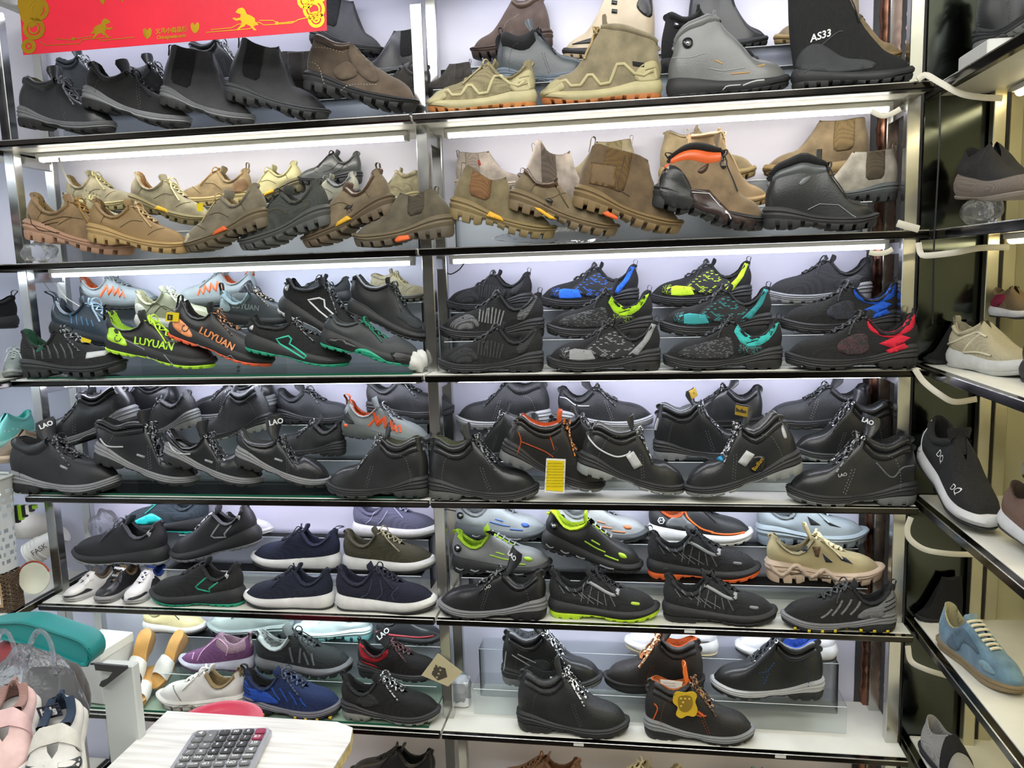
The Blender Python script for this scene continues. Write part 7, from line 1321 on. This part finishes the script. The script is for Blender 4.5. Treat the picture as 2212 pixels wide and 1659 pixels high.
# white shoe box and three mules at the left end of the lowest shelf
bx = thing('shoe_box', 'plain white cardboard shoe box at the left end of the lowest shelf', 'box', (-1.13, .115, ZS[5]+.006), math.radians(-6))
BW_ = mat('#cfcfcb', 'board')
MB().bevbox((-.06, -.07, 0), (.06, .075, .165), .002).build('carton', BW_, bx, smooth=False)
MB().bevbox((-.062, -.072, .14), (.062, .077, .17), .0015).build('lid', mat('#d6d7cf', 'board'), bx, smooth=False)
mb = MB(); mb.add([(.0625, -.072, .14), (.0625, -.03, .112), (.0625, .0, .14), (.064, -.072, .14), (.064, -.03, .112), (.064, .0, .14)], [(0, 1, 2), (5, 4, 3), (0, 3, 4, 1), (1, 4, 5, 2)]); mb.build('lid_flap', mat('#d0d1cb', 'board'), bx, smooth=False)
def mule(lab, H3, T3, roll=0):
    H3, T3 = Vector(H3), Vector(T3); a = T3-H3; L = a.length; a.normalize(); up = Vector((0, 0, 1)); up = (up-a*up.dot(a)).normalized(); sd = up.cross(a)
    root = bpy.data.objects.new('mule_sandal', None); COL.objects.link(root)
    root.matrix_world = Matrix(((a.x*L, sd.x*L, up.x*L, H3.x), (a.y*L, sd.y*L, up.y*L, H3.y), (a.z*L, sd.z*L, up.z*L, H3.z), (0, 0, 0, 1)))
    tag(root, lab, 'sandal', 'white strapped mules on the lowest shelf'); us = list((1-np.cos(np.pi*np.linspace(0, 1, 31)))/2)
    zt = lambda u: .10+.09*(1-sstep(.15, .65, u)); mb = MB(); shell(mb, us, lambda u: .0+.05*sstep(.3, .45, u)*(1-sstep(.5, .62, u)), zt, [(0, -.02), (.3, 0), (1, 0)], .95, 2.6); mb.build('wedge_sole', mat('#b08a5c', 'smooth'), root, sharp=35)
    mb = MB(); shell(mb, us, lambda u: zt(u)+.001, lambda u: zt(u)+.022, [(0, .0), (.5, .006), (1, -.006)], .95, 2.6); mb.build('footbed', mat('#c9974f', 'smooth', .5), root, sharp=35)
    rows = []; rows2 = []
    for i in range(9):
        u = .52+.3*i/8; h = halfwidth(u, .95, 2.6); row = []
        for j in range(13):
            th = math.pi*j/12; k = .19-.05*abs(i-3)/5; row.append((u-.06*math.sin(th), (h+.012)*math.cos(th), zt(u)-.03+(k)*math.sin(th)**.7))
        rows.append(row); rows2.append([(x, y*.93, z-.01) for x, y, z in row])
    mb = MB(); mb.grid([a_+b_[::-1] for a_, b_ in zip(rows, rows2)], True); mb.grid([rows[0], rows2[0]]); mb.grid([rows[-1], rows2[-1]]); mb.build('strap', mat('#d9d9d2', 'smooth'), root, weld=1e-4)
    return root
mule('tan mule sandal with white strap, heel leaning up beside the shoe box', (-1.02, .23, ZS[5]+.155), (-1.028, .10, ZS[5]+.012))
mule('tan mule sandal with white strap in the middle, leaning on the riser', (-.90, .235, ZS[5]+.15), (-.945, .11, ZS[5]+.02))
mule('tan mule sandal lying flat nearest the shelf edge, beside the white trainer', (-.995, .185, ZS[5]+.03), (-.962, .01, ZS[5]+.006))
# left end of the fifth shelf and the left side rack: bags, cups, basket
bg = onY(190, 1150, .22); tag(blob((0, 0, 0), (.055, .05, .062), 21, .2, 26, 16, .1).build('plastic_bag', FILM, None), 'crumpled clear plastic bag behind the black safety shoe, fifth shelf', 'bag').location = (bg.x+.06, .232, ZS[4]+.165)
tag(blob((0, 0, 0), (.06, .055, .05), 23, .22, 26, 14, .1).build('plastic_bag', FILM, None), 'white crumpled plastic bag under the clear one, fifth shelf', 'bag').location = (bg.x+.05, .225, ZS[4]+.058)
SL = ZS[4]
def cup_stack(lab, p, ang, n, txt):
    t_ = thing('paper_cup', lab, 'cup', p, ang)
    for i in range(n):
        MB().lathe([(.036, 0), (.04, .0), (.04, .004), (.0365, .006), (.028, .085), (.0, .085)], 24).build('cup', mat('#d6d4cc', 'smooth'), t_).matrix_local = Matrix.Rotation(math.radians(90), 4, 'Y') @ Matrix.Translation((0, 0, .014*i))
    M = Matrix.Rotation(math.radians(90), 4, 'X'); M.translation = (.055, -.0415, .0); flat_text('cup_lettering', txt, .024, mat('#3a3a3a', 'plastic'), t_, M)
    return t_
cup_stack('white nested paper cups with dark script lying on the left side rack', onY(62, 1192, .06), math.radians(20), 4, 'FASK'); bpy.context.view_layer.update()
o = [x for x in bpy.data.objects if x.name.startswith('paper_cup')][0]; o.rotation_euler = (0, math.radians(-30), math.radians(15)); o.location = onY(66, 1198, .17)
for i, (x0, c) in enumerate(((28, '#202428'), (36, '#86b81c'), (45, '#1c1f22'), (53, '#d6d6d0'), (61, '#26282b'), (68, '#86b81c'))):
    a = onY(x0, 1092, .02); b = onY(x0+8, 1092, .02); z0 = onY(x0, 1130-6*i, .02).z
    tag(MB().bevbox((a.x, .02, z0), (b.x-.0008, .032, a.z), .001).build('striped_box', mat(c, 'smooth'), None, smooth=False), f'narrow upright {["black", "lime green", "black", "white", "black", "lime green"][i]} carton, number {["one", "two", "three", "four", "five", "six"][i]} from the left over the white roll', 'box', 'narrow cartons on the left side rack')
tag(blob((0, 0, 0), (.085, .05, .045), 31, .06).build('fabric_roll', mat('#e0d6c8', 'suede'), None), 'beige cloth roll above the paper cups, left side rack', 'cloth').location = onY(66, 1136, .225)
dc = onY(78, 1248, .0); dsh = thing('dish', 'round cream dish with orange string leaning at the left end', 'dish', dc); dsh.rotation_euler = (math.radians(78), 0, math.radians(8))
MB().lathe([(0, .004), (.03, .005), (.042, .012), (.046, .012), (.047, .008), (.034, 0), (0, 0)], 32).build('plate', mat('#cfd0bd', 'smooth'), dsh)
mb = MB(); mb.tube([(.05*math.cos(a), .05*math.sin(a), .012) for a in np.linspace(.4, 2.9, 16)], .0025, 6); mb.build('orange_string', mat('#c0502a', 'fabric'), dsh)
kb = onY(10, 1240, -.09); kb = Vector((-1.335, -.03, ZS[4]+.121)); bk = thing('basket', 'white perforated plastic basket at the left edge', 'basket', kb); BH = .28
mb = MB(); rows = []; nb = 40
for i in range(25):
    f = i/24; rr_ = .055+.014*f; rows.append([(rr_*math.copysign(abs(math.cos(a))**.6, math.cos(a)), .8*rr_*math.copysign(abs(math.sin(a))**.6, math.sin(a)), BH*f) for a in np.linspace(0, 2*math.pi, nb, endpoint=False)])
k0 = len(mb.v); mb.v += [tuple(p) for r in rows for p in r]
for i in range(24):
    for j in range(nb):
        if 2 <= i <= 21 and i not in (11, 12) and i % 2 == 0 and j % 2 == (i//2) % 2: continue
        mb.f.append((i*nb+j, i*nb+(j+1) % nb, (i+1)*nb+(j+1) % nb, (i+1)*nb+j))
mb.build('perforated_wall', mat('#c9cfce', 'plastic', .4), bk, smooth=False)
mb = MB(); mb.tube([(x, y, z) for x, y, z in rows[-1]], .0045, 6, closed=True); mb.build('rim', mat('#d0d5d4', 'plastic', .4), bk)
wv = onY(15, 1290, -.06); wv.z = ZS[4]+.06; wv.x = -1.325; wv.y = -.03; w_ = thing('woven_bag', 'brown woven grass bag with card label under the basket', 'bag', wv); mb = MB()
for i in range(26):
    z = -.055+.11*i/25; mb.tube([(.055*math.copysign(abs(math.cos(a))**.5, math.cos(a)), .035*math.copysign(abs(math.sin(a))**.5, math.sin(a)), z+.003*math.sin(a*9+i*2)) for a in np.linspace(0, 2*math.pi, 28, endpoint=False)], .0028, 5, closed=True)
o = mb.build('woven_strand', mat('#6f5a44', 'fabric', None, '#4a3b2c'), w_); o['kind'] = 'stuff'
MB().box((.0, -.0405, -.04), (.04, -.039, .035)).build('card_label', mat('#a0805a', 'board'), w_, smooth=False); MB().box((.022, -.0412, -.03), (.034, -.0405, -.005)).build('sticker', mat('#d9d9d4', 'board'), w_, smooth=False)
# wrapping under shoes
for p, r_, s_, lab in ((onY(85, 545, .05), (.05, .04, .03), 41, 'white plastic bag under the caramel trainer, second shelf'), (Vector((1.335, -.05, ZS[1]+.036)), (.035, .085, .03), 43, 'white plastic wrapping under the black ribbed slip-on'), (onY(1200, 510, .122), (.16, .011, .02), 45, 'loose clear plastic sheet behind the tan boots, second shelf'), (onY(900, 780, .06), (.03, .03, .03), 47, 'white paper wad under the charcoal green safety shoe')):
    tag(blob((0, 0, 0), r_, s_, .14, 22, 12).build('plastic_wrap', FILM if s_ != 47 else mat('#cfd0cb', 'board'), None), lab, 'wrapping').location = p
tag(MB().bevbox((0, 0, 0), (.14, .16, .05), .003).build('carton', mat('#cfd0cd', 'board'), None, smooth=False), 'white carton on the top shelf of the right side rack', 'box').location = (1.30, -.13, ZS[0]+.001)
fo = onZ(1008, 1520, ZS[5]+.001); fb = thing('foam_block', 'white foam block wrapped in film beside the clear riser', 'foam', (.025, .155, ZS[5]))
MB().bevbox((-.022, -.02, 0), (.024, .03, .085), .006).build('block', mat('#dcdfe0', 'foam'), fb); blob((0, .003, .052), (.031, .034, .05), 51, .12, 18, 12).build('film', FILM, fb)
# tags
def hang_tag(nm, lab, pts, Y, m, string_to=None, extra=()):
    c = sum((onY(x, y, Y) for x, y in pts), Vector())/len(pts); t_ = thing(nm, lab, 'tag', c); slab('card', pts, Y, .0012, m, t_, c)
    for n_, p2, m2 in extra: slab(n_, p2, Y-.0012, .0011, m2, t_, c)
    if string_to: MB().tube(catmull([tuple(onY(*string_to, Y+.02)-c), tuple(onY(*string_to, Y+.005)-c+Vector((.004, 0, -.01))), tuple(onY(*pts[0], Y)-c)], 10), .0008, 5).build('string', mat('#3a3a3a', 'plastic'), t_)
    return t_, c
def tagtext(t_, c, txt, x, y, Y, size, m, ang=0):
    a = onY(x, y, Y-.0028)-c; M = Matrix.Translation(a) @ Matrix.Rotation(math.radians(90), 4, 'X') @ Matrix.Rotation(math.radians(ang), 4, 'Z'); flat_text('printed_lines', txt, size, m, t_, M)
YEL = mat('#dcc400', 'smooth', .5); WPAP = mat('#dedfdb', 'board'); INK = mat('#6d6214', 'plastic')
YT = -.02
t_, c = hang_tag('price_tag', 'yellow printed tag with white border hanging from the orange lined boot', [(1180, 990), (1222, 992), (1219, 1066), (1176, 1063)], YT, WPAP, (1200, 965), [('yellow_face', [(1182, 994), (1219, 996), (1216, 1062), (1179, 1059)], YEL)])
for i in range(9): tagtext(t_, c, 'SAFETY SHOES EN ISO 20345 S1P'[:18+(i*5) % 9], 1199, 1001+i*6.2, YT, .0042, INK)
t_, c = hang_tag('price_tag', 'small yellow tag with black letter square on the neon lime trainer', [(360, 674), (387, 676), (385, 695), (357, 694)], .0, YEL, (370, 660), [('black_square', [(362, 679), (373, 680), (372, 692), (361, 691)], mat('#26261c', 'plastic'))]); tagtext(t_, c, 'E', 367, 686, -.001, .011, YEL)
hang_tag('price_tag', 'yellow tag on the laces of the black cross trainer', [(176, 728), (197, 735), (195, 741), (174, 738)], .01, YEL)
hang_tag('price_tag', 'pale yellow card behind the pale khaki trainer, second shelf', [(424, 440), (438, 438), (438, 457), (426, 456)], .10, YEL)
t_, c = hang_tag('price_tag', 'beige printed card hanging by the post beside the lowest shoes', [(946, 1411), (999, 1452), (968, 1483), (910, 1459)], .01, mat('#c9bf9a', 'board'), (950, 1400), [('printed_picture', [(940, 1436), (962, 1444), (966, 1462), (946, 1470), (932, 1456)], mat('#4a4538', 'speck', None, '#b3a888'))])
hang_tag('price_tag', 'gold hide shaped tag on the front orange lined boot', curvepts([(1455, 1502), (1462, 1494), (1480, 1496), (1496, 1494), (1506, 1502), (1502, 1516), (1507, 1534), (1500, 1548), (1484, 1546), (1472, 1552), (1460, 1544), (1464, 1528), (1454, 1518)], 40), .012, mat('#d8b42c', 'smooth', .4), (1480, 1480), [('gold_print', curvepts([(1466, 1506), (1492, 1504), (1496, 1524), (1484, 1538), (1468, 1532)], 20), mat('#8f7420', 'speck', None, '#e0c050'))])
t_, c = hang_tag('price_tag', 'small white printed card stuck in the front orange lined boot', [(1426, 1468), (1475, 1473), (1468, 1500), (1432, 1506)], .04, WPAP)
for i in range(4): tagtext(t_, c, 'CE EN ISO 20345', 1446, 1476+i*6, .04, .0045, mat('#b0605a', 'plastic'))
hang_tag('price_tag', 'white card in the black boot at the front of the lowest shelf', [(1188, 1462), (1218, 1468), (1216, 1474), (1188, 1474)], .045, WPAP)
for x, y, k, lab in ((1490, 1351, 4, 'white price sticker on the rail of the fifth shelf'), (1250, 1597, 5, 'white price sticker on the lowest rail, left of the orange lined boot'), (1686, 1620, 5, 'white price sticker on the lowest rail, right of the orange lined boot')):
    c = at_height(x, -.0015, ZS[k]-.006); tag(MB().box((-.014, -.0008, -.004), (.014, 0, .004)).build('price_sticker', WPAP, None, smooth=False), lab, 'sticker').location = (c.x, -.0015, ZS[k]-.0075)
# white ties and cables around the right hand posts
TIE = mat('#c9c6b8', 'plastic', .5)
def tie(lab, pts, Y, w_=.007, name='cable_tie'):
    P_ = [tuple(onY(x, y, Yv)) for (x, y), Yv in zip(pts, Y if isinstance(Y, (list, tuple)) else [Y]*len(pts))]
    c = Vector(P_[0]); mb = MB(); mb.tube([Vector(p)-c for p in catmull(P_, 34)], w_, 6, flat=.28, up=(0, 1, 0)); o = mb.build(name, TIE, None); o.location = c; return tag(o, lab, 'tie', 'white cable covers at the right posts')
tie('white flat cable cover draped from the top rail to the right side rack', [(1982, 172), (2000, 162), (2030, 178), (2075, 202), (2120, 210), (2165, 212)], [-.015, -.015, -.03, -.05, -.06, -.06])
tie('white cable cover looped under the top shelf at the right', [(1882, 240), (1905, 250), (1925, 246), (1945, 235)], -.004, .006)
tie('white flat cable cover ending on the second rail at the right', [(1938, 482), (1955, 487), (1985, 495)], -.012, .0085)
tie('white flat cable cover bending along the second rail to the right rack', [(1984, 524), (1988, 545), (2000, 552), (2060, 546), (2115, 536), (2180, 534)], [-.015, -.02, -.03, -.06, -.07, -.07])
tie('white crumpled cable cover under the second shelf at the right', [(1878, 545), (1895, 548), (1915, 545), (1928, 538)], -.004, .006)
tie('white flat cable cover sloping from the third rail', [(1976, 797), (1996, 825), (2030, 852), (2062, 868), (2110, 862)], [-.012, -.02, -.04, -.05, -.05])
tie('white bent cable cover under the fourth rail', [(1968, 1117), (1960, 1142), (1966, 1165), (1998, 1187), (2050, 1196), (2108, 1198)], [-.01, -.015, -.02, -.03, -.04, -.04])
tie('white flat cable cover under the fifth rail at the right', [(1961, 1395), (1968, 1428), (2000, 1446), (2052, 1462)], [-.01, -.015, -.03, -.04])
tie('white lamp cable hanging beside the left rear post, second shelf', [(127, 340), (133, 362), (145, 388), (152, 398)], .10, .004)
def wire(lab, pts, Y, r=.0013, m=None):
    P_ = [tuple(onY(x, y, Y)) for x, y in pts]; c = Vector(P_[0]); mb = MB(); mb.tube([Vector(p)-c for p in catmull(P_, 26)], r, 5); o = mb.build('cable', m or mat('#1c1c1d', 'plastic'), None); o.location = c; return tag(o, lab, 'cable', 'loose lamp cables')
wire('thin black cable hanging between the racks at the right', [(2031, 200), (2029, 320), (2018, 520), (2016, 600), (2014, 700)], .02, .0022)
wire('thin white cable behind the navy trainer, third shelf', [(90, 603), (115, 608), (140, 640), (172, 662)], .2, .0014, TIE)
wire('thin grey cable below the white one, third shelf', [(90, 603), (110, 630), (140, 652)], .21, .0011, mat('#8d8f92', 'plastic'))
wire('short black and white lamp cable by the middle post, third shelf', [(1003, 568), (992, 582), (975, 592), (966, 590)], .15, .0018)
wire('short dark lamp cable above the matt black boots, fourth shelf', [(219, 842), (212, 854), (196, 858)], .2, .0013)
wire('black lamp cable by the left posts, third shelf top', [(950, 1094), (965, 1100), (985, 1104)], .12, .0015)
